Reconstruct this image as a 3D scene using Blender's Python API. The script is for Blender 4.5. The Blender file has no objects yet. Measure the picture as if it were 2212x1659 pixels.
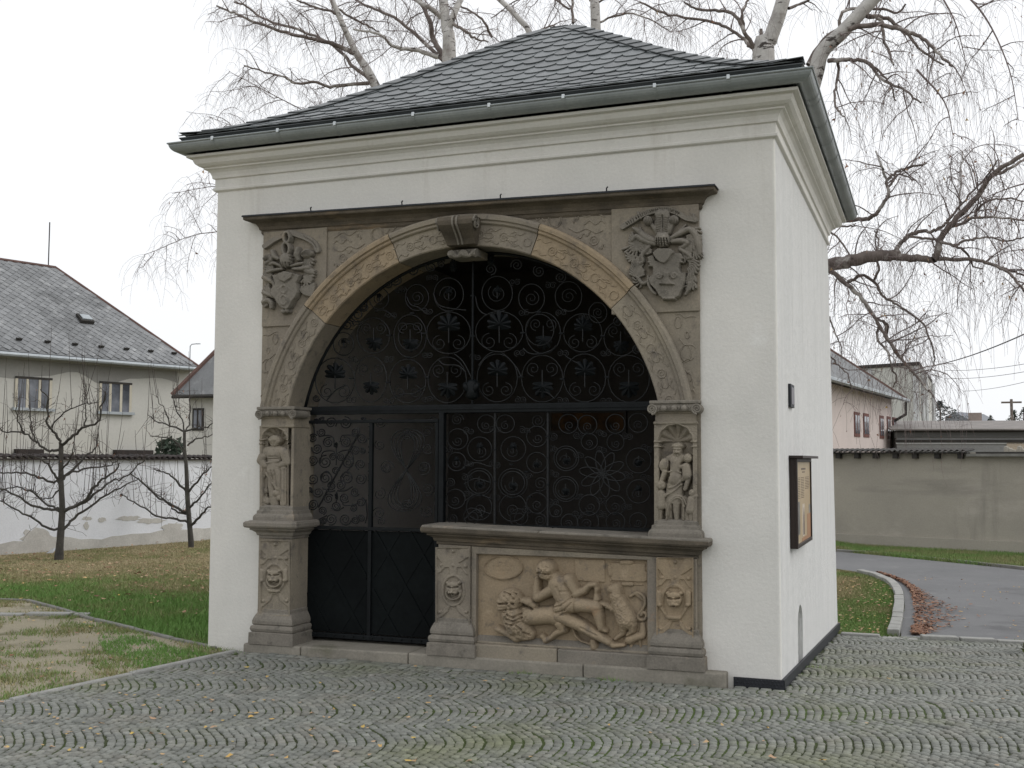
import bpy, math, random
import numpy as np
from mathutils import Matrix, Vector
rnd = random.Random(11)
rng = np.random.default_rng(11)
SC = bpy.context.scene
COL = SC.collection

# ------------------------------------------------------------------ camera, sky, sun, exposure
CP = np.array([6.0659, -8.3710, 1.6640]); YAW, PIT, ROL, FPX = -0.362615, 0.068242, 0.00332, 2392.51
FW = np.array([math.sin(YAW)*math.cos(PIT), math.cos(YAW)*math.cos(PIT), math.sin(PIT)])
RI = np.array([math.cos(YAW), -math.sin(YAW), 0.0]); UP = np.cross(RI, FW)
RI, UP = RI*math.cos(ROL)+UP*math.sin(ROL), -RI*math.sin(ROL)+UP*math.cos(ROL)
cam = bpy.data.cameras.new("camera"); camo = bpy.data.objects.new("camera", cam); COL.objects.link(camo)
camo.matrix_world = Matrix(((RI[0], UP[0], -FW[0], CP[0]), (RI[1], UP[1], -FW[1], CP[1]), (RI[2], UP[2], -FW[2], CP[2]), (0, 0, 0, 1)))
cam.sensor_width = 36; cam.lens = FPX/2212*36; cam.clip_end = 2000; cam.clip_start = 0.05
SC.camera = camo

SUN_EL, SUN_AZ = math.radians(42), math.radians(72)      # azimuth from +y (north) towards +x
W = bpy.data.worlds.new("World"); SC.world = W; W.use_nodes = True
nt = W.node_tree; nt.nodes.clear()
sky = nt.nodes.new('ShaderNodeTexSky'); sky.sky_type = 'NISHITA'; sky.sun_disc = False
sky.sun_elevation = SUN_EL; sky.sun_rotation = SUN_AZ; sky.dust_density = 6.0; sky.air_density = 1.0; sky.ozone_density = 1.0
hsv = nt.nodes.new('ShaderNodeHueSaturation'); hsv.inputs['Saturation'].default_value = 0.10
mixw = nt.nodes.new('ShaderNodeMix'); mixw.data_type = 'RGBA'; mixw.inputs[0].default_value = 0.75
mixw.inputs[7].default_value = (11.5, 11.7, 12.0, 1)     # even cloud layer over the sky
bg = nt.nodes.new('ShaderNodeBackground'); bg.inputs['Strength'].default_value = 0.10
wo = nt.nodes.new('ShaderNodeOutputWorld')
nt.links.new(sky.outputs[0], hsv.inputs['Color']); nt.links.new(hsv.outputs[0], mixw.inputs[6])
nt.links.new(mixw.outputs[2], bg.inputs['Color']); nt.links.new(bg.outputs[0], wo.inputs['Surface'])
sl = bpy.data.lights.new("sun", 'SUN'); sl.energy = .6; sl.angle = math.radians(35); sl.color = (1.0, 0.975, 0.94)
so = bpy.data.objects.new("sun", sl); COL.objects.link(so)
sd = Vector((math.sin(SUN_AZ)*math.cos(SUN_EL), math.cos(SUN_AZ)*math.cos(SUN_EL), math.sin(SUN_EL)))
so.rotation_euler = sd.to_track_quat('Z', 'Y').to_euler(); so.location = (20, 10, 30)
SC.view_settings.view_transform = 'Standard'; SC.view_settings.look = 'None'
SC.view_settings.exposure = 0.12; SC.view_settings.gamma = 1.0; SC.view_settings.use_curve_mapping = False
SC.render.engine = 'CYCLES'
SC.cycles.max_bounces = 6; SC.cycles.diffuse_bounces = 4

# ------------------------------------------------------------------ measuring helpers (survey of the photograph onto real planes)
def ray(u, v):
    u = np.asarray(u, float)[..., None]; v = np.asarray(v, float)[..., None]
    return FW + RI*(u-1106)/FPX + UP*(829.5-v)/FPX
def onY(u, v, Y): d = ray(u, v); return CP + d*((Y-CP[1])/d[..., 1])[..., None]
def onX(u, v, X): d = ray(u, v); return CP + d*((X-CP[0])/d[..., 0])[..., None]
def onZ(u, v, Z=0.0): d = ray(u, v); return CP + d*((Z-CP[2])/d[..., 2])[..., None]
def onD(u, v, D): return CP + ray(u, v)*D
def pix(P):
    d = np.asarray(P)-CP; z = d@FW
    return 1106+FPX*(d@RI)/z, 829.5-FPX*(d@UP)/z, z
def zm(x0, y0, s):                                       # an enlargement of the photo, back to survey pixels
    return lambda x, y: ((x0+np.asarray(x, float)/s)/1.15732, (y0+np.asarray(y, float)/s)/1.15732)
def gh(x, y):                                            # the ground falls gently towards the back right
    s = np.clip((np.asarray(x, float)-1)/3.8, 0, 1); s = s*s*(3-2*s)
    return -0.058*np.clip(y, 0, 6)*s
def onG(u, v, dz=0.0):
    z = 0.0
    for _ in range(50):
        q = onZ(u, v, z+dz); z = .5*z+.5*float(gh(q[0], q[1]))
    return q

# ------------------------------------------------------------------ object helpers
def tag(o, label=None, cat=None, group=None, kind=None):
    if label: o['label'] = label
    if cat: o['category'] = cat
    if group: o['group'] = group
    if kind: o['kind'] = kind
    return o
def thing(name, label, cat, loc=(0, 0, 0), group=None):
    o = bpy.data.objects.new(name, None); COL.objects.link(o); o.location = loc; o.empty_display_size = .2
    return tag(o, label, cat, group)
def rootloc(p):
    return Vector(p.location) if p.type == 'EMPTY' else Vector((0, 0, 0))
def link(o, parent=None):
    COL.objects.link(o)
    if parent is not None:
        o.parent = parent
        o.matrix_parent_inverse = Matrix.Translation(-rootloc(parent))
    return o
def mesh_np(name, V, F, m, smooth=False, tint=None):
    V = np.ascontiguousarray(V, np.float32); me = bpy.data.meshes.new(name)
    if isinstance(F, np.ndarray):
        k = F.shape[1]; n = len(F)
        me.vertices.add(len(V)); me.vertices.foreach_set('co', V.ravel())
        me.loops.add(n*k); me.loops.foreach_set('vertex_index', np.ascontiguousarray(F, np.int32).ravel())
        me.polygons.add(n); me.polygons.foreach_set('loop_start', np.arange(0, n*k, k, dtype=np.int32))
        me.update(calc_edges=True)
    else:
        me.from_pydata([tuple(map(float, v)) for v in V], [], [tuple(int(i) for i in f) for f in F])
    if smooth: me.polygons.foreach_set('use_smooth', np.ones(len(me.polygons), bool))
    if tint is not None:
        a = me.attributes.new('tint', 'FLOAT', 'FACE'); a.data.foreach_set('value', np.ascontiguousarray(tint, np.float32))
    if m is not None: me.materials.append(m)
    return me
def obj(name, V, F, m, parent=None, smooth=False, tint=None, bevel=0):
    o = bpy.data.objects.new(name, mesh_np(name, V, F, m, smooth, tint)); link(o, parent)
    if bevel:
        b = o.modifiers.new('bevel', 'BEVEL'); b.width = bevel; b.segments = 2; b.limit_method = 'ANGLE'; b.angle_limit = math.radians(40)
    return o
class MB:
    def __init__(s): s.V = []; s.F = []
    def add(s, V, F):
        n = len(s.V); s.V += [tuple(v) for v in V]; s.F += [tuple(i+n for i in f) for f in F]; return s
    def box(s, x0, x1, y0, y1, z0, z1):
        return s.add([(x0,y0,z0),(x1,y0,z0),(x1,y1,z0),(x0,y1,z0),(x0,y0,z1),(x1,y0,z1),(x1,y1,z1),(x0,y1,z1)],
                     [(0,3,2,1),(4,5,6,7),(0,1,5,4),(1,2,6,5),(2,3,7,6),(3,0,4,7)])
    def hexa(s, b, t):                                   # bottom loop and top loop of four points
        return s.add(list(b)+list(t), [(3,2,1,0),(4,5,6,7),(0,1,5,4),(1,2,6,5),(2,3,7,6),(3,0,4,7)])
    def prism(s, poly, d):                               # polygon (list of 3D points) pushed along d
        n = len(poly); d = np.asarray(d, float); P = [np.asarray(p, float) for p in poly]
        return s.add(P+[p+d for p in P], [tuple(range(n-1, -1, -1)), tuple(range(n, 2*n))]+[(i, (i+1) % n, n+(i+1) % n, n+i) for i in range(n)])
    def tube(s, pts, r, n=8, closed=False, caps=True):
        V, F = tube_np(pts, r, n, closed); s.add(V, F)
        if caps and not closed:
            L = len(s.V); m = len(pts)
            s.F.append(tuple(L-m*n+i for i in range(n))[::-1]); s.F.append(tuple(L-n+i for i in range(n)))
        return s
    def sweep(s, prof, path, closed=False, tilt=None, cap=False):   # prof (outward offset, z); path xy corners, outward is on its right
        n = len(path); k = len(prof); P = [np.array(p, float) for p in path]; offs = []
        for i in range(n):
            a = P[i]-P[i-1] if (closed or i > 0) else None
            b = P[(i+1) % n]-P[i] if (closed or i < n-1) else None
            def nr(d): d = d/np.hypot(*d); return np.array([d[1], -d[0]])
            if a is None: m = nr(b)
            elif b is None: m = nr(a)
            else:
                na, nb = nr(a), nr(b); m = (na+nb)/(1+na@nb)
            offs.append(m)
        V = []
        for i in range(n):
            for (o, z) in prof:
                q = P[i]+offs[i]*o; V.append((q[0], q[1], z+(tilt(q[0], q[1]) if tilt else 0)))
        F = []
        for i in range(n if closed else n-1):
            j = (i+1) % n
            for a in range(k-1): F.append((i*k+a, j*k+a, j*k+a+1, i*k+a+1))
        if cap and not closed: F += [tuple(range(k))[::-1], tuple((n-1)*k+a for a in range(k))]
        return s.add(V, F)
    def build(s, name, m, parent=None, smooth=False, bevel=0): return obj(name, s.V, s.F, m, parent, smooth, None, bevel)
def tube_np(pts, r, n=5, closed=False):
    P = np.asarray(pts, float); m = len(P); r = np.broadcast_to(np.asarray(r, float), (m,))
    T = np.empty_like(P)
    if closed: T[:] = np.roll(P, -1, 0)-np.roll(P, 1, 0)
    else:
        T[1:-1] = P[2:]-P[:-2]; T[0] = P[1]-P[0]; T[-1] = P[-1]-P[-2]
    T /= (np.linalg.norm(T, axis=1, keepdims=True)+1e-12)
    ref = np.array([0.31, 0.87, 0.38]); A = np.cross(T, ref); ln = np.linalg.norm(A, axis=1, keepdims=True)
    A = np.where(ln < 1e-3, np.cross(T, [1.0, 0, 0]), A); A /= np.linalg.norm(A, axis=1, keepdims=True)+1e-12
    B = np.cross(T, A); a = np.arange(n)*2*math.pi/n
    V = P[:, None, :]+r[:, None, None]*(np.cos(a)[None, :, None]*A[:, None, :]+np.sin(a)[None, :, None]*B[:, None, :])
    i = np.arange(m if closed else m-1)[:, None]; j = np.arange(n)[None, :]; i2 = (i+1) % m; j2 = (j+1) % n
    F = np.stack([i*n+j, i*n+j2, i2*n+j2, i2*n+j], -1).reshape(-1, 4)
    return V.reshape(-1, 3), F
class TB:                                                # many tubes, one mesh
    def __init__(s): s.V = []; s.F = []; s.n = 0
    def tube(s, pts, r, n=4, closed=False):
        V, F = tube_np(pts, r, n, closed); s.V.append(V); s.F.append(F+s.n); s.n += len(V); return s
    def quad(s, V):
        s.V.append(np.asarray(V, float)); s.F.append(np.array([[0, 1, 2, 3]])+s.n); s.n += 4; return s
    def build(s, name, m, parent=None, smooth=True): return obj(name, np.concatenate(s.V), np.concatenate(s.F), m, parent, smooth)
def smoothpts(pts, n=4):                                 # Catmull-Rom through points
    P = np.asarray(pts, float)
    if len(P) < 3: return np.linspace(0, 1, n+1)[:, None]*(P[-1]-P[0])+P[0]
    Q = np.vstack([2*P[0]-P[1], P, 2*P[-1]-P[-2]]); out = []
    for i in range(1, len(Q)-2):
        for t in np.arange(n)/n:
            a, b, c, d = Q[i-1], Q[i], Q[i+1], Q[i+2]
            out.append(.5*((2*b)+(-a+c)*t+(2*a-5*b+4*c-d)*t*t+(-a+3*b-3*c+d)*t**3))
    out.append(Q[-2]); return np.array(out)

# ------------------------------------------------------------------ materials
def lin(r, g, b):
    f = lambda c: (c/255/12.92) if c/255 <= .04045 else ((c/255+.055)/1.055)**2.4
    return (f(r), f(g), f(b), 1)
def pmat(name, c1, c2, scale=3, rough=.85, bump=.25, bscale=60, c3=None, stains=(), metal=0, spec=.4, tint=0, stretch=(1, 1, 1), fine=.12, bdist=.01, local=False):
    m = bpy.data.materials.new(name); m.use_nodes = True; t = m.node_tree; N = t.nodes; L = t.links
    b = N['Principled BSDF']; b.inputs['Roughness'].default_value = rough; b.inputs['Metallic'].default_value = metal
    b.inputs['Specular IOR Level'].default_value = spec
    if local: tc = N.new('ShaderNodeTexCoord'); src = tc.outputs['Object']
    else: ge = N.new('ShaderNodeNewGeometry'); src = ge.outputs['Position']
    mp = N.new('ShaderNodeMapping'); mp.inputs['Scale'].default_value = stretch; L.new(src, mp.inputs['Vector'])
    def noise(sc, det=6, rg=.6, vec=None):
        n = N.new('ShaderNodeTexNoise'); n.inputs['Scale'].default_value = sc; n.inputs['Detail'].default_value = det; n.inputs['Roughness'].default_value = rg
        L.new(vec or mp.outputs[0], n.inputs['Vector']); return n.outputs['Fac']
    def mix(f, a, c, mode='MIX'):
        x = N.new('ShaderNodeMix'); x.data_type = 'RGBA'; x.blend_type = mode
        for s, v in ((0, f), (6, a), (7, c)):
            if hasattr(v, 'is_linked') or hasattr(v, 'links'): L.new(v, x.inputs[s])
            else: x.inputs[s].default_value = v
        return x.outputs[2]
    def ramp(f, lo, hi):
        r = N.new('ShaderNodeMapRange'); r.inputs[1].default_value = lo; r.inputs[2].default_value = hi; L.new(f, r.inputs[0]); return r.outputs[0]
    col = mix(ramp(noise(scale), .35, .65), c1, c2)
    if c3: col = mix(ramp(noise(scale*.37, 4), .5, .7), col, c3)
    for s in stains:                                     # (colour, scale, lo, hi, stretch)
        m2 = N.new('ShaderNodeMapping'); m2.inputs['Scale'].default_value = s[4]; m2.inputs['Location'].default_value = (s[1], 3.1, 1.7); L.new(src, m2.inputs['Vector'])
        col = mix(ramp(noise(s[1], 7, .65, m2.outputs[0]), s[2], s[3]), col, s[0])
    if fine:
        f = ramp(noise(bscale*1.3, 3, .6), .2, .8)
        a = N.new('ShaderNodeMapRange'); a.inputs[3].default_value = 1-fine*1.5; a.inputs[4].default_value = 1+fine; L.new(f, a.inputs[0])
        mul = N.new('ShaderNodeVectorMath'); mul.operation = 'SCALE'; L.new(col, mul.inputs[0]); L.new(a.outputs[0], mul.inputs['Scale']); col = mul.outputs[0]
    if tint:
        at = N.new('ShaderNodeAttribute'); at.attribute_name = 'tint'
        a = N.new('ShaderNodeMapRange'); a.inputs[3].default_value = 1-tint; a.inputs[4].default_value = 1+tint; L.new(at.outputs['Fac'], a.inputs[0])
        mul = N.new('ShaderNodeVectorMath'); mul.operation = 'SCALE'; L.new(col, mul.inputs[0]); L.new(a.outputs[0], mul.inputs['Scale']); col = mul.outputs[0]
    L.new(col, b.inputs['Base Color'])
    if bump:
        bn = N.new('ShaderNodeBump'); bn.inputs['Strength'].default_value = bump; bn.inputs['Distance'].default_value = bdist
        L.new(noise(bscale, 8, .65), bn.inputs['Height']); L.new(bn.outputs[0], b.inputs['Normal'])
    m['mix'] = 1
    return m
M = {}
M['plaster'] = pmat('white_plaster', (.74, .72, .68, 1), (.66, .645, .61, 1), 1.6, .9, .35, 35, c3=(.70, .69, .655, 1), fine=.04, bdist=.012,
                    stains=[((.54, .52, .48, 1), 1.1, .60, .85, (1, 1, .35)), ((.58, .555, .51, 1), 4.5, .58, .80, (1, 1, .10)), ((.80, .79, .76, 1), 2.3, .62, .75, (1, 1, 1))])
M['plaster_side'] = pmat('white_plaster_rough', (.76, .755, .74, 1), (.70, .70, .685, 1), 1.6, .9, .8, 16, stretch=(3, 3, .5), fine=.07, bdist=.04, stains=[((.60, .595, .57, 1), 2.2, .58, .8, (3, 3, .25))])
M['stone'] = pmat('sandstone', (.318, .275, .212, 1), (.245, .216, .172, 1), 2.2, .9, .5, 55, c3=(.235, .205, .17, 1), fine=.14,
                  stains=[((.39, .215, .11, 1), 1.6, .66, .80, (1, 1, 1)), ((.12, .105, .088, 1), 2.6, .54, .80, (1, 1, .5)), ((.16, .14, .118, 1), 9.0, .56, .70, (1, 1, 1)), ((.45, .37, .28, 1), 5.0, .66, .76, (1, 1, 1))])
M['stone_warm'] = pmat('sandstone_warm', (.365, .283, .188, 1), (.30, .237, .163, 1), 2.8, .9, .5, 55, fine=.14,
                       stains=[((.40, .225, .115, 1), 2.3, .62, .78, (1, 1, 1)), ((.15, .128, .105, 1), 3.2, .55, .80, (1, 1, .6)), ((.19, .155, .118, 1), 10.0, .56, .70, (1, 1, 1)), ((.47, .37, .26, 1), 4.5, .64, .75, (1, 1, 1))])
M['stone_grey'] = pmat('sandstone_grey', (.25, .225, .19, 1), (.185, .168, .142, 1), 3.0, .9, .5, 55, fine=.16,
                       stains=[((.085, .078, .065, 1), 2.4, .58, .78, (1, 1, .5)), ((.34, .27, .19, 1), 1.6, .60, .75, (1, 1, 1)), ((.12, .11, .092, 1), 9.0, .56, .70, (1, 1, 1)), ((.36, .33, .28, 1), 6.0, .66, .76, (1, 1, 1))])
M['stone_dark'] = pmat('sandstone_weathered', (.15, .124, .092, 1), (.082, .069, .053, 1), 4.0, .92, .5, 55, fine=.18, stretch=(1, 1, 1.6),
                       stains=[((.26, .19, .12, 1), 2.0, .58, .72, (.6, 1, 2.5)), ((.03, .028, .024, 1), 2.6, .6, .75, (.5, 1, 2))])
M['step'] = pmat('step_stone', (.30, .275, .23, 1), (.225, .208, .175, 1), 2.5, .9, .4, 45, fine=.14,
                 stains=[((.13, .125, .085, 1), 1.9, .56, .72, (1, 1, 1.5))])
M['iron'] = pmat('wrought_iron', (.006, .0075, .0085, 1), (.010, .012, .0135, 1), 9, .5, .25, 60, metal=.0, spec=.16, fine=.2)
M['iron_scroll'] = pmat('forged_iron', (.010, .011, .012, 1), (.018, .019, .020, 1), 14, .36, .3, 70, spec=.28, fine=.2)
M['iron_sheet'] = pmat('iron_sheet', (.004, .005, .0055, 1), (.007, .009, .0095, 1), 2.0, .6, .12, 20, spec=.08, fine=.2)
M['slate'] = pmat('slate', (.072, .082, .086, 1), (.098, .109, .112, 1), 5, .36, .12, 40, spec=.55, tint=.3, fine=.1)
M['zinc'] = pmat('zinc', (.31, .335, .34, 1), (.245, .27, .275, 1), 3, .45, .08, 30, metal=.25, spec=.5, fine=.08)
M['zinc_bright'] = pmat('bright_zinc', (.62, .65, .66, 1), (.5, .53, .55, 1), 8, .35, 0, 30, metal=.5, fine=.05)
M['black'] = pmat('black_membrane', (.012, .014, .018, 1), (.018, .02, .026, 1), 12, .55, .2, 60, fine=.1)
M['dark_int'] = pmat('shaded_plaster', (.115, .102, .09, 1), (.085, .076, .068, 1), 1.5, .95, .2, 20, fine=.1)  # gloom of the interior put into the plaster colour
M['left_int'] = pmat('lit_inner_plaster', (.50, .465, .43, 1), (.42, .395, .365, 1), 1.2, .95, .2, 20, fine=.06)  # paler copy for the left wall: light from the portal put into its colour
M['bark'] = pmat('birch_bark', (.56, .54, .51, 1), (.42, .40, .38, 1), 6, .85, .4, 30, fine=.1,
                 stains=[((.06, .05, .045, 1), 5.0, .56, .62, (1, 1, 2.6)), ((.16, .13, .11, 1), 1.6, .55, .7, (1, 1, 1))])
M['bark_dark'] = pmat('birch_limb_bark', (.21, .175, .155, 1), (.125, .10, .09, 1), 7, .85, .4, 40, fine=.15,
                      stains=[((.46, .43, .40, 1), 2.6, .54, .62, (1, 1, 1))])
M['twig'] = pmat('birch_twig', (.25, .20, .19, 1), (.17, .135, .13, 1), 4, .8, 0, 40, fine=.1)
M['apple_bark'] = pmat('apple_bark', (.085, .078, .068, 1), (.05, .046, .04, 1), 9, .9, .5, 60, fine=.2,
                       stains=[((.11, .115, .085, 1), 7, .6, .72, (1, 1, 1))])
M['apple_twig'] = pmat('apple_twig', (.085, .068, .06, 1), (.055, .046, .042, 1), 9, .9, 0, 60, fine=.2)
# ------------------------------------------------------------------ ground
def inpoly(x, y, poly):
    c = np.zeros(np.shape(x), bool); n = len(poly)
    for i in range(n):
        x1, y1 = poly[i]; x2, y2 = poly[(i+1) % n]
        if y1 == y2: continue
        c ^= ((y1 > y) != (y2 > y)) & (x < (x2-x1)*(y-y1)/(y2-y1)+x1)
    return c
def smooth_noise(x, y, sc, seed=0):                      # cheap value noise
    r = np.random.default_rng(seed).random((64, 64)); u = np.asarray(x)*sc+100; v = np.asarray(y)*sc+100
    i = np.floor(u).astype(int); j = np.floor(v).astype(int); a = u-i; b = v-j; a = a*a*(3-2*a); b = b*b*(3-2*b)
    g = lambda p, q: r[p % 64, q % 64]
    return (g(i, j)*(1-a)+g(i+1, j)*a)*(1-b)+(g(i, j+1)*(1-a)+g(i+1, j+1)*a)*b
M['lawn'] = pmat('lawn_soil', (.17, .15, .085, 1), (.12, .125, .055, 1), 1.3, .95, .5, 40, c3=(.20, .155, .09, 1), fine=.25)
M['dirt'] = pmat('sandy_path', (.34, .30, .215, 1), (.275, .245, .175, 1), 2.2, .95, .5, 50, c3=(.33, .29, .20, 1), fine=.2, stains=[((.10, .095, .04, 1), 1.8, .54, .68, (1, 1, 1))])
M['bed'] = pmat('joint_soil', (.030, .030, .017, 1), (.045, .065, .014, 1), .8, .95, .4, 60, c3=(.06, .095, .018, 1), fine=.25)
M['cobble'] = pmat('granite_cobble', (.228, .233, .210, 1), (.176, .183, .165, 1), 7, .7, .45, 90, c3=(.215, .208, .18, 1), tint=.26, fine=.16, spec=.4, stains=[((.18, .19, .115, 1), .8, .50, .72, (1, 1, 1)), ((.26, .25, .225, 1), 1.7, .60, .75, (1, 1, 1)), ((.22, .185, .15, 1), 5.0, .66, .74, (1, 1, 1))])
M['asphalt'] = pmat('asphalt', (.175, .175, .178, 1), (.145, .146, .15, 1), .7, .9, .35, 120, fine=.14, stains=[((.21, .21, .21, 1), 2.2, .56, .75, (1, 1, 1)), ((.115, .115, .118, 1), .5, .56, .64, (1, 1, 1))])
M['kerb'] = pmat('granite_kerb', (.36, .355, .335, 1), (.28, .28, .265, 1), 6, .85, .4, 70, fine=.12, stains=[((.2, .19, .16, 1), 3, .6, .78, (1, 1, 1))])
M['concrete'] = pmat('concrete_edge', (.24, .235, .215, 1), (.18, .176, .16, 1), 4, .9, .4, 60, fine=.14)
xs = np.concatenate([[-900, -300, -120, -60, -30, -18], np.arange(-12, 12.01, .4), [18, 30, 60, 120, 300, 900]])
ys = np.concatenate([[-300, -60, -20], np.arange(-9, 24.01, .4), [30, 45, 70, 120, 300, 1200]])
X, Y = np.meshgrid(xs, ys); Z = gh(X, Y)-.03
idx = np.arange(X.size).reshape(X.shape)
tag(obj('ground', np.stack([X, Y, Z], -1).reshape(-1, 3), np.stack([idx[:-1, :-1], idx[:-1, 1:], idx[1:, 1:], idx[1:, :-1]], -1).reshape(-1, 4), M['lawn'], smooth=True), kind='structure')
def sheet(name, polys, m, dz):
    b = MB()
    for p in polys: b.add([(x, y, float(gh(x, y))+dz) for x, y in p], [tuple(range(len(p)))])
    return tag(b.build(name, m), kind='structure')
DIRT = [(.40, -.13), (-.2, .088), (-2.22, 1.0), (-3.81, 1.92), (-4.4, 1.8), (-11, .5), (-11, -7), (-.9, -7), (.108, -2.45)]
sheet('dirt_path', [DIRT], M['dirt'], -.012)
PAVE = [(-.9, -7), (.108, -2.45), (.40, -.13), (.44, -.11), (4.62, -.11), (4.62, .02), (5.03, .02), (5.03, 4.66), (9.8, 5.5), (9.8, -7)]
pave = sheet('cobbled_pavement', [[(-.9, -7), (.108, -2.45), (.40, -.13), (.44, -.1), (4.99, -.1), (9.8, -.1), (9.8, -7)], [(4.8, -.1), (9.8, -.1), (9.8, 0), (4.8, 0)], [(4.95, 0), (9.8, 0), (9.8, 5.5), (4.95, 4.66)]], M['bed'], -.0055)
sheet('asphalt_road', [[(5.70, 4.70), (9.8, 5.42), (16, 6), (5.66, 6)], [(5.66, 6), (16, 6), (16, 10.5), (7.61, 14.45), (5.89, 16.1), (4.05, 17.0), (2.5, 17.4), (2.5, 14.2), (4.36, 13.2), (4.98, 12.53), (5.37, 11.46), (5.58, 10.12), (5.66, 8.09)]], M['asphalt'], -.006)

# cobbles: segmental arcs running obliquely in front of the facade
def stone_verts(c, t, n, lt, ln, h):                     # centres, tangents, normals, half sizes, heights -> 12 vertices each
    m = len(c); sg = np.array([[-1, -1], [1, -1], [1, 1], [-1, 1]], float)
    jit = 1+rng.normal(0, .055, (m, 4, 2))
    P = c[:, None, :]+t[:, None, :]*(sg[None, :, 0]*jit[..., 0])[..., None]*lt[:, None, None]+n[:, None, :]*(sg[None, :, 1]*jit[..., 1])[..., None]*ln[:, None, None]
    Q = c[:, None, :]+(P-c[:, None, :])*.80
    zt = gh(c[:, 0], c[:, 1])+h; tilt = rng.normal(0, .0016, (m, 4))
    V = np.empty((m, 12, 3))
    V[:, 0:4, :2] = P; V[:, 0:4, 2] = (zt-.03)[:, None]
    V[:, 4:8, :2] = P; V[:, 4:8, 2] = (zt-.007)[:, None]+tilt
    V[:, 8:12, :2] = Q; V[:, 8:12, 2] = zt[:, None]+tilt
    return V
SF = np.array([[8, 9, 10, 11]]+[[4+i, 4+(i+1) % 4, 8+(i+1) % 4, 8+i] for i in range(4)]+[[i, (i+1) % 4, 4+(i+1) % 4, 4+i] for i in range(4)])
TD = np.array([math.cos(math.radians(25)), math.sin(math.radians(25))]); ND = np.array([-TD[1], TD[0]])
cs, tt, nn, lt, ln = [], [], [], [], []
BW, SAG, STEP = .82, .14, .058
for k in range(-8, 10):
    n0 = -1.02-.82*k; off = rnd.uniform(0, STEP); m = 15
    for i in range(-45, 232):
        s0 = i*STEP+off+rnd.gauss(0, .003)
        for j in range(m):
            q = -1+(2*j+1)/m+rnd.gauss(0, .012)
            s = s0+SAG*(1-abs(q)**1.6)+rnd.gauss(0, .0025); nc = n0+q*BW/2; c = TD*s+ND*nc
            sl_ = -1.6*np.sign(q)*abs(q)**.6*SAG/(BW/2); l = math.hypot(1, sl_); tv = (ND+TD*sl_)/l; nv = np.array([tv[1], -tv[0]])
            cs.append(c); tt.append(tv); nn.append(nv); lt.append(BW*l/m/2-.0052); ln.append(max(.012, STEP/l/2-.0046))
cs = np.array(cs); tt = np.array(tt); nn = np.array(nn); lt = np.array(lt); ln = np.array(ln)
u, v, z = pix(np.c_[cs, gh(cs[:, 0], cs[:, 1])])
BORD = [(.45, -.30), (4.66, -.30), (4.66, -.16), (5.12, -.16), (5.12, .0), (5.03, .02), (4.62, .02), (4.62, -.11), (.45, -.11)]
ok = inpoly(cs[:, 0], cs[:, 1], PAVE) & ~inpoly(cs[:, 0], cs[:, 1], BORD) & (z > .4) & (u > -900) & (u < 3600) & (v < 4200)
cs, tt, nn, lt, ln = cs[ok], tt[ok], nn[ok], lt[ok], ln[ok]
b = []                                                   # straight border courses along the step and the side wall
for r_ in range(2):
    x = .46+r_*.04
    while x < 4.64: w = rnd.uniform(.075, .11); b.append((x+w/2, -.155-r_*.092, 1, 0, w/2-.005, .041)); x += w
    x = 4.66
    while x < 5.1: w = rnd.uniform(.07, .1); b.append((x+w/2, -.03-r_*.09, 1, 0, w/2-.005, .039)); x += w
b = np.array(b)
cs = np.vstack([cs, b[:, :2]]); tt = np.vstack([tt, b[:, 2:4]]); nn = np.vstack([nn, np.c_[b[:, 3], -b[:, 2]]]); lt = np.r_[lt, b[:, 4]]; ln = np.r_[ln, b[:, 5]]
hh = rng.normal(.004, .0022, len(cs))+.006*(smooth_noise(cs[:, 0], cs[:, 1], 1.1, 44)-.5); VV = stone_verts(cs, tt, nn, lt, ln, hh)
u, v, z = pix(np.c_[cs, hh]); size = lt*ln/z**2*((u > 0) & (u < 2212) & (v < 1655)); near = np.argsort(-size)[:300]
tn = np.clip(rng.normal(.5, .22, len(cs)), 0, 1)
flip = np.cross(VV[:, 9]-VV[:, 8], VV[:, 11]-VV[:, 8])[:, 2] < 0
for i in range(len(VV)):
    if flip[i]:
        for a in (0, 4, 8): VV[i, a:a+4] = VV[i, a:a+4][::-1]
for i in near: obj('cobble', VV[i]-np.r_[cs[i], 0], SF, M['cobble'], pave, tint=np.full(9, tn[i])).location = (cs[i][0], cs[i][1], 0)
rest = np.setdiff1d(np.arange(len(cs)), near)
o = obj('cobblestones', VV[rest].reshape(-1, 3), (SF[None]+(np.arange(len(rest))*12)[:, None, None]).reshape(-1, 4), M['cobble'], pave, tint=np.repeat(tn[rest], 9))
tag(o, kind='stuff')

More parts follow.
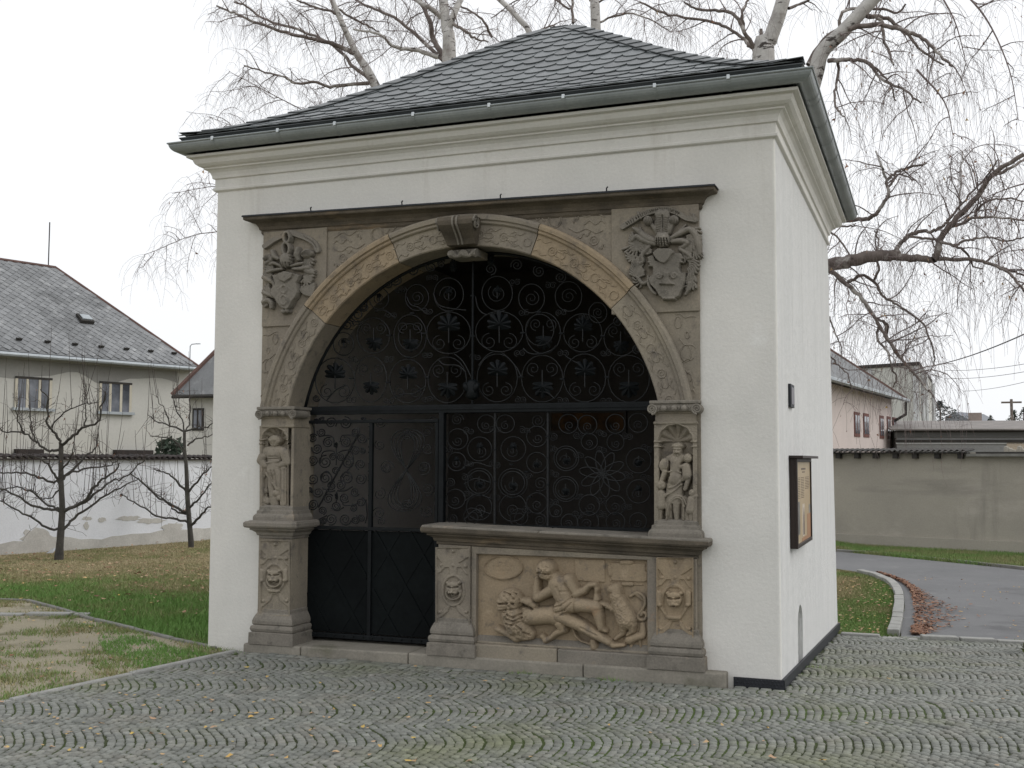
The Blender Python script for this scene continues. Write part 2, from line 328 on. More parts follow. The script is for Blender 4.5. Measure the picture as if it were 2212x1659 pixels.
# kerbs and edgings, stone by stone
def kerb_run(name, pts, width, height, length, m, side=1, gap=.008, jitter=.004, dz=0, sink=.1):
    root = tag(thing(name, None, None, (pts[0][0], pts[0][1], float(gh(*pts[0])))), kind='structure')
    P = np.array(pts, float); seg = np.hypot(*np.diff(P, axis=0).T); cum = np.r_[0, np.cumsum(seg)]; L = cum[-1]; s = 0
    at = lambda s: np.array([np.interp(s, cum, P[:, 0]), np.interp(s, cum, P[:, 1])])
    while s < L-.05:
        e = min(L, s+length*rnd.uniform(.8, 1.2)); a, c = at(s+gap/2), at(e-gap/2); d = (c-a)/np.hypot(*(c-a)); n = np.array([d[1], -d[0]])*side
        h = height+rnd.gauss(0, jitter); w = width+rnd.gauss(0, jitter)
        q = [a, c, c+n*w, a+n*w]; zz = [float(gh(*p))+dz for p in q]
        lo = [(p[0], p[1], zi-sink) for p, zi in zip(q, zz)]; hi = [(p[0], p[1], zi+h) for p, zi in zip(q, zz)]
        if side > 0: lo, hi = lo[::-1], hi[::-1]
        obj('kerb_stone', *(lambda B: (B.V, B.F))(MB().hexa(lo, hi)), m, root, bevel=.012); s = e
    return root
kp = smoothpts([onG(*q)[:2] for q in [(1865, 1236), (1885, 1240), (1925, 1255), (1947, 1275), (1953, 1310), (1943, 1370)]], 3)
kerb_run('lawn_kerb', kp, .13, .055, .5, M['kerb'], side=1)
kerb_run('road_kerb', [onG(*q)[:2] for q in [(1806, 1191), (1900, 1197), (2000, 1208), (2110, 1219), (2260, 1236)]], .10, .05, .9, M['concrete'], side=-1)
kerb_run('stone_edging', [(5.06, 4.66), (5.72, 4.66), (6.9, 4.86), (7.6, 5.0)], .16, .03, .42, M['kerb'], side=1, gap=.02, jitter=.012)
kerb_run('pavement_edging', [(.43, -.13), (.108, -2.45), (-.45, -5)], .065, .016, 1.0, M['kerb'], side=1)
kerb_run('path_edging', [(.1, -.03), (-.2, .07), (-2.22, .98), (-3.81, 1.90), (-4.4, 1.8), (-7, 1.3)], .05, .012, .9, M['concrete'], side=1)
kerb_run('white_slab_edging', [(-6.2, -.2), (-3.28, .84), (-2.35, 1.17)], .13, .012, .55, M['kerb'], side=-1, gap=.04, jitter=.01)

# grass, by the blade
M['grass'] = bpy.data.materials.new('grass'); M['grass'].use_nodes = True
_t = M['grass'].node_tree; _a = _t.nodes.new('ShaderNodeAttribute'); _a.attribute_name = 'tint'; _r = _t.nodes.new('ShaderNodeValToRGB')
_e = _r.color_ramp.elements; _e[0].color = (.42, .35, .21, 1); _e[1].color = (.14, .27, .06, 1); _e[1].position = 1
for p_, c_ in ((.3, (.31, .27, .14, 1)), (.6, (.20, .24, .085, 1))): q_ = _e.new(p_); q_.color = c_
_t.links.new(_a.outputs['Fac'], _r.inputs[0]); _t.links.new(_r.outputs[0], _t.nodes['Principled BSDF'].inputs['Base Color']); _t.nodes['Principled BSDF'].inputs['Roughness'].default_value = .8
def grass(name, x, y, h, tintv, z0=-.03, w=.006):
    n = len(x); a = rng.uniform(0, 2*math.pi, n); ln_ = rng.normal(0, .45, (n, 2))*h[:, None]
    z = gh(x, y)+z0; V = np.empty((n, 3, 3)); dx, dy = np.cos(a)*w, np.sin(a)*w
    V[:, 0] = np.c_[x-dx, y-dy, z]; V[:, 1] = np.c_[x+dx, y+dy, z]; V[:, 2] = np.c_[x+ln_[:, 0], y+ln_[:, 1], z+h]
    return tag(obj(name, V.reshape(-1, 3), np.arange(3*n).reshape(-1, 3), M['grass'], tint=np.clip(tintv, 0, 1)), kind='stuff')
n = 420000; x = rng.uniform(-11, .3, n); y = rng.uniform(.0, 15, n)
u, v, z = pix(np.c_[x, y, 0*x]); ok = (u > -30) & (u < 500) & (v < 1430) & ~inpoly(x, y, DIRT) & (x < -.02); x, y = x[ok], y[ok]
green = np.clip(1.25-np.abs(y-1.6)/2.9, 0, 1)*.95+np.clip((y-9.5)/4, 0, .35)+np.clip((x+1.6)/1.6, 0, .3)*(y < 3)
tv = green*.8+.5*(smooth_noise(x, y, 1.1, 3)-.45)+.35*(smooth_noise(x, y, 5, 4)-.5)+rng.normal(0, .14, len(x))+.14
grass('lawn_grass', x, y, rng.uniform(.02, .06, len(x))*(0.55+.7*np.clip(green, 0, 1)), tv, w=.007)
n = 150000; x = rng.uniform(-6, .4, n); y = rng.uniform(-3.5, 2, n); f = smooth_noise(x, y, 1.7, 8)*.6+smooth_noise(x, y, 5.5, 9)*.4
edge = (inpoly(x, y, [(.3, -.35), (-.1, -.2), (-1.0, .32), (-1.3, .1), (-.6, -.6), (-.15, -.8), (.2, -1.1)])*.22)
ok = inpoly(x, y, DIRT) & (f+edge+rng.normal(0, .09, n) > .535); x, y = x[ok], y[ok]
grass('path_grass', x, y, rng.uniform(.012, .045, len(x)), .5+.5*(smooth_noise(x, y, 3, 12)-.4)+rng.normal(0, .15, len(x))+edge[ok]*2, z0=-.014, w=.005)
n = 160000; x = rng.uniform(3.5, 6.2, n); y = rng.uniform(4.6, 13.2, n)
GP = [(5.06, 4.72)]+[(p[0]-.02, p[1]) for p in kp[::-1]]+[(4.3, 13.1), (3, 13.2), (3, 4.72)]
ok = inpoly(x, y, GP) & (x > 4.5-.15*(y-5)); x, y = x[ok], y[ok]
grass('verge_grass', x, y, rng.uniform(.02, .055, len(x)), .66+.7*(smooth_noise(x, y, 1.3, 5)-.5)-.10*np.clip((y-6)/3, 0, 1)+rng.normal(0, .12, len(x)), w=.006)
n = 60000; t_ = rng.uniform(-.1, 1.2, n); q_ = rng.uniform(0, 1, n)
a0, a1, b0, b1 = [np.array(onG(*q)[:2]) for q in [(1806, 1189), (2212, 1229), (1806, 1174), (2212, 1200)]]
p_ = (a0+(a1-a0)*t_[:, None])*(1-q_[:, None])+(b0+(b1-b0)*t_[:, None])*q_[:, None]
grass('wall_grass', p_[:, 0], p_[:, 1], rng.uniform(.05, .14, n), .68+.6*(smooth_noise(p_[:, 0], p_[:, 1], 1.5, 6)-.5)+rng.normal(0, .12, n), w=.009)
# tufts in the joints along the step
xx, yy = [], []
for cx, cy, k in [(3.05, -.16, 60), (3.75, -.16, 70), (.47, -.2, 20), (.30, -.1, 40), (5.06, 1.4, 60), (5.07, 2.1, 30), (6.9, 4.95, 80), (7.1, 5.0, 120)]:
    xx += list(rng.normal(cx, .05, k)); yy += list(rng.normal(cy, .012, k))
grass('joint_grass', np.array(xx), np.array(yy), rng.uniform(.015, .05, len(xx)), rng.normal(.8, .15, len(xx)), z0=-.008, w=.003)

# fallen leaves
M['leaf'] = bpy.data.materials.new('fallen_leaf'); M['leaf'].use_nodes = True
_t = M['leaf'].node_tree; _a = _t.nodes.new('ShaderNodeAttribute'); _a.attribute_name = 'tint'; _r = _t.nodes.new('ShaderNodeValToRGB')
_e = _r.color_ramp.elements; _e[0].color = (.13, .055, .03, 1); _e[1].color = (.55, .40, .10, 1)
for p_, c_ in ((.35, (.30, .15, .085, 1)), (.6, (.46, .32, .20, 1)), (.8, (.52, .33, .10, 1))): q_ = _e.new(p_); q_.color = c_
_t.links.new(_a.outputs['Fac'], _r.inputs[0]); _t.links.new(_r.outputs[0], _t.nodes['Principled BSDF'].inputs['Base Color']); _t.nodes['Principled BSDF'].inputs['Roughness'].default_value = .7
def leaves(name, x, y, s, tv, dz=.012):
    n = len(x); a = rng.uniform(0, 2*math.pi, n); c, d = np.cos(a), np.sin(a); z = gh(x, y)+dz; V = np.empty((n, 6, 3))
    for i, (p, q) in enumerate([(-1, 0), (-.3, -.55), (.5, -.45), (1.1, 0), (.45, .5), (-.35, .5)]):
        V[:, i] = np.c_[x+s*(p*c-q*d), y+s*(p*d+q*c), z+s*np.abs(rng.normal(0, .28, n))]
    F = np.array([[0, 1, 2, 3], [0, 3, 4, 5]]); return tag(obj(name, V.reshape(-1, 3), (F[None]+(np.arange(n)*6)[:, None, None]).reshape(-1, 4), M['leaf'], tint=np.repeat(tv, 2)), kind='stuff')
n = 200; x = np.concatenate([rng.uniform(-.2, 6.8, 90), rng.normal(1.6, .9, 130)]); y = np.concatenate([rng.uniform(-4.6, 1, 90), rng.normal(-2.6, .7, 130)])
ok = inpoly(x, y, PAVE) & ~inpoly(x, y, [(.4, -.15), (5, -.15), (5, 5), (.4, 5)]); leaves('birch_leaves', x[ok], y[ok], rng.uniform(.012, .024, ok.sum()), rng.uniform(.5, 1, ok.sum()))
x = rng.uniform(-7, .3, 260); y = rng.uniform(-4, 1.6, 260); ok = inpoly(x, y, DIRT); leaves('path_leaves', x[ok], y[ok], rng.uniform(.012, .026, ok.sum()), rng.uniform(.2, .9, ok.sum()), .002)
n = 1300; x = rng.uniform(-10, 0, n); y = np.where(rng.random(n) < .6, rng.normal(5.2, 1.5, n), rng.uniform(1, 12, n)); ok = ~inpoly(x, y, DIRT) & (y > .2)
leaves('lawn_leaves', x[ok], y[ok], rng.uniform(.018, .036, ok.sum()), np.clip(rng.normal(.36, .18, ok.sum()), 0, 1), .012)
n = 2300; i_ = rng.integers(0, len(kp)-1, n); k_ = rng.random(n)[:, None]; i_ = np.clip(i_+2, 0, len(kp)-2)
p_ = kp[i_]*(1-k_)+kp[i_+1]*k_; yy = p_[:, 1]; wd = .36*np.exp(-((yy-7.6)/1.9)**2)+.05
x = p_[:, 0]+.13+np.abs(rng.normal(0, .6, n))*wd; tag(leaves('leaf_pile', x, yy, rng.uniform(.02, .036, n), np.clip(rng.normal(.17, .13, n), 0, 1), .0+.03*rng.random(n)))
n = 420; x = rng.uniform(4.6, 5.7, n); y = rng.uniform(4.7, 12, n); ok = inpoly(x, y, GP); leaves('verge_leaves', x[ok], y[ok], rng.uniform(.014, .026, ok.sum()), rng.uniform(.2, .8, ok.sum()), .01)
n = 160; x = rng.uniform(5.8, 9, n); y = rng.uniform(4.9, 15, n); leaves('road_leaves', x, y, rng.uniform(.012, .026, n), rng.uniform(.3, .9, n), .0)
# ------------------------------------------------------------------ chapel body
WX, DY = 5.0, 4.48
ch = thing('chapel', 'small white plastered chapel with slate hip roof and carved stone portal on the cobbled pavement', 'chapel', (2.5, 2.2, 0))
b = MB(); b.box(.525, 4.425, 0, .45, 3.70, 4.45)
def pier(xs_, z0=-.15, z1=4.45): b.prism([(x, y, z0) for x, y in xs_], (0, 0, z1-z0))
pier([(4.425, 0), (WX-.022, 0), (WX-.010, .003), (WX-.003, .010), (WX, .022), (WX, .035), (4.425, .035)]); pier([(0, .022), (.003, .010), (.010, .003), (.022, 0), (.525, 0), (.525, .45), (0, .45)])
b.box(4.425, 4.55, .035, .45, -.15, 4.45); b.build('front_wall', M['plaster'], ch)
b = MB()
b.hexa([(4.55, .035, -.5), (WX, .035, -.5), (WX, 1.075, -.5), (4.55, 1.075, -.5)], [(4.55, .035, 4.45), (WX, .035, 4.45), (WX, 1.075, 4.45), (4.55, 1.075, 4.45)])
b.hexa([(4.55, 1.435, -.5), (WX, 1.435, -.5), (WX, 5.08, -.5), (4.55, 5.08, -.5)], [(4.55, 1.435, 4.45), (WX, 1.435, 4.45), (WX, 4.47, 4.45), (4.55, 4.47, 4.45)])
arc = [(WX, 1.255+.18*math.cos(a), .28+.18*math.sin(a)) for a in np.linspace(0, math.pi, 13)]
for i in range(12):
    p, q = arc[i], arc[i+1]; b.prism([p, (WX, p[1], 4.45), (WX, q[1], 4.45), q], (-.45, 0, 0))
b.build('side_wall', M['plaster_side'], ch)
MB().box(4.75, 4.90, 1.0, 1.5, -.3, .6).build('wall_niche', M['plaster_side'], ch)
MB().box(0, .45, .45, 4.47, -.2, 4.45).build('side_wall', M['plaster_side'], ch)
MB().hexa([(0, 4.2, -.5), (4.55, 4.2, -.5), (4.55, 5.07, -.5), (0, 5.07, -.5)], [(0, 4.2, 4.45), (4.55, 4.2, 4.45), (4.55, 4.46, 4.45), (0, 4.46, 4.45)]).build('rear_wall', M['plaster_side'], ch)
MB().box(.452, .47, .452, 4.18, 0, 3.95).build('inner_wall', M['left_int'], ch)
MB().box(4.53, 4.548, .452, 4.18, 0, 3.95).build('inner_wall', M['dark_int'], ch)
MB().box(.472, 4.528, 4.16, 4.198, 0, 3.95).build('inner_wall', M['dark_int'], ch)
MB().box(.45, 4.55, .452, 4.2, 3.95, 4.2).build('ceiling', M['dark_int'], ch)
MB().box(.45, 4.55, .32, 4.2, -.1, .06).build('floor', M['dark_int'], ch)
# plinth membrane of dimpled black plastic
b = MB(); b.box(4.655, 5.022, -.022, .0, -.02, .068)
b.hexa([(5.001, .0, -.05), (5.022, -.022, -.05), (5.022, 5.1, -.4), (5.001, 5.1, -.4)], [(5.001, 0, .07), (5.022, -.022, .07), (5.022, 5.1, -.205), (5.001, 5.1, -.205)])
pl = b.build('plinth_membrane', M['black'], ch)
b = MB()
for i in range(13):
    for j in range(3):
        c = np.array([4.668+i*.027+(j % 2)*.013, -.022, .012+j*.022]); b.add([c+(-.008, 0, 0), c+(0, 0, -.008), c+(.008, 0, 0), c+(0, 0, .008), c+(0, -.007, 0)], [(0, 1, 4), (1, 2, 4), (2, 3, 4), (3, 0, 4)])
tag(b.build('dimples', M['black'], pl), kind='stuff')
# eaves cornice
RECT = [(0, 0), (WX, 0), (WX, DY), (0, DY)]
prof = [(-.01, 4.085), (.020, 4.098), (.026, 4.104), (.026, 4.122), (.012, 4.128), (.012, 4.205), (.030, 4.212), (.034, 4.235), (.045, 4.262), (.066, 4.283), (.088, 4.290), (.088, 4.303),
        (.118, 4.312), (.142, 4.330), (.155, 4.356), (.157, 4.374), (.196, 4.380), (.198, 4.402), (-.02, 4.43)]
MB().sweep(prof, RECT, True).build('eaves_cornice', M['plaster'], ch)
# roof
RS = [-.245, -.1, 0, .3, .62, 1.08, 1.55, 2.04, 2.395]; RZ = [4.562, 4.612, 4.648, 4.80, 4.975, 5.275, 5.61, 5.95, 6.19]; DR = 4.80; RECTR = [(0, 0), (WX, 0), (WX, DR), (0, DR)]
zr = lambda s: float(np.interp(s, RS, RZ))
rp = [(.16, 4.44), (.235, 4.54), (.246, 4.552)]+[(-s, z-.004) for s, z in zip(RS, RZ)]
roof = MB().sweep(rp, RECTR, True).build('roof', M['slate'], ch)
ss = np.linspace(RS[0], RS[-1], 400); zz = np.interp(ss, RS, RZ); al = np.r_[0, np.cumsum(np.hypot(np.diff(ss), np.diff(zz)))]
spt = lambda a: np.array([np.interp(a, al, ss), np.interp(a, al, zz)])
SW, SE = .212, .186
SV2 = [(0, .30), (0, .085), (.012, .045), (.045, .014), (.09, .0), (.13, .004), (.165, .028), (.19, .062), (.204, .11), (.204, .30)]
slV = np.array([(x*1.034, y, .017-.052*y) for x, y in SV2]+[(x*1.034, y, .008-.050*y) for x, y in SV2]); ns = len(SV2)
slF = [tuple(range(ns))[::-1]]+[(i, (i+1) % ns, ns+(i+1) % ns, ns+i) for i in range(ns)]
slates = [mesh_np('slate', slV, slF, M['slate'], tint=np.full(len(slF), t)) for t in (.2, .35, .5, .6, .75, .9)]
front = []; others = []
for side in range(4):
    nrow = int(al[-1]/SE)+1; L = (WX if side % 2 == 0 else DR)
    for r_ in range(nrow):
        a = r_*SE-.012; p0 = spt(max(a, 0)); p1 = spt(min(a+.25, al[-1])); e = (p1-p0)/np.hypot(*(p1-p0)); s = p0[0]
        x0, x1 = s, L-s; x = x0-SW*((r_*.5+.3) % 1)
        while x < x1:
            if x+SW > x0+.015 and x < x1-.015:
                xa = x+rnd.gauss(0, .003); k = rnd.gauss(0, .012); lift = abs(rnd.gauss(0, .0015)); V = slV.copy()
                V[:, 1] = np.minimum(V[:, 1], al[-1]-max(a, 0)); sy = s+e[0]*V[:, 1]; edge = (a+.30 > al[-1]) or ((xa+V[:, 0] < sy) | (xa+V[:, 0] > L-sy)).any()
                if edge: V[:, 0] = np.clip(xa+V[:, 0], np.minimum(sy, L/2), np.maximum(L-sy, L/2))-xa; k = 0
                if side == 0: o_, ex, et = np.array([xa, p0[0], p0[1]]), np.array([1., 0, 0]), np.array([0, e[0], e[1]])
                elif side == 1: o_, ex, et = np.array([WX-p0[0], xa, p0[1]]), np.array([0, 1., 0]), np.array([-e[0], 0, e[1]])
                elif side == 2: o_, ex, et = np.array([WX-xa, DR-p0[0], p0[1]]), np.array([-1., 0, 0]), np.array([0, -e[0], e[1]])
                else: o_, ex, et = np.array([p0[0], DR-xa, p0[1]]), np.array([0, -1., 0]), np.array([e[0], 0, e[1]])
                en = np.cross(ex, et); (front if side == 0 else others).append((o_+en*lift, ex+et*k, et, en, V, edge))
            x += SW
def slmat(p): o_, ex, et, en = p[:4]; return Matrix(((ex[0], et[0], en[0], o_[0]), (ex[1], et[1], en[1], o_[1]), (ex[2], et[2], en[2], o_[2]), (0, 0, 0, 1)))
front.sort(key=lambda p: pix(p[0])[2])
for p in front[:300]:
    o = bpy.data.objects.new('slate', mesh_np('slate', p[4], slF, M['slate'], tint=np.full(len(slF), rnd.random())) if p[5] else rnd.choice(slates)); link(o, roof); o.matrix_basis = slmat(p)
rest = front[300:]+others; VV = np.concatenate([p[0]+p[4][:, :1]*p[1]+p[4][:, 1:2]*p[2]+p[4][:, 2:]*p[3] for p in rest])
FF = []
for i in range(len(rest)): FF += [tuple(q+i*2*ns for q in f) for f in slF]
tag(obj('slate_courses', VV, FF, M['slate'], roof, tint=np.repeat(rng.uniform(.1, .9, len(rest)), len(slF))), kind='stuff')
# hip slates: overlapping pieces riding over the hips, and a ridge cap
b = MB()
for (cx, cy, dx, dy) in ((0, 0, 1, 1), (WX, 0, -1, 1), (WX, DR, -1, -1), (0, DR, 1, -1)):
    a = -.01
    while a < al[-1]-.30:
        p = spt(max(a, 0)); q = spt(min(a+.24, al[-1])); A = np.array([cx+dx*p[0], cy+dy*p[0], p[1]+.038]); B = np.array([cx+dx*q[0], cy+dy*q[0], q[1]+.022])
        for sx, sy in ((dx, 0), (0, dy)):
            w = np.array([sx*.15, sy*.15, 0]); b.prism([A, B, B+w*.8+(0, 0, -.006), A+w+(0, 0, -.008)], (0, 0, .006))
        a += .155
b.box(2.40, 2.60, 2.38, 2.42, 6.165, 6.20)
tag(b.build('hip_slates', M['slate'], roof), kind='stuff')
# gutter with brackets
gp = [(.235+.075*math.cos(a), 4.490-.075*math.sin(a)) for a in np.linspace(0, math.pi, 13)]+[(.235+.071*math.cos(a), 4.490-.071*math.sin(a)) for a in np.linspace(math.pi, 0, 13)]
gut = MB().sweep(gp+[gp[0]], RECT, True).build('gutter', M['zinc'], ch, smooth=False)
bead = [(.312+.009*math.cos(a), 4.492+.009*math.sin(a)) for a in np.linspace(0, 2*math.pi, 9)]
MB().sweep(bead, RECT, True).build('gutter_bead', M['zinc'], gut)
for k, px in enumerate([460, 601, 724, 893, 1057, 1217, 1414, 1573]):
    gx = float(onY(px, 250-.1*(px-500), -.31)[0]); b = MB(); w = .011
    pr = [(-.235-.0785*math.cos(a), 4.490-.0785*math.sin(a)) for a in np.linspace(0, math.pi*.8, 9)]
    for (y0, z0), (y1, z1) in zip(pr[:-1], pr[1:]): b.add([(gx-w, y0, z0), (gx+w, y0, z0), (gx+w, y1, z1), (gx-w, y1, z1)], [(0, 1, 2, 3)])
    br = b.build('bracket', M['zinc'], gut)
    MB().box(gx-.012, gx+.012, -.325, -.306, 4.474, 4.510).build('bracket_clip', M['zinc_bright'], gut, bevel=.004)
for gy in (.22, .36, .95, 1.5, 2.05, 2.6, 3.2, 3.8, 4.3):
    b = MB(); w = .012; pr = [(WX+.235+.0785*math.cos(a), 4.490-.0785*math.sin(a)) for a in np.linspace(0, math.pi*.8, 9)]
    for (x0, z0), (x1, z1) in zip(pr[:-1], pr[1:]): b.add([(x0, gy+w, z0), (x0, gy-w, z0), (x1, gy-w, z1), (x1, gy+w, z1)], [(0, 3, 2, 1)])
    b.build('bracket', M['zinc'], gut)

# ------------------------------------------------------------------ stone portal
AC, AZ = 2.46, 1.74                                       # centre of the arch
b = MB()
aa = np.linspace(math.radians(12.0), math.radians(168.0), 49); R_ = 1.80; YB = .30; ZT = 3.69
for a0, a1 in zip(aa[:-1], aa[1:]):
    p = (AC+R_*math.cos(a0), AZ+R_*math.sin(a0)); q = (AC+R_*math.cos(a1), AZ+R_*math.sin(a1))
    b.prism([(q[0], -.018, q[1]), (p[0], -.018, p[1]), (p[0], -.018, ZT), (q[0], -.018, ZT)], (0, YB+.018, 0))
xl, xr = AC+R_*math.cos(aa[-1]), AC+R_*math.cos(aa[0])
b.box(.525, xl, -.018, YB, 2.10, ZT).box(xr, 4.425, -.018, YB, 2.10, ZT)
b.build('spandrel', M['stone'], ch)
MB().box(.528, 1.175, -.036, 0, 2.83, 3.68).build('arms_block', M['stone'], ch, bevel=.006)
MB().box(3.735, 4.428, -.036, 0, 2.80, 3.645).build('arms_block', M['stone'], ch, bevel=.006)
vp = [(1.683, .45), (1.683, -.036), (1.692, -.046), (1.862, -.046), (1.866, -.062), (1.874, -.070), (1.892, -.068), (1.900, -.086), (1.928, -.088), (1.946, -.074), (1.950, -.05), (1.950, .0), (1.90, .45)]
def wavy(r0, a0, r1, a1, amp=.012, n=9, ph=0):
    t = np.linspace(0, 1, n); r = r0+(r1-r0)*t+amp*np.sin(t*9+ph); a = a0+(a1-a0)*t
    return np.c_[AC+r*np.cos(a), np.full(n, -.047), AZ+r*np.sin(a)]
def ringpts(cx, cz, r, y, n=14, ry=None): t = np.arange(n)/n*2*math.pi; return np.c_[cx+r*np.cos(t), np.full(n, y), cz+(ry or r)*np.sin(t)]
cuts = [10.4, 41, 69, 110, 139.5, 169.6]
for i in range(5):
    a = np.radians(np.linspace(cuts[i]+.12, cuts[i+1]-.12, max(8, int((cuts[i+1]-cuts[i])/2)))); V = []; F = []; k = len(vp)
    for t in a: V += [(AC+r*math.cos(t), y+(rnd.gauss(0, .0006)), AZ+r*math.sin(t)) for r, y in vp]
    for j in range(len(a)-1):
        for c in range(k-1): F.append((j*k+c, j*k+c+1, (j+1)*k+c+1, (j+1)*k+c))
    F += [tuple(range(k))[::-1], tuple((len(a)-1)*k+c for c in range(k))]
    mm = M['stone_warm'] if i in (1, 3) else M['stone']
    vo = obj('voussoir', V, F, mm, ch)
    tb = TB(); lo, hi = math.radians(cuts[i]+2), math.radians(cuts[i+1]-2); t = lo; n_ = 0
    while t < hi:
        if n_ % 3 == 0:
            c = AC+1.775*math.cos(t); cz = AZ+1.775*math.sin(t)
            tb.tube(ringpts(c, cz, .034, -.047), .0058, 4, True)
            if rnd.random() < .6: tb.tube(ringpts(c, cz, .014, -.047, 8), .004, 4, True)
        elif n_ % 3 == 1:
            tb.tube(wavy(1.72, t-.02, 1.735, t+.05, .012, ph=rnd.random()*6), .0058, 4); tb.tube(wavy(1.83, t-.02, 1.82, t+.05, .012, ph=rnd.random()*6), .0058, 4)
        else:
            q = np.linspace(0, 2*math.pi, 14)[:-1]; r = 1.775+.022*np.sin(q); an = t+.026*np.sign(np.cos(q))*np.abs(np.cos(q))**.5
            tb.tube(np.c_[AC+r*np.cos(an), np.full(13, -.047), AZ+r*np.sin(an)], .0058, 4, True)
            for s_ in (-1, 1): tb.tube(wavy(1.775+s_*.05, t-.03, 1.775+s_*.025, t-.005, .006, 6, rnd.random()*6), .0058, 4)
        t += .040; n_ += 1
    tag(tb.build('carved_strapwork', mm, vo), kind='stuff')
# spandrel carving
tb = TB(); yy = -.019
for sx in (-1, 1):
    fx = lambda x: AC+sx*x
    tb.tube(ringpts(fx(.80), 3.585, .058, yy), .0065, 4, True); tb.tube(ringpts(fx(.80), 3.585, .045, yy), .004, 4, True)
    tb.tube(ringpts(fx(1.13), 3.40, .036, yy), .0065, 4, True); tb.tube(ringpts(fx(1.13), 3.40, .016, yy, 8), .005, 4, True)
    for (x0, z0, x1, z1, ph) in [(.95, 3.62, 1.22, 3.60, 0), (.62, 3.62, .72, 3.60, 1), (.92, 3.50, 1.2, 3.47, 2), (1.0, 3.44, 1.10, 3.46, 3), (1.17, 3.33, 1.22, 3.36, 0), (.95, 3.56, 1.0, 3.60, 2), (1.05, 3.55, 1.22, 3.54, 5)]:
        t = np.linspace(0, 1, 12); tb.tube(np.c_[fx(x0+(x1-x0)*t), np.full(12, yy), z0+(z1-z0)*t+.016*np.sin(t*11+ph)], .0065, 4)
    for (cx, cz, r) in [(1.80, 2.72, .035), (1.86, 2.48, .05), (1.88, 2.30, .028), (1.87, 2.62, .02)]: tb.tube(ringpts(fx(cx), cz, r*.8, yy, 12, r*1.3), .005, 4, True)
    for (x0, z0, x1, z1, ph) in [(1.78, 2.78, 1.93, 2.75, 0), (1.80, 2.58, 1.93, 2.52, 1), (1.84, 2.40, 1.93, 2.22, 3), (1.86, 2.20, 1.93, 2.18, 2), (1.83, 2.42, 1.92, 2.44, 4)]:
        t = np.linspace(0, 1, 10); tb.tube(np.c_[fx(x0+(x1-x0)*t)+.008*np.sin(t*8+ph), np.full(10, yy), z0+(z1-z0)*t+.010*np.sin(t*9+ph)], .0058, 4)
tag(tb.build('carved_strapwork', M['stone'], ch), kind='stuff')
# keystone bracket
kpz = [(.0, 3.64), (-.19, 3.645), (-.225, 3.635), (-.24, 3.605), (-.235, 3.57), (-.205, 3.54), (-.165, 3.505), (-.13, 3.47), (-.112, 3.44), (-.105, 3.425), (.0, 3.42)]
b = MB(); w0, w1 = .165, .125
V = [];  nk = len(kpz)
for sx in (-1, 1):
    for (y, z) in kpz: w = w1+(w0-w1)*(z-3.42)/.22; V.append((AC+.015+sx*w, y, z))
b.add(V, [tuple(range(nk)), tuple(range(2*nk-1, nk-1, -1))]+[(i, nk+i, nk+(i+1) % nk, (i+1) % nk) for i in range(nk)])
ks = b.build('keystone', M['stone_dark'], ch, bevel=.006)
for dx in (-.018, .018): MB().tube(smoothpts([(AC+.015+dx, y-.004, z) for y, z in kpz[1:-1]], 2), .009, 6).build('bead', M['stone_grey'], ks, smooth=True)
for sx in (-1, 1):
    t = np.linspace(0, 1, 26); a = t*4.2*math.pi; r = .062*(1-t*.85); MB().tube(np.c_[np.full(26, AC+.015+sx*(.163)), -.172-r*np.cos(a), 3.585+r*np.sin(a)], .011*(1-.4*t), 6).build('volute', M['stone_grey'], ks, smooth=True)
b = MB(); b.tube(smoothpts([(AC-.125+i*.0313+.01, -.052, 3.352+.012*math.sin(i*1.9)) for i in range(9)], 2), [.026+.010*math.sin(i*.9) for i in range(17)], 8)
b.box(AC-.12, AC+.13, -.03, .20, 3.34, 3.40); b.build('keystone_drop', M['stone_grey'], ks, smooth=False, bevel=.004)
# portal cornice with metal flashing
ct = lambda x, y: -.0185*(x-.5)
pc = [(0, 3.655), (.012, 3.672), (.012, 3.694), (.024, 3.70), (.030, 3.725), (.050, 3.752), (.088, 3.768), (.122, 3.774), (.128, 3.782), (.128, 3.808), (.0, 3.818)]
CPATH = [(.515, .03), (.515, -.018), (4.44, -.018), (4.44, .03)]
MB().sweep(pc, CPATH, tilt=ct).build('portal_cornice', M['stone_dark'], ch)
MB().sweep([(-.0, 3.828), (.134, 3.817), (.138, 3.808), (.138, 3.802)], CPATH, tilt=ct).build('flashing', M['black'], ch)
b = MB()
for px in (668, 865, 1078, 1308):
    x = float(onY(px, 440, -.15)[0]); z = 3.822+ct(x, 0); b.tube([(x, -.12, z-.004), (x+.004, -.135, z+.022), (x+.016, -.14, z+.03)], .006, 5)
b.build('flashing_hooks', M['black'], ch)

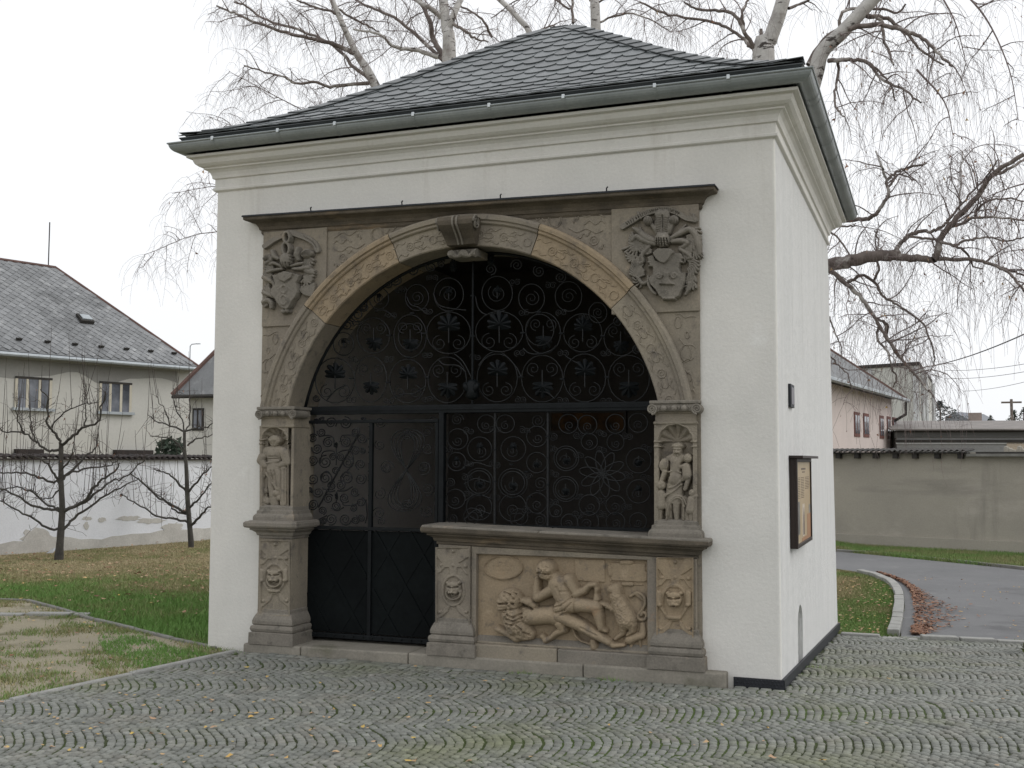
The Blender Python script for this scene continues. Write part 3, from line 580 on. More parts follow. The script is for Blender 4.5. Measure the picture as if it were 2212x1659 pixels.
# step and threshold
sx_ = [.45, 1.02, 2.03, 3.52, 4.615]
for i in range(4):
    h0, h1 = .072+.009*i, .078+.009*i; x0, x1 = sx_[i]+.003, sx_[i+1]-.003; y0 = -.112+rnd.uniform(-.004, .004)
    o = MB().hexa([(x0, y0, -.08), (x1, y0, -.08), (x1, .31, -.08), (x0, .31, -.08)], [(x0, y0, h0), (x1, y0, h1), (x1, .31, h1+.004), (x0, .31, h0+.004)]).build('step_stone', M['step'], ch, bevel=.014)
def mould(name, prof, x0, x1, yf=-.055, yb=.20, m='stone', tilt=None, parent=None, back=True):
    path = [(x0, yb), (x0, yf), (x1, yf), (x1, yb)]
    return MB().sweep(prof, path, tilt=tilt, cap=False).build(name, M[m], parent or ch)
pbase = [(-.02, .385), (.0, .372), (.014, .365), (.014, .338), (.024, .322), (.040, .29), (.046, .268), (.046, .245), (.036, .236), (.054, .226), (.060, .205), (.054, .184), (.046, .178), (.066, .170), (.068, .075), (-.02, .07)]
pcor = [(-.02, .965), (.0, .972), (.010, .980), (.010, .998), (.026, 1.004), (.034, 1.028), (.056, 1.044), (.072, 1.05), (.072, 1.064), (.104, 1.072), (.112, 1.085), (.112, 1.112), (.10, 1.124), (-.05, 1.130)]
ubase = [(-.02, 1.262), (.0, 1.252), (.010, 1.246), (.012, 1.222), (.026, 1.214), (.028, 1.190), (.044, 1.176), (.05, 1.16), (.05, 1.12)]
ucor = [(-.02, 1.925), (.004, 1.930), (.012, 1.938), (.012, 1.950), (.0, 1.956), (.0, 2.012), (.012, 2.018), (.012, 2.03), (-.02, 2.035)]
pt = lambda x, y: -.0225*(x-2.27)
PXS = [(.577, .885), (2.271, 2.558), (4.092, 4.392)]
MB().box(.527, .60, -.012, .30, .06, 2.11).build('jamb', M['stone'], ch); MB().box(4.37, 4.424, -.012, .30, .06, 2.11).build('jamb', M['stone'], ch)
def block(name, x0, x1, y0, y1, z0, z1, m, parent=None, bev=.006): return MB().box(x0, x1, y0, y1, z0, z1).build(name, M[m], parent or ch, bevel=bev)
for i, (x0, x1) in enumerate(PXS):
    block('pedestal', x0, x1, -.055, .30, .06, 1.0, 'stone')
    mould('pedestal_base', pbase if i == 0 else [(o, z+.015*i) for o, z in pbase], x0, x1, m='stone_grey')
for i, (x0, x1) in ((0, (.572, .885)), (2, (4.085, 4.395))):
    dz = 0 if i == 0 else -.045
    block('pilaster', x0, x1, .035, .30, 1.05, 2.11, 'stone')
    if i == 0: block('jamb_facing', .86, x1+.003, -.05, .299, 1.05, 2.06, 'stone')
    mould('pilaster_base', [(o, z+dz) for o, z in ubase], x0, x1, m='stone_grey')
    mould('pilaster_necking', [(o, z+.005) for o, z in ucor], x0, x1)
    cap_ = block('capital', x0-.02, x1+.02, -.093, .30, 2.035, 2.092, 'stone_grey', bev=.008)
    block('abacus', x0-.035, x1+.035, -.105, .30, 2.092, 2.118, 'stone_grey', cap_)
    for xv in (x0-.018, x1+.018):
        t = np.linspace(0, 1, 30); a = -math.pi/2-t*4.6*math.pi*(1 if xv > x0 else -1); r = .040*(1-t*.88)
        bb = MB(); bb.tube(np.c_[xv+r*np.cos(a), np.full(30, -.096), 2.052+r*np.sin(a)], .009*(1-.4*t), 6); bb.tube([(xv, -.09, 2.052), (xv, .1, 2.052)], .036, 14); bb.build('volute', M['stone_grey'], cap_, smooth=False)
    for k in range(3):
        xe = x0+(x1-x0)*(.25+.25*k); bb = MB(); bb.tube([(xe, -.088, 2.078), (xe, -.10, 2.066), (xe, -.102, 2.056), (xe, -.094, 2.042), (xe, -.086, 2.036)], [.006, .022, .025, .018, .004], 10); bb.build('egg', M['stone_grey'], cap_, smooth=True)
        for s_ in (-1, 1):
            xd = xe+s_*.038; bb = MB(); bb.tube([(xd-.008*s_, -.088, 2.078), (xd+.003*s_, -.096, 2.06), (xd-.006*s_, -.09, 2.040)], [.006, .009, .004], 6); bb.build('dart', M['stone_grey'], cap_, smooth=True)
mould('pedestal_cornice', [(o, z) for o, z in pcor], *PXS[0], m='stone_grey', yb=.30)
block('pedestal_top', .50, .99, -.15, .301, 1.105, 1.132, 'stone_grey', bev=.01)
# parapet between the two right pedestals
block('parapet', 2.25, 4.40, .0, .299, .05, 1.0, 'stone_warm')
mould('parapet_cornice', pcor, 2.271, 4.392, m='stone_dark', tilt=pt, yb=.30)
b = MB(); x0, x1 = 2.165, 4.505
for xa, xb_ in ((x0, 3.17), (3.176, x1)):
    b.hexa([(xa, -.165, 1.10+pt(xa, 0)), (xb_, -.165, 1.10+pt(xb_, 0)), (xb_, .30, 1.105+pt(xb_, 0)), (xa, .30, 1.105+pt(xa, 0))], [(xa, -.165, 1.131+pt(xa, 0)), (xb_, -.165, 1.131+pt(xb_, 0)), (xb_, .30, 1.136+pt(xb_, 0)), (xa, .30, 1.136+pt(xa, 0))])
b.build('parapet_slab', M['stone_grey'], ch, bevel=.01)
for (x0, x1, z0, z1) in ((2.562, 2.606, .2, .985), (4.014, 4.088, .2, .95), (2.60, 4.02, .905, .98), (2.562, 4.088, .196, .215)):
    block('panel_frame', x0, x1, -.052, .05, z0, z1, 'stone')
MB().hexa([(2.61, .0, .2), (4.01, .0, .2), (4.01, .05, .2), (2.61, .05, .2)], [(2.61, -.045, .205), (4.01, -.045, .205), (4.01, .0, .262), (2.61, .0, .262)]).build('panel_sill', M['stone_grey'], ch)
for xa, xb_ in ((2.565, 3.30), (3.306, 4.085)): block('plinth_stone', xa, xb_, -.085, .1, .05, .197, 'stone' if xa < 3 else 'stone_grey', bev=.01)

# ------------------------------------------------------------------ carved relief engine: sculpted height fields on the stone
class Fld:
    def __init__(s, m, box, step, Y, mid=.025):
        x0, y0, x1, y1 = box; s.U, s.V = np.meshgrid(np.arange(x0, x1+step, step, dtype=float), np.arange(y0, y1+step, step, dtype=float))
        s.m, s.Y, s.step = m, Y, step; u, v = m(s.U, s.V); s.B = onY(u, v, Y-mid)
        s.px = abs(s.B[1, 0, 2]-s.B[0, 0, 2])/step; s.h = np.zeros_like(s.U)
    def blank(s): s.h = np.zeros_like(s.U); return s
    def cap(s, pts, rs, k=.8, lift=0, flat=1.0):         # chain of tapered round limbs
        if np.isscalar(rs): rs = [rs]*len(pts)
        for (x0, y0), (x1, y1), r0, r1 in zip(pts[:-1], pts[1:], rs[:-1], rs[1:]):
            dx, dy = x1-x0, y1-y0; t = np.clip(((s.U-x0)*dx+(s.V-y0)*dy)/(dx*dx+dy*dy+1e-9), 0, 1)
            d = np.hypot(s.U-x0-t*dx, s.V-y0-t*dy); r = r0+(r1-r0)*t
            s.h = np.maximum(s.h, np.where(d < r, k*s.px*np.sqrt(np.maximum(r*r-d*d, 0))**flat+lift, 0))
        return s
    def ell(s, cx, cy, rx, ry, rot=0, k=.8, lift=0):
        c, n = math.cos(rot), math.sin(rot); a = ((s.U-cx)*c+(s.V-cy)*n)/rx; b_ = (-(s.U-cx)*n+(s.V-cy)*c)/ry; d = a*a+b_*b_
        s.h = np.maximum(s.h, np.where(d < 1, k*s.px*min(rx, ry)*np.sqrt(np.maximum(1-d, 0))+lift, 0)); return s
    def poly(s, pts, h): s.h = np.maximum(s.h, np.where(inpoly(s.U, s.V, pts), h, 0)); return s
    def groove(s, pts, r, d):                            # cut
        for (x0, y0), (x1, y1) in zip(pts[:-1], pts[1:]):
            dx, dy = x1-x0, y1-y0; t = np.clip(((s.U-x0)*dx+(s.V-y0)*dy)/(dx*dx+dy*dy+1e-9), 0, 1); q = np.hypot(s.U-x0-t*dx, s.V-y0-t*dy)
            s.h = s.h-d*np.clip(1-(q/r)**2, 0, 1)*(s.h > 0)
        return s
    def bump(s, cx, cy, r, amp, sc, kind=0):             # hair, curls, wool inside a disc
        q = np.clip(1.2-np.hypot(s.U-cx, s.V-cy)/r, 0, 1); n_ = smooth_noise(s.U, s.V, 1/sc, 5+kind)-.5
        n2 = smooth_noise(s.U, s.V, 2.1/sc, 6+kind)-.5; s.h = np.where(s.h > 0, np.maximum(s.h+amp*(n_+.6*n2)*np.minimum(q*3, 1), .002), 0); return s
    def blur(s, n=1):
        for _ in range(n):
            h = s.h; p = np.pad(h, 1, mode='edge'); s.h = (4*h+2*(p[:-2, 1:-1]+p[2:, 1:-1]+p[1:-1, :-2]+p[1:-1, 2:])+p[:-2, :-2]+p[2:, 2:]+p[:-2, 2:]+p[2:, :-2])/16
        return s
    def build(s, name, m, parent, cut=True, lift=.0, rough=.0012, gain=1.0):
        h = s.h*gain+np.where(s.h > .001, lift, 0)+np.where(s.h > .001, rough*rng.normal(0, 1, s.h.shape)*.5+rough*(smooth_noise(s.U, s.V, .12, 2)-.5), 0)
        V = s.B.copy(); V[..., 1] = s.Y-h; n0, n1 = h.shape; idx = np.arange(n0*n1).reshape(n0, n1)
        if cut: V[..., 1] = np.where(h > .001, V[..., 1], s.Y+.006)
        F = np.stack([idx[:-1, :-1], idx[1:, :-1], idx[1:, 1:], idx[:-1, 1:]], -1).reshape(-1, 4); V = V.reshape(-1, 3)
        if cut:
            g = (h > .001).ravel(); F = F[g[F].any(1)]; used = np.unique(F); mp = np.zeros(len(V), int); mp[used] = np.arange(len(used)); V = V[used]; F = mp[F]
        return obj(name, V, F, m, parent, smooth=not cut)
# ------------------------------------------------------------------ carved panel: man riding a lion, ram and dog
MR = zm(1220, 1370, 5.267); RB = (-120, 90, 2120, 1345); RSTEP = 6.2
panel = MB().box(2.607, 4.013, -.004, .05, .21, .905).build('relief_panel', M['stone_warm'], ch)
f = Fld(MR, RB, RSTEP, -.004)
f.cap([(560, 900), (700, 890), (850, 880), (980, 940)], [120, 118, 122, 100], .75, .006)
f.cap([(330, 880), (390, 1030), (430, 1120)], [140, 140, 100], .75, .006).ell(300, 690, 165, 165, 0, .55, .012)
f.cap([(460, 1050), (560, 1130)], [120, 70], .7, .008).cap([(140, 1060), (290, 1130), (390, 1185)], [44, 46, 55], .9, .012).cap([(400, 1180), (560, 1150)], [50, 60], .8, .008)
f.cap([(970, 990), (1000, 1070), (900, 1120), (830, 1180), (765, 1215)], [80, 56, 42, 34, 38], .9, .01)
f.cap([(1120, 1060), (1160, 1160), (1230, 1225), (1340, 1262)], [16, 14, 13, 13], 1, .008).cap([(1390, 1230), (1400, 1300)], [46, 52], .7, .005)
f.cap([(720, 1160), (760, 1200)], [38, 32], .8, .006)
f.bump(320, 700, 200, .012, 26).bump(400, 960, 190, .010, 30, 3).bump(540, 1130, 110, .008, 26, 5)
for q in [[(150, 640), (190, 560), (270, 530)], [(330, 560), (400, 600), (440, 690)], [(250, 570), (330, 600), (380, 660)], [(440, 720), (420, 800)], [(180, 860), (260, 960)], [(170, 960), (250, 1040)], [(420, 1000), (480, 1060)], [(500, 1100), (580, 1140)], [(300, 860), (380, 900), (480, 850)], [(290, 920), (390, 950), (500, 900)], [(280, 980), (360, 1000), (440, 960)], [(340, 800), (420, 790)]]: f.groove(q, 14, .015)
f2 = Fld(MR, RB, RSTEP, -.004).ell(235, 735, 85, 95, .2, .75, .03).ell(225, 790, 62, 45, .3, .8, .045).ell(210, 700, 60, 34, .3, .6, .05).cap([(370, 720), (375, 730)], 34, .8, .03)
f.h = np.maximum(f.h, f2.h); f.groove([(190, 725), (300, 715)], 13, .03).groove([(190, 815), (280, 800)], 10, .025).groove([(362, 722), (376, 722)], 15, .03)
f.cap([(480, 690), (560, 710), (620, 760)], [42, 62, 40], .8, .02).groove([(490, 730), (560, 765), (610, 800)], 14, .035)
f.cap([(480, 800), (540, 820)], [34, 40], .8, .012).blur(1)
tag(f.build('lion_relief', M['stone_warm'], panel, gain=1.6, lift=.020), 'curly-maned lion lying under the man')
f = Fld(MR, RB, RSTEP, -.004)
f.cap([(940, 470), (1000, 600), (1050, 720)], [125, 120, 112], .62, .026)
f.cap([(1075, 410), (1110, 480), (1175, 600)], [78, 72, 62], .8, .022).cap([(1175, 600), (1270, 560), (1340, 490), (1420, 475)], [64, 52, 38, 34], .9, .02)
f.cap([(1420, 475), (1440, 540), (1430, 600), (1440, 670)], [34, 32, 26, 46], .9, .012)
f.cap([(870, 540), (780, 590), (690, 645)], [78, 66, 56], .85, .024).cap([(665, 650), (655, 520), (665, 390)], [62, 50, 36], .85, .016)
f.cap([(1060, 740), (1250, 745), (1440, 775)], [118, 92, 78], .75, .026).cap([(1440, 780), (1470, 900), (1500, 1050)], [72, 60, 40], .85, .022).cap([(1500, 1055), (1560, 1092)], [42, 24], .9, .014)
f.cap([(960, 880), (1230, 1010), (1460, 1150), (1600, 1235)], [92, 78, 60, 42], .8, .022).cap([(1590, 1235), (1660, 1285), (1790, 1275)], [44, 36, 26], .9, .01)
f.cap([(860, 400), (900, 380)], [60, 66], .8, .02)
f.cap([(990, 780), (1120, 720)], [100, 80], .55, .036)
for q in [[(900, 770), (1010, 740), (1140, 640)], [(930, 840), (1060, 800), (1150, 700)], [(1000, 870), (1110, 830)], [(1180, 660), (1180, 880)]]: f.groove(q, 12, .010)
for q in [[(960, 500), (1010, 640)], [(1050, 470), (1130, 590)], [(880, 650), (960, 700)], [(1000, 560), (1090, 560)], [(1260, 1030), (1460, 1140)]]: f.groove(q, 18, .006)
f2 = Fld(MR, RB, RSTEP, -.004).ell(785, 270, 122, 118, .1, .68, .03).ell(790, 345, 92, 74, .2, .7, .04)
f2.bump(760, 235, 150, .015, 24, 8); f.h = np.maximum(f.h, f2.h)
f.cap([(740, 330), (765, 372)], [16, 22], .8, .055).groove([(700, 320), (745, 315)], 13, .02).groove([(790, 330), (845, 335)], 13, .02).groove([(740, 398), (800, 405)], 9, .014).blur(1)
tag(f.build('man_relief', M['stone_warm'], panel, gain=1.6, lift=.020), 'bare man with curly hair leaning his head on one hand')
f = Fld(MR, RB, RSTEP, -.004)
f.cap([(1690, 640), (1760, 780), (1830, 950)], [88, 108, 128], .7, .01).cap([(1640, 540), (1700, 520), (1700, 640)], [62, 62, 80], .8, .014).cap([(1660, 800), (1590, 760), (1490, 725)], [52, 42, 28], .9, .01)
f.cap([(1790, 1050), (1780, 1120), (1680, 1195)], [58, 36, 24], .9, .01).cap([(1900, 1010), (1900, 1090), (1840, 1145)], [62, 40, 24], .9, .01)
f.bump(1770, 830, 260, .010, 15, 2).groove([(1640, 500), (1600, 520)], 10, .01).cap([(1720, 510), (1745, 560)], 22, .9, .02).blur(1)
tag(f.build('ram_relief', M['stone_warm'], panel, gain=1.6, lift=.016), 'woolly ram standing on its hind legs')
f = Fld(MR, RB, RSTEP, -.004).cap([(1860, 1210), (1960, 1170), (2020, 1160)], [66, 58, 54], .7, .004).cap([(2030, 1130), (2030, 1010)], [56, 40], .6).cap([(1890, 1250), (1870, 1315)], [28, 20], .8).cap([(1990, 1220), (2010, 1330)], [24, 14], .8).cap([(1810, 1230), (1790, 1260)], [36, 24], .8)
tag(f.build('dog_relief', M['stone_warm'], panel, gain=1.75), 'small dog crouching in the right corner')
f = Fld(MR, RB, RSTEP, -.004).cap(smoothpts([(1870, 640), (1960, 590), (2045, 640), (2065, 740), (2020, 820), (1970, 890), (1990, 945), (2060, 940), (2085, 880), (2040, 850), (2015, 885)], 3), 24, .9, .004).cap([(1950, 600), (2030, 690)], [40, 20], .7)
f.build('scroll_relief', M['stone_warm'], panel, gain=1.75)
f = Fld(MR, RB, RSTEP, -.004)
f.h = np.where(inpoly(f.U, f.V, [(1125, 148), (1532, 158), (1532, 452), (1150, 432)]), .012, 0)+np.where(inpoly(f.U, f.V, [(1612, 205), (2065, 215), (2060, 448), (1612, 430)]), .014, 0)
f.cap([(1760, 190), (1880, 190)], 34, .7, .01).cap([(1600, 255), (1605, 350)], 30, .7, .01).cap([(1770, 478), (1890, 480)], 26, .7, .01).cap([(2075, 330), (2075, 420)], 24, .7, .006)
f.cap([(1600, 430), (1700, 470), (2030, 490)], 9, 1, .004).cap([(1590, 180), (1740, 185)], 9, 1, .004).cap([(2080, 190), (2080, 460)], 8, 1, .004)
f.build('blank_tablets', M['stone_warm'], panel)
f = Fld(MR, (-110, 90, 480, 430), 4.5, -.004); a_ = ((f.U-195)/258)**2+((f.V-258)/158)**2
f.h = np.where(a_ < 1, .010, 0)+np.where((a_ < 1) & (a_ > .80), .012, 0)+np.where((a_ < .92) & (a_ > .86), -.006, 0)
for row, (xa, xb_) in enumerate([(110, 330), (60, 350), (90, 320)]):
    x = xa
    while x < xb_:
        w = rnd.uniform(10, 26); y = 205+row*45; f.groove([(x, y-14), (x+rnd.choice([0, w*.5]), y+14)], 5, .004)
        if rnd.random() < .6: f.groove([(x, y+rnd.choice([-12, 0, 12])), (x+w*.7, y+rnd.choice([-12, 0, 12]))], 5, .004)
        x += w+10
tag(f.build('oval_tablet', M['stone_warm'], panel), 'oval tablet with worn illegible lettering')

# ------------------------------------------------------------------ coats of arms
def curl_fan(f, cx, cy, R0, R1, a0, a1, n, r, k=.9, lift=.008, bend=.5):
    for i in range(n):
        a = math.radians(a0+(a1-a0)*i/(n-1)); p = [(cx+R0*math.cos(a), cy+R0*math.sin(a)), (cx+(R0+R1)/2*math.cos(a+bend*.3), cy+(R0+R1)/2*math.sin(a+bend*.3)), (cx+R1*math.cos(a+bend), cy+R1*math.sin(a+bend))]
        f.cap(smoothpts(p, 3), np.linspace(r*.7, r, 7).tolist()[:7], k, lift)
def spiral(cx, cy, r, turns, a0=0, n=26, sgn=1, k=.85):
    t = np.linspace(0, 1, n); a = a0+sgn*t*turns*2*math.pi; q = r*(1-t*k); return np.c_[cx+q*np.cos(a), cy+q*np.sin(a)]
MK = zm(1540, 500, 5.925); YK = -.036
f = Fld(MK, (60, 80, 1290, 1520), 5.5, YK)
for pts, rs in [([(600, 620), (450, 570), (330, 460), (255, 420)], [34, 40, 36, 20]), ([(590, 660), (420, 610), (310, 545), (250, 600)], [30, 42, 40, 30]), ([(820, 570), (960, 500), (1090, 440), (1180, 520), (1225, 660), (1240, 800)], [32, 40, 46, 48, 44, 24]), ([(830, 620), (960, 610), (1060, 640), (1000, 700)], [30, 46, 46, 30]),
                ([(820, 560), (930, 480), (1040, 370)], [22, 24, 12]), ([(600, 600), (420, 500), (350, 410)], [20, 22, 12]), ([(500, 690), (440, 760), (390, 830), (410, 910), (360, 940)], [26, 30, 28, 24, 20]), ([(960, 740), (1060, 800), (1110, 860), (1060, 870)], [30, 32, 30, 20]), ([(480, 1130), (490, 1250), (540, 1350), (590, 1390)], [18, 26, 24, 20]), ([(1090, 1230), (1070, 1330), (1030, 1400)], [24, 24, 18]), ([(330, 1160), (400, 1240), (470, 1210)], [26, 28, 20])]:
    f.cap(smoothpts(pts, 3), np.interp(np.linspace(0, len(rs)-1, (len(pts)-1)*3+1), range(len(rs)), rs), .85, .012)
curl_fan(f, 430, 620, 60, 230, 115, 185, 8, 22); curl_fan(f, 300, 600, 40, 240, 80, 135, 5, 20, bend=.2); curl_fan(f, 470, 1080, 60, 260, 150, 215, 9, 20, bend=.45); curl_fan(f, 360, 1180, 20, 110, 60, 200, 5, 16)
curl_fan(f, 1000, 560, 60, 240, -25, 60, 7, 24, bend=.5); curl_fan(f, 1180, 700, 20, 170, 50, 110, 5, 18, bend=-.2); curl_fan(f, 1010, 960, 80, 210, -40, 50, 7, 20, bend=.5); curl_fan(f, 1080, 1090, 30, 150, 20, 90, 5, 18)
curl_fan(f, 560, 760, 40, 200, 150, 210, 6, 20); curl_fan(f, 900, 720, 40, 230, -30, 30, 6, 20); curl_fan(f, 1130, 480, 20, 120, -60, 60, 5, 20); curl_fan(f, 1100, 1200, 20, 130, 20, 110, 5, 18); curl_fan(f, 260, 820, 10, 110, 70, 170, 5, 20); curl_fan(f, 420, 930, 30, 130, 120, 240, 6, 18)
f.build('mantling', M['stone_grey'], ch, gain=1.6, lift=.014)
f = Fld(MK, (60, 80, 1290, 1520), 5.5, YK)
f.poly([(570, 830), (600, 900), (660, 930), (735, 955), (800, 900), (830, 830), (880, 790), (980, 800), (1010, 870), (960, 960), (950, 1020), (970, 1085), (1035, 1080), (1035, 1190), (1005, 1300), (950, 1430), (860, 1485), (735, 1485), (650, 1430), (600, 1340), (520, 1260), (485, 1160), (560, 1110), (560, 1010), (500, 950), (485, 850), (530, 830)], .036)
f.poly([(560, 800), (640, 730), (820, 730), (890, 790), (830, 850), (800, 905), (735, 958), (660, 930), (610, 890)], .052)
f.cap(spiral(655, 1130, 48, 1.3, 0, 20, 1), 15, .9, .036).cap(spiral(880, 1125, 50, 1.3, math.pi, 20, -1), 15, .9, .036)
f.poly([(715, 1085), (820, 1085), (800, 1170), (830, 1225), (880, 1262), (670, 1262), (715, 1225), (735, 1170)], .054).cap([(675, 1252), (870, 1258)], 16, .9, .046).cap([(715, 1465), (870, 1465)], 22, .8, .03)
for p in [[(495, 870), (530, 860)], [(490, 930), (540, 930)], [(500, 985), (550, 980)], [(1000, 870), (970, 870)], [(995, 930), (960, 930)]]: f.cap(p, 18, .8, .03)
f.blur(1).build('shield', M['stone_grey'], ch, gain=1.5, lift=.012)
f = Fld(MK, (60, 80, 1290, 1520), 5.5, YK).ell(700, 600, 112, 112, 0, .55, .03).cap([(700, 530), (700, 470)], [95, 70], .5, .02).cap([(640, 430), (660, 200)], [70, 60], .6, .016).cap([(760, 430), (740, 200)], [70, 60], .6, .016).ell(480, 310, 70, 70, .5, .8, .014).ell(860, 300, 75, 70, -.5, .8, .014).cap([(620, 480), (520, 350)], [40, 26], .7, .014).cap([(780, 480), (850, 340)], [40, 26], .7, .014).ell(690, 220, 110, 60, 0, .6, .02)
for k in range(9): f.groove([(590+k*4, 270+k*26), (680, 285+k*26)], 7, .007); f.groove([(800-k*4, 270+k*26), (720, 285+k*26)], 7, .007)
f.groove([(702, 240), (702, 500)], 9, .012)
for x in (630, 665, 700, 738, 775): f.groove([(x, 590), (x+(x-700)*.1, 690)], 10, .022)
for y in (625, 660): f.groove([(610, y), (790, y)], 6, .010)
for k in range(5): f.groove([(430+k*22, 280), (450+k*22, 370)], 6, .008); f.groove([(810+k*24, 350), (830+k*20, 250)], 6, .008)
f.build('crested_helmet', M['stone_grey'], ch, gain=1.5, lift=.012)
bp = smoothpts([(95, 400), (230, 320), (370, 235), (480, 185), (590, 155), (720, 143), (830, 160), (930, 205), (1030, 265), (1175, 292)], 4)
f = Fld(MK, (40, 60, 1290, 520), 5, YK); f.cap(bp, 40, .0, .024); f.cap(bp+np.array([6, 36]), 9, .9, .022); f.cap([(330, 190), (370, 270)], 22, .7, .02).cap([(1140, 210), (1170, 300)], 18, .7, .02)
for i in range(2, len(bp)-8):
    p = bp[i]; q = bp[i+1]-bp[i]; q = q/np.hypot(*q)*10; nrm = np.array([-q[1], q[0]])*2.2
    f.groove([tuple(p-nrm), tuple(p+nrm+q*rnd.uniform(-.8, .8))], 6, .009)
    if rnd.random() < .5: f.groove([tuple(p+nrm*rnd.uniform(-.8, .8)), tuple(p+q*1.6)], 6, .008)
tag(f.build('motto_ribbon', M['stone_grey'], ch, gain=1.6), 'ribbon of worn illegible letters over the right arms')
MKL = zm(640, 570, 7.211)
f = Fld(MKL, (120, 40, 1180, 1580), 6.5, YK)
for pts, rs in [([(480, 700), (350, 640), (270, 660)], [24, 34, 26]), ([(490, 740), (330, 770), (220, 800)], [26, 34, 24]), ([(650, 690), (760, 660), (860, 640)], [24, 32, 30]), ([(680, 740), (820, 740), (960, 720)], [24, 40, 44]), ([(180, 560), (240, 520), (280, 580), (200, 640)], [40, 50, 44, 30]), ([(310, 420), (350, 520), (420, 560)], [30, 44, 34]), ([(160, 900), (260, 950), (340, 1010), (350, 1100)], [40, 44, 34, 24]), ([(150, 1170), (260, 1210), (330, 1250)], [34, 40, 26]), ([(140, 1340), (230, 1310), (290, 1350), (290, 1440)], [30, 50, 40, 30]), ([(770, 380), (760, 480), (780, 570)], [40, 56, 40])]:
    f.cap(smoothpts(pts, 3), np.interp(np.linspace(0, len(rs)-1, (len(pts)-1)*3+1), range(len(rs)), rs), .85, .014)
f.ell(940, 470, 115, 80, -.2, .7, .014).ell(960, 780, 110, 60, .4, .6, .01); curl_fan(f, 860, 780, 60, 200, -30, 70, 8, 22); curl_fan(f, 720, 1040, 110, 340, 8, 48, 9, 20, bend=-.25); curl_fan(f, 950, 900, 10, 80, 20, 160, 5, 22); curl_fan(f, 330, 900, 60, 200, 160, 230, 6, 20)
curl_fan(f, 300, 1150, 30, 170, 120, 220, 6, 22); curl_fan(f, 330, 720, 20, 180, 150, 230, 5, 20); curl_fan(f, 880, 560, 20, 170, -20, 80, 6, 22); curl_fan(f, 870, 900, 20, 150, -40, 60, 5, 22); curl_fan(f, 230, 1330, 10, 110, 100, 220, 5, 22)
for k in range(6): f.groove([(850+k*30, 500), (930+k*20, 420)], 8, .010); f.groove([(140+k*26, 600), (180+k*22, 500)], 7, .008)
f.build('mantling', M['stone_grey'], ch, gain=1.6, lift=.014)
f = Fld(MKL, (120, 40, 1180, 1580), 6.5, YK)
f.poly([(330, 860), (440, 840), (480, 950), (575, 1000), (690, 920), (730, 835), (830, 855), (800, 950), (765, 1000), (795, 1100), (790, 1180), (755, 1260), (700, 1320), (640, 1440), (600, 1475), (520, 1460), (455, 1410), (385, 1300), (315, 1215), (310, 1110), (380, 1020), (360, 950)], .038)
f.poly([(440, 840), (560, 790), (740, 830), (690, 915), (575, 998), (480, 950)], .05)
t_ = np.linspace(0, 2*math.pi, 17)
for cx, cy, rx, ry in ((550, 1120, 48, 72), (545, 1310, 58, 86)): f.cap(np.c_[cx+rx*np.cos(t_), cy+ry*np.sin(t_)], 17, .9, .038)
f.cap([(450, 1120), (500, 1070)], 12, .9, .036).cap([(610, 1070), (670, 1130)], 12, .9, .036).ell(510, 1510, 48, 44, 0, .8, .02).ell(580, 1500, 44, 40, 0, .8, .02)
f.blur(1).build('shield', M['stone_grey'], ch, gain=1.5, lift=.012)
f = Fld(MKL, (120, 40, 1180, 1580), 6.5, YK)
for cx, cy, rx, ry in ((590, 180, 55, 95), (575, 385, 62, 110)): f.cap(np.c_[cx+rx*np.cos(t_), cy+ry*np.sin(t_)], 24, .9, .03)
f.ell(570, 600, 95, 130, 0, .6, .03).cap([(510, 510), (640, 510)], 26, .8, .03).cap([(500, 560), (650, 570)], 22, .8, .04)
for x in (520, 560, 600, 640): f.groove([(x, 640), (x-6, 730)], 9, .022)
f.build('crested_helmet', M['stone_grey'], ch, gain=1.5, lift=.012)
bp = smoothpts([(165, 330), (330, 215), (500, 130), (620, 80), (760, 125), (930, 190), (1060, 290), (1105, 400)], 4)
f = Fld(MKL, (120, 20, 1200, 480), 6, YK); f.cap(bp, 48, .0, .022); f.cap(bp+np.array([-4, 42]), 10, .9, .02)
for i in range(19, len(bp)-2):
    p = bp[i]; f.groove([tuple(p+(-14, -20)), tuple(p+(10, 22))], 7, .007)
f.build('motto_ribbon', M['stone_grey'], ch, gain=1.6)

# ------------------------------------------------------------------ niches with statues
MS = zm(1560, 950, 4.146); MSL = zm(640, 1000, 4.879)
def niche(m, box, step, colx, top, shell, R, bottom, par, mat_):
    f = Fld(m, box, step, .035, .07); U, V = f.U, f.V; cx, cy = shell; r = np.hypot(U-cx, V-cy); an = np.arctan2(cy-V, U-cx)
    FR = .088; inside = ((np.abs(U-cx) < (colx[2]-colx[1])/2) & (V >= cy) & (V < bottom)) | ((r < R*(1+.045*np.abs(np.sin(an*5.5)))) & (V < cy))
    sh = np.where(V < cy, .012+.055*(r/R)**2+.030*(np.abs(np.sin(an*5.5))-.6)*np.clip(r/R*1.3, 0, 1), .004)
    f.h = np.where(inside, sh, FR); rim = (np.abs(r-R*(1+.045*np.abs(np.sin(an*5.5)))) < R*.05) & (V < cy); f.h = np.where(rim, FR+.012, f.h)
    for yy in (cy, cy+R*.28):                            # impost strips
        f.h = np.where((np.abs(V-yy) < R*.05) & ~((np.abs(U-cx) < (colx[2]-colx[1])/2-R*.12)), np.maximum(f.h, FR+.010), f.h)
    f.blur(1); o = f.build('niche', mat_, par, cut=False); return o
nR = niche(MS, (318, 440, 760, 1475), 4.5, (320, 365, 705, 757), 440, (540, 640), 178, 1470, ch, M['stone'])
nL = niche(MSL, (58, 318, 408, 1400), 5.0, (58, 85, 385, 408), 318, (240, 490), 152, 1400, ch, M['stone'])
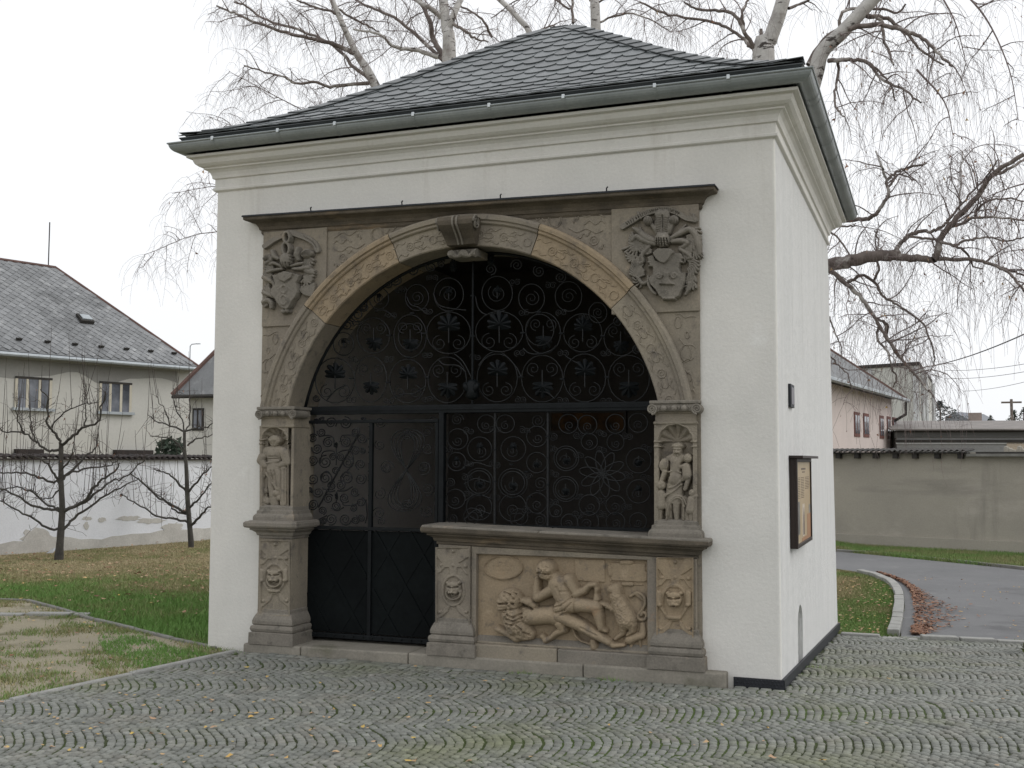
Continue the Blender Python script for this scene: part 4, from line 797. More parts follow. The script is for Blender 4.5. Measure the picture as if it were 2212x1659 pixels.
SY = .025
f = Fld(MS, (318, 600, 790, 1490), 4.2, SY, .06)
f.cap([(465, 815), (545, 795), (615, 812)], [38, 50, 38], .7, .04).cap([(540, 850), (532, 940)], [72, 62], .7, .045).ell(528, 1015, 80, 88, 0, .7, .045).cap([(520, 1090), (512, 1270)], [86, 94], .6, .03)
f.cap([(505, 1260), (470, 1445)], [64, 30], .6, .025).cap([(610, 1250), (612, 1455)], [52, 34], .6, .025)
f.groove([(472, 850), (466, 990), (440, 1060)], 13, .05).groove([(600, 860), (590, 960)], 11, .035).groove([(505, 1290), (505, 1450)], 10, .04).groove([(585, 1290), (580, 1450)], 9, .035)
f.cap([(546, 1240), (540, 1350), (545, 1445)], [44, 36, 26], .9, .04).cap([(540, 1455), (592, 1468)], [26, 16], .8, .03).ell(415, 880, 52, 72, .15, .8, .05).cap([(425, 950), (388, 1048)], [32, 24], .9, .05).cap([(480, 1445), (440, 1465)], [24, 16], .8, .02)
for q in ([(450, 1190), (520, 1150), (600, 1080)], [(470, 1120), (530, 1100), (590, 1050)], [(465, 1260), (540, 1205), (610, 1215), (650, 1290)], [(475, 1275), (545, 1222), (600, 1235), (632, 1310)], [(610, 1240), (622, 1340), (618, 1450)], [(480, 1270), (455, 1360), (442, 1450)], [(465, 955), (530, 938), (595, 962)], [(500, 870), (520, 900), (560, 880)]): f.cap(smoothpts(q, 4), 9, .9, .072)
f.ell(553, 732, 46, 64, 0, .85, .06).ell(555, 688, 62, 40, 0, .6, .055).cap([(555, 790), (552, 822)], [30, 40], .8, .04).cap([(553, 735), (553, 752)], [8, 11], .9, .10)
for q in [[(524, 728), (545, 730)], [(562, 730), (584, 728)], [(538, 770), (570, 770)], [(505, 700), (600, 700)]]: f.groove(q, 8, .014)
for k in range(5): f.groove([(385+k*16, 830), (392+k*14, 930)], 6, .009)
f.blur(1)
tag(f.build('statue', M['stone'], ch, lift=.012), 'carved woman with children in the shell niche right of the arch')
def child(m, box, step, head, body, legs, arms, par):
    f = Fld(m, box, step, SY, .06); f.cap(body, [44, 50][:len(body)] if len(body) == 2 else 46, .75, .045)
    f.ell(*head, 0, .8, .05)
    for l in legs: f.cap(l, [32, 26, 22][:len(l)], .9, .035)
    for a in arms: f.cap(a, [26, 20, 18][:len(a)], .9, .05)
    f.bump(head[0], head[1]-15, 40, .008, 12, 3)
    return f.build('child_figure', M['stone'], par, lift=.02)
SB = (318, 700, 790, 1490)
child(MS, SB, 4.2, (388, 1090, 46, 50), [(385, 1180), (385, 1300)], [[(375, 1310), (372, 1380), (375, 1450)], [(430, 1290), (455, 1340), (450, 1400)]], [[(395, 1190), (430, 1200), (482, 1160)]], ch)
child(MS, SB, 4.2, (662, 810, 44, 48), [(645, 900), (655, 985)], [[(670, 1000), (655, 1060), (630, 1130)], [(640, 1000), (600, 1030)]], [[(640, 890), (590, 900), (560, 880)]], ch)
child(MS, SB, 4.2, (708, 1170, 34, 40), [(700, 1240), (688, 1345)], [[(660, 1350), (640, 1390), (650, 1460)], [(700, 1380), (695, 1450)]], [[(700, 1230), (745, 1200)]], ch)
f = Fld(MSL, (0, 400, 480, 1420), 4.8, SY, .06)
f.cap([(120, 640), (225, 640), (340, 640)], [70, 90, 66], .6, .03).cap([(222, 660), (225, 770), (215, 860)], [92, 78, 88], .62, .04).ell(230, 490, 72, 62, 0, .7, .05).ell(225, 530, 50, 40, 0, .7, .05)
f.cap([(75, 690), (55, 740), (110, 800)], [50, 48, 40], .85, .04).cap([(110, 810), (80, 940)], [34, 26], .85, .03).cap([(350, 640), (380, 760), (290, 795)], [58, 46, 34], .8, .05)
f.cap([(190, 900), (170, 1040), (185, 1170)], [66, 40, 34], .75, .03).cap([(255, 900), (270, 1080)], [70, 44], .7, .035).cap([(335, 830), (335, 1060), (330, 1270)], [46, 48, 42], .8, .035).cap([(350, 1290), (265, 1325)], [36, 26], .85, .025)
f.cap([(140, 900), (210, 990), (250, 1080)], [26, 22, 18], .8, .05)
f.ell(92, 1110, 36, 42, 0, .8, .02).ell(95, 1240, 62, 66, 0, .7, .02).ell(242, 1135, 50, 46, 0, .75, .035).ell(275, 1190, 36, 40, 0, .75, .035).cap([(200, 1200), (210, 1290)], [56, 50], .65, .02).cap([(40, 1310), (160, 1330), (240, 1310)], 28, .6, .01)
f.cap([(155, 765), (290, 745)], 12, .8, .07); f.bump(230, 470, 70, .014, 26, 4).bump(90, 1240, 60, .012, 22, 4)
for q in [[(170, 690), (280, 690)], [(160, 720), (290, 715)], [(150, 880), (200, 1000)], [(200, 860), (215, 1000)], [(240, 860), (260, 1060)], [(310, 860), (305, 1240)], [(350, 850), (352, 1240)]]: f.groove(q, 10, .010)
tag(f.build('statue', M['stone'], ch, lift=.012), 'weathered carved man in the shell niche left of the gate')

# ------------------------------------------------------------------ pedestal panels with lion masks
def mask(f, cx, cy, s, ring=True):
    t = np.linspace(-.3, math.pi+.3, 16)
    f.ell(cx, cy, 92*s, 100*s, 0, .35, .022).ell(cx, cy-55*s, 78*s, 40*s, 0, .5, .03).ell(cx-45*s, cy+10*s, 40*s, 55*s, 0, .5, .026).ell(cx+45*s, cy+10*s, 40*s, 55*s, 0, .5, .026)
    f.ell(cx, cy+20*s, 36*s, 62*s, 0, .6, .038).ell(cx, cy+62*s, 60*s, 34*s, 0, .6, .036).ell(cx, cy+50*s, 24*s, 20*s, 0, .6, .052).ell(cx-80*s, cy-80*s, 26*s, 24*s, 0, .8, .02).ell(cx+80*s, cy-80*s, 26*s, 24*s, 0, .8, .02)
    for d in (-1, 1): f.groove([(cx+d*15*s, cy-12*s), (cx+d*70*s, cy-22*s)], 14*s, .026); f.ell(cx+d*42*s, cy-2*s, 16*s, 11*s, 0, .7, .024)
    f.groove([(cx-50*s, cy+84*s), (cx, cy+76*s), (cx+50*s, cy+84*s)], 11*s, .026)
    if ring: f.cap(np.c_[cx+100*s*np.cos(t), cy+70*s+92*s*np.sin(t)], 17*s, .9, .018)
def strap(f, x0, x1, y0, y1, parts, h=.009):
    f.h = np.maximum(f.h, .004)
    for p in parts: f.poly([(x0+(x1-x0)*a, y0+(y1-y0)*b_) for a, b_ in p], h)
TOPX = [[(.0, .0), (.26, .0), (.40, .13), (.60, .13), (.76, .0), (1, 0), (1, .11), (.78, .17), (.66, .20), (.80, .26), (1, .36), (1, .30), (1, .36), (.86, .33), (.74, .25), (.62, .25), (.60, .34), (.40, .34), (.38, .25), (.26, .25), (.14, .31), (0, .33), (0, .27), (.18, .20), (.0, .11)]]
BOTX = [[(.0, .92), (.08, .88), (.34, .80), (.42, .72), (.58, .72), (.66, .80), (.92, .88), (1, .94), (1, .86), (.70, .74), (.58, .68), (.42, .68), (.30, .74), (0, .86)]]
for (m, box, c, s, mt, kind) in ((zm(1080, 1350, 5.72), (62, 100, 548, 1262), (308, 690), 1.0, 'stone', 0), (zm(1620, 1370, 5.35), (118, 125, 612, 1318), (350, 690), 1.08, 'stone_warm', 1), (zm(640, 1330, 5.35), (60, 112, 462, 1120), (245, 590), .88, 'stone', 2)):
    x0, y0, x1, y1 = box; f = Fld(m, box, 4.6, -.055, .008); strap(f, x0, x1, y0, y1, TOPX+BOTX, .013)
    for (a, b_) in ((.15, .225), (.5, .225), (.86, .235), (.5, .05), (.12, .80), (.88, .80)): f.ell(x0+(x1-x0)*a, y0+(y1-y0)*b_, 24, 24, 0, .6, .012)
    t = np.linspace(0, 2*math.pi, 30); cx, cy = c
    f.cap(np.c_[cx+150*s*np.cos(t), cy+30*s+215*s*np.sin(t)], 20*s, .5, .010)
    if kind: 
        for d in (-1, 1): f.cap([(cx+d*178*s, cy-80*s), (cx+d*178*s, cy+50*s)], 36*s, .7, .012); f.ell(cx+d*170*s, cy+62*s, 28*s, 28*s, 0, .8, .02); f.cap([(cx+d*170*s, cy+80*s), (cx+d*110*s, cy+180*s)], 16*s, .8, .012)
        f.cap([(cx-60*s, cy+215*s), (cx+60*s, cy+225*s)], 30*s, .8, .014)
    e = np.minimum(np.minimum(f.U-x0, x1-f.U), np.minimum(f.V-y0, y1-f.V)); f.h = np.where(e < 16, .020, f.h); f.blur(1)
    pn = f.build('strapwork_panel', M[mt], ch, cut=False, gain=1.3)
    f = Fld(m, box, 4.6, -.055, .03); mask(f, cx, cy, s, kind != 1); f.blur(1); tag(f.build('lion_mask', M[mt], pn, gain=1.5, lift=.008), 'lion head with a ring in its mouth' if kind != 1 else 'broad lion head in a scrolled frame')
# ------------------------------------------------------------------ wrought-iron grille and door
GY = .22
gate = thing('iron_gate', 'black wrought iron gate and scrolled grille filling the stone arch', 'gate', (AC, GY, .1))
IR, IS = M['iron'], M['iron_sheet']
Z1, Z2, Z3, Z4 = zm(740, 620, 4.0457), zm(1100, 640, 3.95), zm(740, 1010, 5.026), zm(1080, 1010, 3.8138)
def G(m, x, y, dy=0): u, v = m(x, y); return onY(u, v, GY+dy)
def Gp(m, P, dy=0): P = np.asarray(P, float); return G(m, P[:, 0], P[:, 1], dy)
# frame: transom, posts, arch bar, door rails
ta, tb_ = G(Z1, 80, 1610), G(Z2, 2110, 1500); zt = (ta[2]+tb_[2])/2
MB().box(.80, 4.06, GY-.035, GY+.02, 2.055, 2.128).build('transom', IR, gate, bevel=.006)
MB().box(.80, 4.06, GY-.045, GY-.030, 2.085, 2.098).build('transom_moulding', IR, gate)
t = np.radians(np.linspace(13, 167, 40)); MB().tube(np.c_[AC+1.672*np.cos(t), np.full(40, GY), AZ+1.672*np.sin(t)], .014, 6).build('arch_bar', IR, gate, smooth=True)
MB().box(2.158, 2.205, GY-.04, GY+.02, .10, 2.06).build('post', IR, gate, bevel=.005)
for x0, x1 in ((.845, .880), (1.487, 1.521), (2.118, 2.148)): MB().box(x0, x1, GY-.025, GY+.012, .115, 2.005).build('door_stile', IR, gate, bevel=.004)
for z0, z1 in ((1.978, 2.006), (1.050, 1.078), (.115, .155)): MB().box(.845, 2.148, GY-.03, GY+.013, z0, z1).build('door_rail', IR, gate, bevel=.004)
for x0, x1 in ((.882, 1.500), (1.508, 2.116)): MB().box(x0, x1, GY-.006, GY+.004, .166, 1.044).build('sheet_panel', IS, gate)
def strap_(x0, z0, x1, z1, w=.014, dy=-.012):
    d = np.array([x1-x0, 0, z1-z0]); d /= np.linalg.norm(d); n_ = np.array([-d[2], 0, d[0]])*w; a = np.array([x0, GY+dy, z0]); c = np.array([x1, GY+dy, z1])
    MB().prism([a-n_, c-n_, c+n_, a+n_], (0, .008, 0)).build('strap', IS, gate)
def clipseg(x0, z0, s, xa, xb, za, zb):
    pts = []
    for x in (xa, xb):
        z = z0+s*(x-x0)
        if za <= z <= zb: pts.append((x, z))
    for z in (za, zb):
        x = x0+(z-z0)/s
        if xa < x < xb: pts.append((x, z))
    return pts[:2] if len(pts) >= 2 else None
for xa, xb in ((.897, 1.474), (1.536, 2.103)):
    for s in (1.55, -1.55):
        for k in range(-4, 6):
            q = clipseg(1.50, .60+k*.52, s, xa, xb, .167, 1.044)
            if q: strap_(q[0][0], q[0][1], q[1][0], q[1][1], dy=-.010 if s > 0 else -.014)
b = MB()
for x in np.linspace(.9, 2.1, 14): b.tube([(x, GY-.034, .14), (x, GY-.040, .14)], [.011, .006], 6)
tag(b.build('rivets', IR, gate), kind='stuff')
R0 = .0050
def piece(name, V, r=R0, n=5, closed=False):
    V_, F_ = tube_np(V, r, n, closed); return obj(name, V_, F_, M['iron_scroll'] if name != 'centre_bar' else IR, gate, smooth=True)
def ring(m, cx, cy, rx, ry=None, r=R0): t = np.arange(22)/22*2*math.pi; return piece('ring', Gp(m, np.c_[cx+rx*np.cos(t), cy+(ry or rx)*np.sin(t)], rnd.uniform(-.01, .01)), r, 5, True)
def scroll(m, cx, cy, r, a0=0, turns=1.9, sgn=1, rr=.0045):
    P = spiral(cx, cy, r, turns, a0, 24, sgn, .86); return piece('scroll', Gp(m, P, rnd.uniform(-.008, .008)), np.linspace(rr, rr*.7, 24), 5)
def palm(m, cx, cy, s, up=1, nl=7):                      # cut-iron leaf, lobes cupped forward
    P = [(cx-.12*s, cy)]; 
    for i in range(nl):
        a = math.pi*(1.0-.02-(i+.5)/nl*.96); L = s*(.75+.55*math.sin(a)**2)
        for da, k in ((.22, .78), (.12, .95), (0, 1.0), (-.12, .95), (-.22, .78)): P.append((cx+L*k*math.cos(a+da), cy-up*L*k*math.sin(a+da)))
    P.append((cx+.12*s, cy)); V = Gp(m, P); c = G(m, cx, cy-up*s*.4, -.035)[None]; n_ = len(P)
    rad = np.linalg.norm(V-c, axis=1); V[:, 1] -= .018*np.sin(rad*60)
    VV = np.vstack([V, c, V+[0, .004, 0], c+[0, .004, 0]]); F = [(i, (i+1) % n_, n_) for i in range(n_)]+[(n_+1+(i+1) % n_, n_+1+i, 2*n_+1) for i in range(n_)]
    o = obj('leaf_ornament', VV, F, IR, gate); piece('stem', Gp(m, [(cx, cy+up*s*.9), (cx, cy+up*s*.3), (cx, cy-up*s*.35)], -.012), .006); return o
def collar(m, x, y, w=22):
    a, c = G(m, x-w, y), G(m, x+w, y); MB().box(a[0], c[0], GY-.016, GY+.012, a[2]-.006, a[2]+.006).build('collar', M['iron'], gate)
def motif(m, cx, cy, rx, ry, up):
    ring(m, cx, cy, rx, ry)
    if up: palm(m, cx, cy-.10*ry, rx*.62, 1); [scroll(m, cx+d*rx*.42, cy+ry*.50, rx*.36, -math.pi/2, 1.6, d) for d in (-1, 1)]
    else: palm(m, cx, cy+.12*ry, rx*.62, -1); [scroll(m, cx+d*rx*.42, cy-ry*.42, rx*.36, math.pi/2, 1.6, -d) for d in (-1, 1)]
for i, (m, cx, cy, rx, ry) in enumerate([(Z1, 395, 1340, 200, 228), (Z1, 755, 1325, 165, 235), (Z1, 1130, 1345, 185, 222), (Z1, 1530, 1335, 195, 232), (Z2, 565, 1205, 200, 238), (Z2, 1010, 1212, 205, 232), (Z2, 1430, 1205, 208, 238), (Z2, 1865, 1212, 205, 232)]):
    motif(m, cx, cy, rx, ry, i % 2 == 0)
for i, (m, cx, cy, rx, ry) in enumerate([(Z1, 785, 885, 165, 180), (Z1, 1155, 892, 165, 218), (Z1, 1545, 858, 222, 212), (Z2, 585, 748, 235, 200), (Z2, 1020, 762, 172, 205), (Z2, 1410, 760, 190, 190), (Z2, 1785, 815, 165, 172)]):
    motif(m, cx, cy, rx, ry, i in (2, 3, 5))
ring(Z1, 1155, 900, 118, 135); ring(Z2, 985, 730, 140, 155)
for i, (m, cx, cy, r) in enumerate([(Z1, 480, 970, 104), (Z1, 840, 510, 98), (Z1, 1225, 500, 118), (Z1, 1545, 470, 150), (Z2, 565, 370, 152), (Z2, 905, 420, 128), (Z2, 1270, 400, 132), (Z2, 1560, 560, 90)]):
    ring(m, cx, cy, r, r*1.12); scroll(m, cx, cy, r*.62, i, 1.8, 1 if i % 2 else -1)
    if i in (0, 1, 3, 4): palm(m, cx, cy-5, r*.40, 1, 5)
for i, (m, cx, cy, r) in enumerate([(Z1, 520, 780, 62), (Z1, 620, 675, 72), (Z1, 1010, 315, 66), (Z1, 1180, 225, 62), (Z1, 1365, 190, 62), (Z1, 205, 1520, 36), (Z2, 500, 130, 60), (Z2, 760, 90, 62), (Z2, 980, 150, 62), (Z2, 1190, 210, 58), (Z2, 1760, 650, 60), (Z2, 1950, 920, 50), (Z1, 690, 600, 45), (Z1, 930, 370, 45), (Z1, 1470, 160, 42)]):
    scroll(m, cx, cy, r, i*1.3, 1.9, 1 if i % 2 else -1, .007)
_r2 = random.Random(5)
for m, cx, cy in [(Z1, 580, 1130), (Z1, 560, 1540), (Z1, 940, 1130), (Z1, 940, 1540), (Z1, 1330, 1080), (Z1, 1330, 1530), (Z1, 960, 680), (Z1, 1330, 640), (Z1, 600, 760), (Z2, 790, 960), (Z2, 790, 1420), (Z2, 1210, 960), (Z2, 1210, 1430), (Z2, 1640, 960), (Z2, 1640, 1430), (Z2, 830, 560), (Z2, 1200, 560), (Z2, 350, 1000), (Z2, 740, 260), (Z2, 1090, 290), (Z2, 1420, 600), (Z1, 1380, 300), (Z1, 1060, 420)]:
    scroll(m, cx-26, cy, 34, _r2.uniform(0, 6), 1.6, 1, .004); scroll(m, cx+26, cy, 34, _r2.uniform(0, 6), 1.6, -1, .004)
for cx, cy in [(350, 250), (350, 560), (350, 860), (600, 880), (600, 570), (880, 250), (900, 680), (900, 1010), (1150, 420), (1160, 660), (1150, 930), (1400, 300), (1400, 480), (1390, 880), (1390, 1050), (1620, 280), (1620, 430), (1620, 1050), (1620, 920), (1860, 300), (1870, 680), (1860, 980), (2050, 420), (2040, 700), (140, 430), (330, 700), (600, 240)]:
    scroll(Z4, cx-20, cy, 36, _r2.uniform(0, 6), 1.7, 1, .004); scroll(Z4, cx+24, cy+10, 32, _r2.uniform(0, 6), 1.7, -1, .004)
for m, x, y in [(Z1, 560, 1320), (Z1, 930, 1360), (Z1, 1330, 1305), (Z1, 945, 885), (Z1, 1300, 865), (Z1, 1790, 890), (Z1, 1790, 485), (Z1, 1180, 660), (Z1, 1140, 1105), (Z2, 800, 1195), (Z2, 1210, 1215), (Z2, 1650, 1195), (Z2, 820, 760), (Z2, 1200, 765), (Z2, 1610, 790), (Z2, 985, 965), (Z2, 980, 555)]: collar(m, x, y)
c0 = G(Z1, 1790, 1340); x_ = c0[0]; piece('centre_bar', [(x_, GY-.012, 2.13), (x_, GY-.012, 3.40)], .011, 6)
for m, pts in [(Z1, [(1600, 1070), (1690, 1150), (1780, 1320)]), (Z1, [(1440, 1130), (1500, 1180), (1640, 1190), (1720, 1260)]), (Z2, [(380, 1080), (480, 970), (600, 950), (740, 1080), (800, 1190)]), (Z1, [(960, 1520), (1090, 1475), (1200, 1470), (1320, 1390)]), (Z1, [(1390, 460), (1440, 570), (1560, 610), (1720, 630)]), (Z1, [(1120, 490), (1160, 570), (1240, 600), (1330, 670)]), (Z1, [(800, 640), (900, 630), (1000, 700)]), (Z1, [(310, 1540), (400, 1440), (500, 1390)]),
               (Z2, [(820, 910), (880, 960), (985, 968), (1100, 930), (1150, 880)]), (Z2, [(350, 400), (380, 520), (470, 580), (640, 540)]), (Z2, [(960, 1340), (1060, 1350), (1130, 1410)]), (Z2, [(1230, 980), (1320, 1040), (1380, 1060)]), (Z1, [(560, 650), (520, 560), (600, 590), (700, 620), (720, 500)])]:
    piece('scroll', Gp(m, smoothpts(pts, 4), rnd.uniform(-.01, .01)), .006)
# two small heads of sheet iron above the transom, and a flower in the crown
for m, x, y in ((Z1, 1785, 1440),):
    c = G(m, x, y, -.02); b = MB()
    b.tube([c+[0, 0, .09], c+[0, 0, .06], c+[0, 0, .0], c+[0, 0, -.05], c+[0, 0, -.075]], [.03, .055, .05, .06, .03], 10)
    for d in (-1, 1): b.tube([c+[d*.06, -.02, .06], c+[d*.05, -.03, .03], c+[d*.03, -.03, -.02]], [.02, .026, .012], 6)
    b.build('mask_boss', IR, gate, smooth=True)
for m, x, y in ((Z1, 1590, 175), (Z2, 500, 30)): palm(m, x, y, 55, 1, 6); palm(m, x, y, 55, -1, 6)
# left door leaf: mirrored spirals
for i, (cx, cy, r) in enumerate([(440, 238, 74), (620, 238, 80), (325, 205, 42), (320, 355, 56), (215, 430, 58), (405, 485, 68), (618, 482, 72), (745, 350, 58), (828, 430, 68), (265, 560, 68), (745, 588, 60), (465, 665, 50), (565, 665, 50), (368, 730, 88), (650, 735, 80), (370, 930, 88), (640, 935, 88), (560, 1020, 66), (450, 1030, 60), (278, 1110, 68), (408, 1190, 64), (608, 1182, 64), (740, 1108, 58), (215, 1262, 68), (330, 1340, 54), (440, 1448, 76), (618, 1450, 78), (742, 1460, 56), (812, 1232, 60), (720, 1310, 50), (212, 708, 64), (215, 942, 74), (810, 762, 68), (812, 942, 74), (838, 592, 40), (172, 1082, 38), (285, 1480, 38), (355, 1475, 40), (500, 1285, 60), (500, 840, 50), (250, 215, 34), (850, 200, 36), (820, 1440, 46)]):
    scroll(Z3, cx, cy, r, rnd.uniform(0, 6.28), 2.1, -1 if cx < 520 else 1, .0064)
for pts in [[(180, 180), (230, 330), (215, 430)], [(285, 410), (400, 395), (470, 430), (480, 540)], [(550, 480), (580, 400), (700, 395), (770, 420)], [(300, 760), (330, 620), (400, 590), (480, 600), (500, 680)], [(520, 620), (590, 590), (680, 590), (720, 720), (640, 850)], [(310, 960), (340, 870), (400, 850), (440, 900)], [(700, 950), (680, 870), (620, 850), (580, 920)], [(330, 1050), (420, 1100), (490, 1090)], [(520, 1090), (620, 1090), (710, 1040)], [(200, 1490), (290, 1450), (390, 1400)], [(160, 1240), (180, 1400), (200, 1480)], [(880, 1200), (890, 1400), (870, 1500)], [(510, 1100), (520, 1180), (500, 1240)], [(505, 540), (512, 640), (505, 770)], [(440, 1310), (520, 1340), (600, 1300)], [(590, 1230), (600, 1270), (720, 1270), (790, 1240)]]:
    piece('scroll', Gp(Z3, smoothpts(pts, 4), rnd.uniform(-.008, .008)), .0062)
piece('stay_bar', Gp(Z3, [(280, 1300), (780, 380)], .02), .010, 6)
for x, y in [(510, 520), (510, 1160)]: palm(Z3, x, y, 34, 1, 5); palm(Z3, x, y, 30, -1, 5)
# right door leaf: woven figure of eight
for k in range(4):
    w = 90+40*k; P = []
    for t in np.linspace(0, 2*math.pi, 64, endpoint=False):
        P.append((1385+w*math.sin(2*t)*1.0+30*math.cos(t), 830-(430+28*k)*math.cos(t)))
    piece('knot_strand', Gp(Z3, P, .004*k), .0052, 5, True)
for i, (cx, cy, r) in enumerate([(1140, 800, 95), (1140, 800, 60), (1610, 800, 92), (1610, 800, 58), (1055, 515, 68), (1050, 1130, 80), (1650, 350, 76), (1655, 560, 72), (1655, 1070, 84), (1040, 1375, 84), (1650, 1345, 84), (1390, 390, 62), (1390, 1270, 66), (1060, 230, 70), (1720, 210, 60), (1080, 1480, 50)]): scroll(Z3, cx, cy, r, i, 1.8, 1 if i % 2 else -1)
for y in (285, 438, 540, 608, 750, 845, 960, 1150, 1420): collar(Z3, 940, y, 24)
for y in (290, 515, 845, 1175, 1430): collar(Z3, 1775, y, 22)
# lower right grille above the parapet
for x in (600, 1105): p = G(Z4, x, 600); piece('grille_bar', [(p[0], GY, 1.05), (p[0], GY, 2.06)], .013, 6)
MB().box(2.2, 4.06, GY-.02, GY+.015, 1.105, 1.13).build('grille_sill_bar', IR, gate)
for i, (cx, cy, r) in enumerate([(245, 335, 98), (235, 550, 88), (225, 905, 92), (455, 430, 115), (450, 745, 132), (450, 745, 108), (450, 985, 122), (775, 430, 118), (770, 755, 138), (770, 755, 112), (770, 990, 130), (1000, 310, 98), (1000, 560, 98), (1000, 945, 98), (1280, 520, 118), (1280, 520, 96), (1275, 812, 120), (1275, 812, 98), (1300, 190, 92), (1480, 200, 92), (1750, 190, 92), (1500, 360, 78), (1750, 365, 82), (1500, 965, 98), (1750, 965, 92), (1490, 1125, 100), (1750, 1125, 90), (1180, 1020, 60), (1310, 1130, 80), (1965, 180, 92), (1970, 540, 120), (1970, 835, 112), (1965, 1120, 82), (520, 190, 86), (700, 190, 86)]):
    ring(Z4, cx, cy, r)
    if i not in (5, 9, 15, 17): scroll(Z4, cx+rnd.uniform(-12, 12), cy+r*.2, r*.5, rnd.uniform(0, 6), 1.6, rnd.choice((-1, 1)))
    if i in (1, 3, 4, 7, 8, 12, 14, 16, 30, 31): palm(Z4, cx, cy-5, r*.42, 1 if i % 2 else -1, 6)
for i, (cx, cy, r) in enumerate([(240, 150, 62), (180, 752, 50), (200, 1092, 56), (1010, 160, 70), (1035, 760, 76), (1030, 1110, 66), (380, 1080, 100), (840, 1085, 104), (1160, 310, 46)]): scroll(Z4, cx, cy, r, i*2.1, 2.1, 1 if i % 2 else -1)
for k in range(10):
    a = k*math.pi/5+.15; c, s_ = math.cos(a), math.sin(a); t = np.linspace(0, 2*math.pi, 16, endpoint=False)
    P = [(1625+c*(112-112*math.cos(q))-s_*46*math.sin(q), 668+s_*(112-112*math.cos(q))+c*46*math.sin(q)) for q in t]; piece('petal', Gp(Z4, P, -.006), .0058, 5, True)
for k in range(4):
    P = smoothpts([(300+k*5, 600+k*330*.5), (420, 560+k*150), (560, 600+k*150)], 4); piece('scroll', Gp(Z4, P), .0055)
for x, y in [(310, 610), (905, 645), (760, 575), (1100, 310), (1105, 510), (1105, 770), (600, 435), (600, 735), (1480, 280), (1745, 283), (1490, 1040), (1750, 1040), (930, 885), (455, 870), (765, 890)]: collar(Z4, x, y, 16)
# objects dimly seen inside
wp = thing('wall_painting', 'dim ochre and black painted board on the back wall inside the chapel behind the grille', 'painting', (3.0, 4.12, 1.5))
q0, q1 = onY(*Z4(1140, 90), 4.12), onY(*Z4(1830, 250), 4.12)
M['ochre'] = pmat('ochre_painting', (.16, .075, .02, 1), (.02, .017, .014, 1), 7, .8, .1, 30, c3=(.10, .085, .07, 1))
MB().box(q0[0], q1[0], 4.118, 4.14, q1[2], q0[2]).build('board', M['ochre'], wp)
b = MB(); x0, x1, z0, z1 = q0[0]-.03, q1[0]+.03, q1[2]-.03, q0[2]+.03
b.box(x0, x1, 4.10, 4.145, z1-.03, z1).box(x0, x1, 4.10, 4.145, z0, z0+.03).box(x0, x0+.03, 4.10, 4.145, z0+.03, z1-.03).box(x1-.03, x1, 4.10, 4.145, z0+.03, z1-.03); b.build('frame', M['dark_int'], wp)

# ------------------------------------------------------------------ things on the side wall
pq = thing('wall_plaque', 'small dark upright plaque high on the white side wall', 'plaque', (WX, .74, 2.19))
MB().box(WX+.001, WX+.022, .625, .865, 2.09, 2.275).build('plate', M['black'], pq, bevel=.003)
MB().box(WX+.022, WX+.026, .65, .84, 2.115, 2.25).build('face', pmat('plaque_face', (.16, .15, .16, 1), (.10, .09, .11, 1), 12, .4, .1, 40), pq)
ib = thing('info_board', 'brown framed information board with photos and small text on the white side wall', 'information board', (WX, 1.5, 1.3))
X0 = WX+.004; X1 = WX+.062; Y0 = float(onX(1723, 1100, X1)[1]); Y1 = float(onX(1754, 1080, X1)[1]); Z0 = float(onX(1723, 1187, X1)[2]); Z1b = float(onX(1723, 990, X1)[2])
M['brown'] = pmat('dark_brown_wood', (.030, .017, .013, 1), (.020, .012, .010, 1), 8, .5, .15, 40, stretch=(1, 1, .2))
for n_, bx in (('back', (X0, X1-.02, Y0, Y1, Z0, Z1b)), ('frame_side', (X1-.02, X1, Y0, Y0+.05, Z0, Z1b)), ('frame_side', (X1-.02, X1, Y1-.035, Y1, Z0, Z1b)), ('frame_bottom', (X1-.02, X1, Y0+.05, Y1-.035, Z0, Z0+.03)), ('frame_top', (X1-.02, X1, Y0+.05, Y1-.035, Z1b-.03, Z1b)), ('canopy', (X0, X1+.05, Y0-.03, Y1+.10, Z1b, Z1b+.022))): MB().box(*bx).build(n_, M['brown'], ib, bevel=.003)
XF = X1-.012
M['paper'] = pmat('ochre_print', (.44, .34, .21, 1), (.39, .295, .18, 1), 2.0, .45, 0, 30, c3=(.48, .39, .27, 1), fine=.03)
M['paper_red'] = pmat('rust_print', (.33, .165, .09, 1), (.40, .23, .125, 1), 4, .45, 0, 30, fine=.05); M['photo'] = pmat('grey_photo_print', (.30, .29, .27, 1), (.10, .095, .09, 1), 7, .4, 0, 30, fine=.05, stretch=(1, 1.5, 1)); M['ink'] = pmat('ink', (.09, .06, .045, 1), (.12, .08, .06, 1), 9, .5, 0, 30); M['pale'] = pmat('pale_print', (.62, .55, .46, 1), (.52, .44, .36, 1), 6, .45, 0, 30)
MB().box(XF-.006, XF, Y0+.05, Y1-.035, Z0+.03, Z1b-.03).build('printed_sheet', M['paper'], ib)
fy = lambda y: Y0+(y-.70)/1.66*(Y1-Y0)
fz = lambda z: Z0+(z-.945)/.755*(Z1b-Z0)
def pr(name, y0, y1, z0, z1, m, k=1): MB().box(XF, XF+.0012*k, fy(y0), fy(y1), fz(z0), fz(z1)).build(name, m, ib)
pr('photo', .82, 1.10, 1.05, 1.33, M['photo']); pr('photo', 1.36, 1.62, 1.02, 1.30, M['pale'])
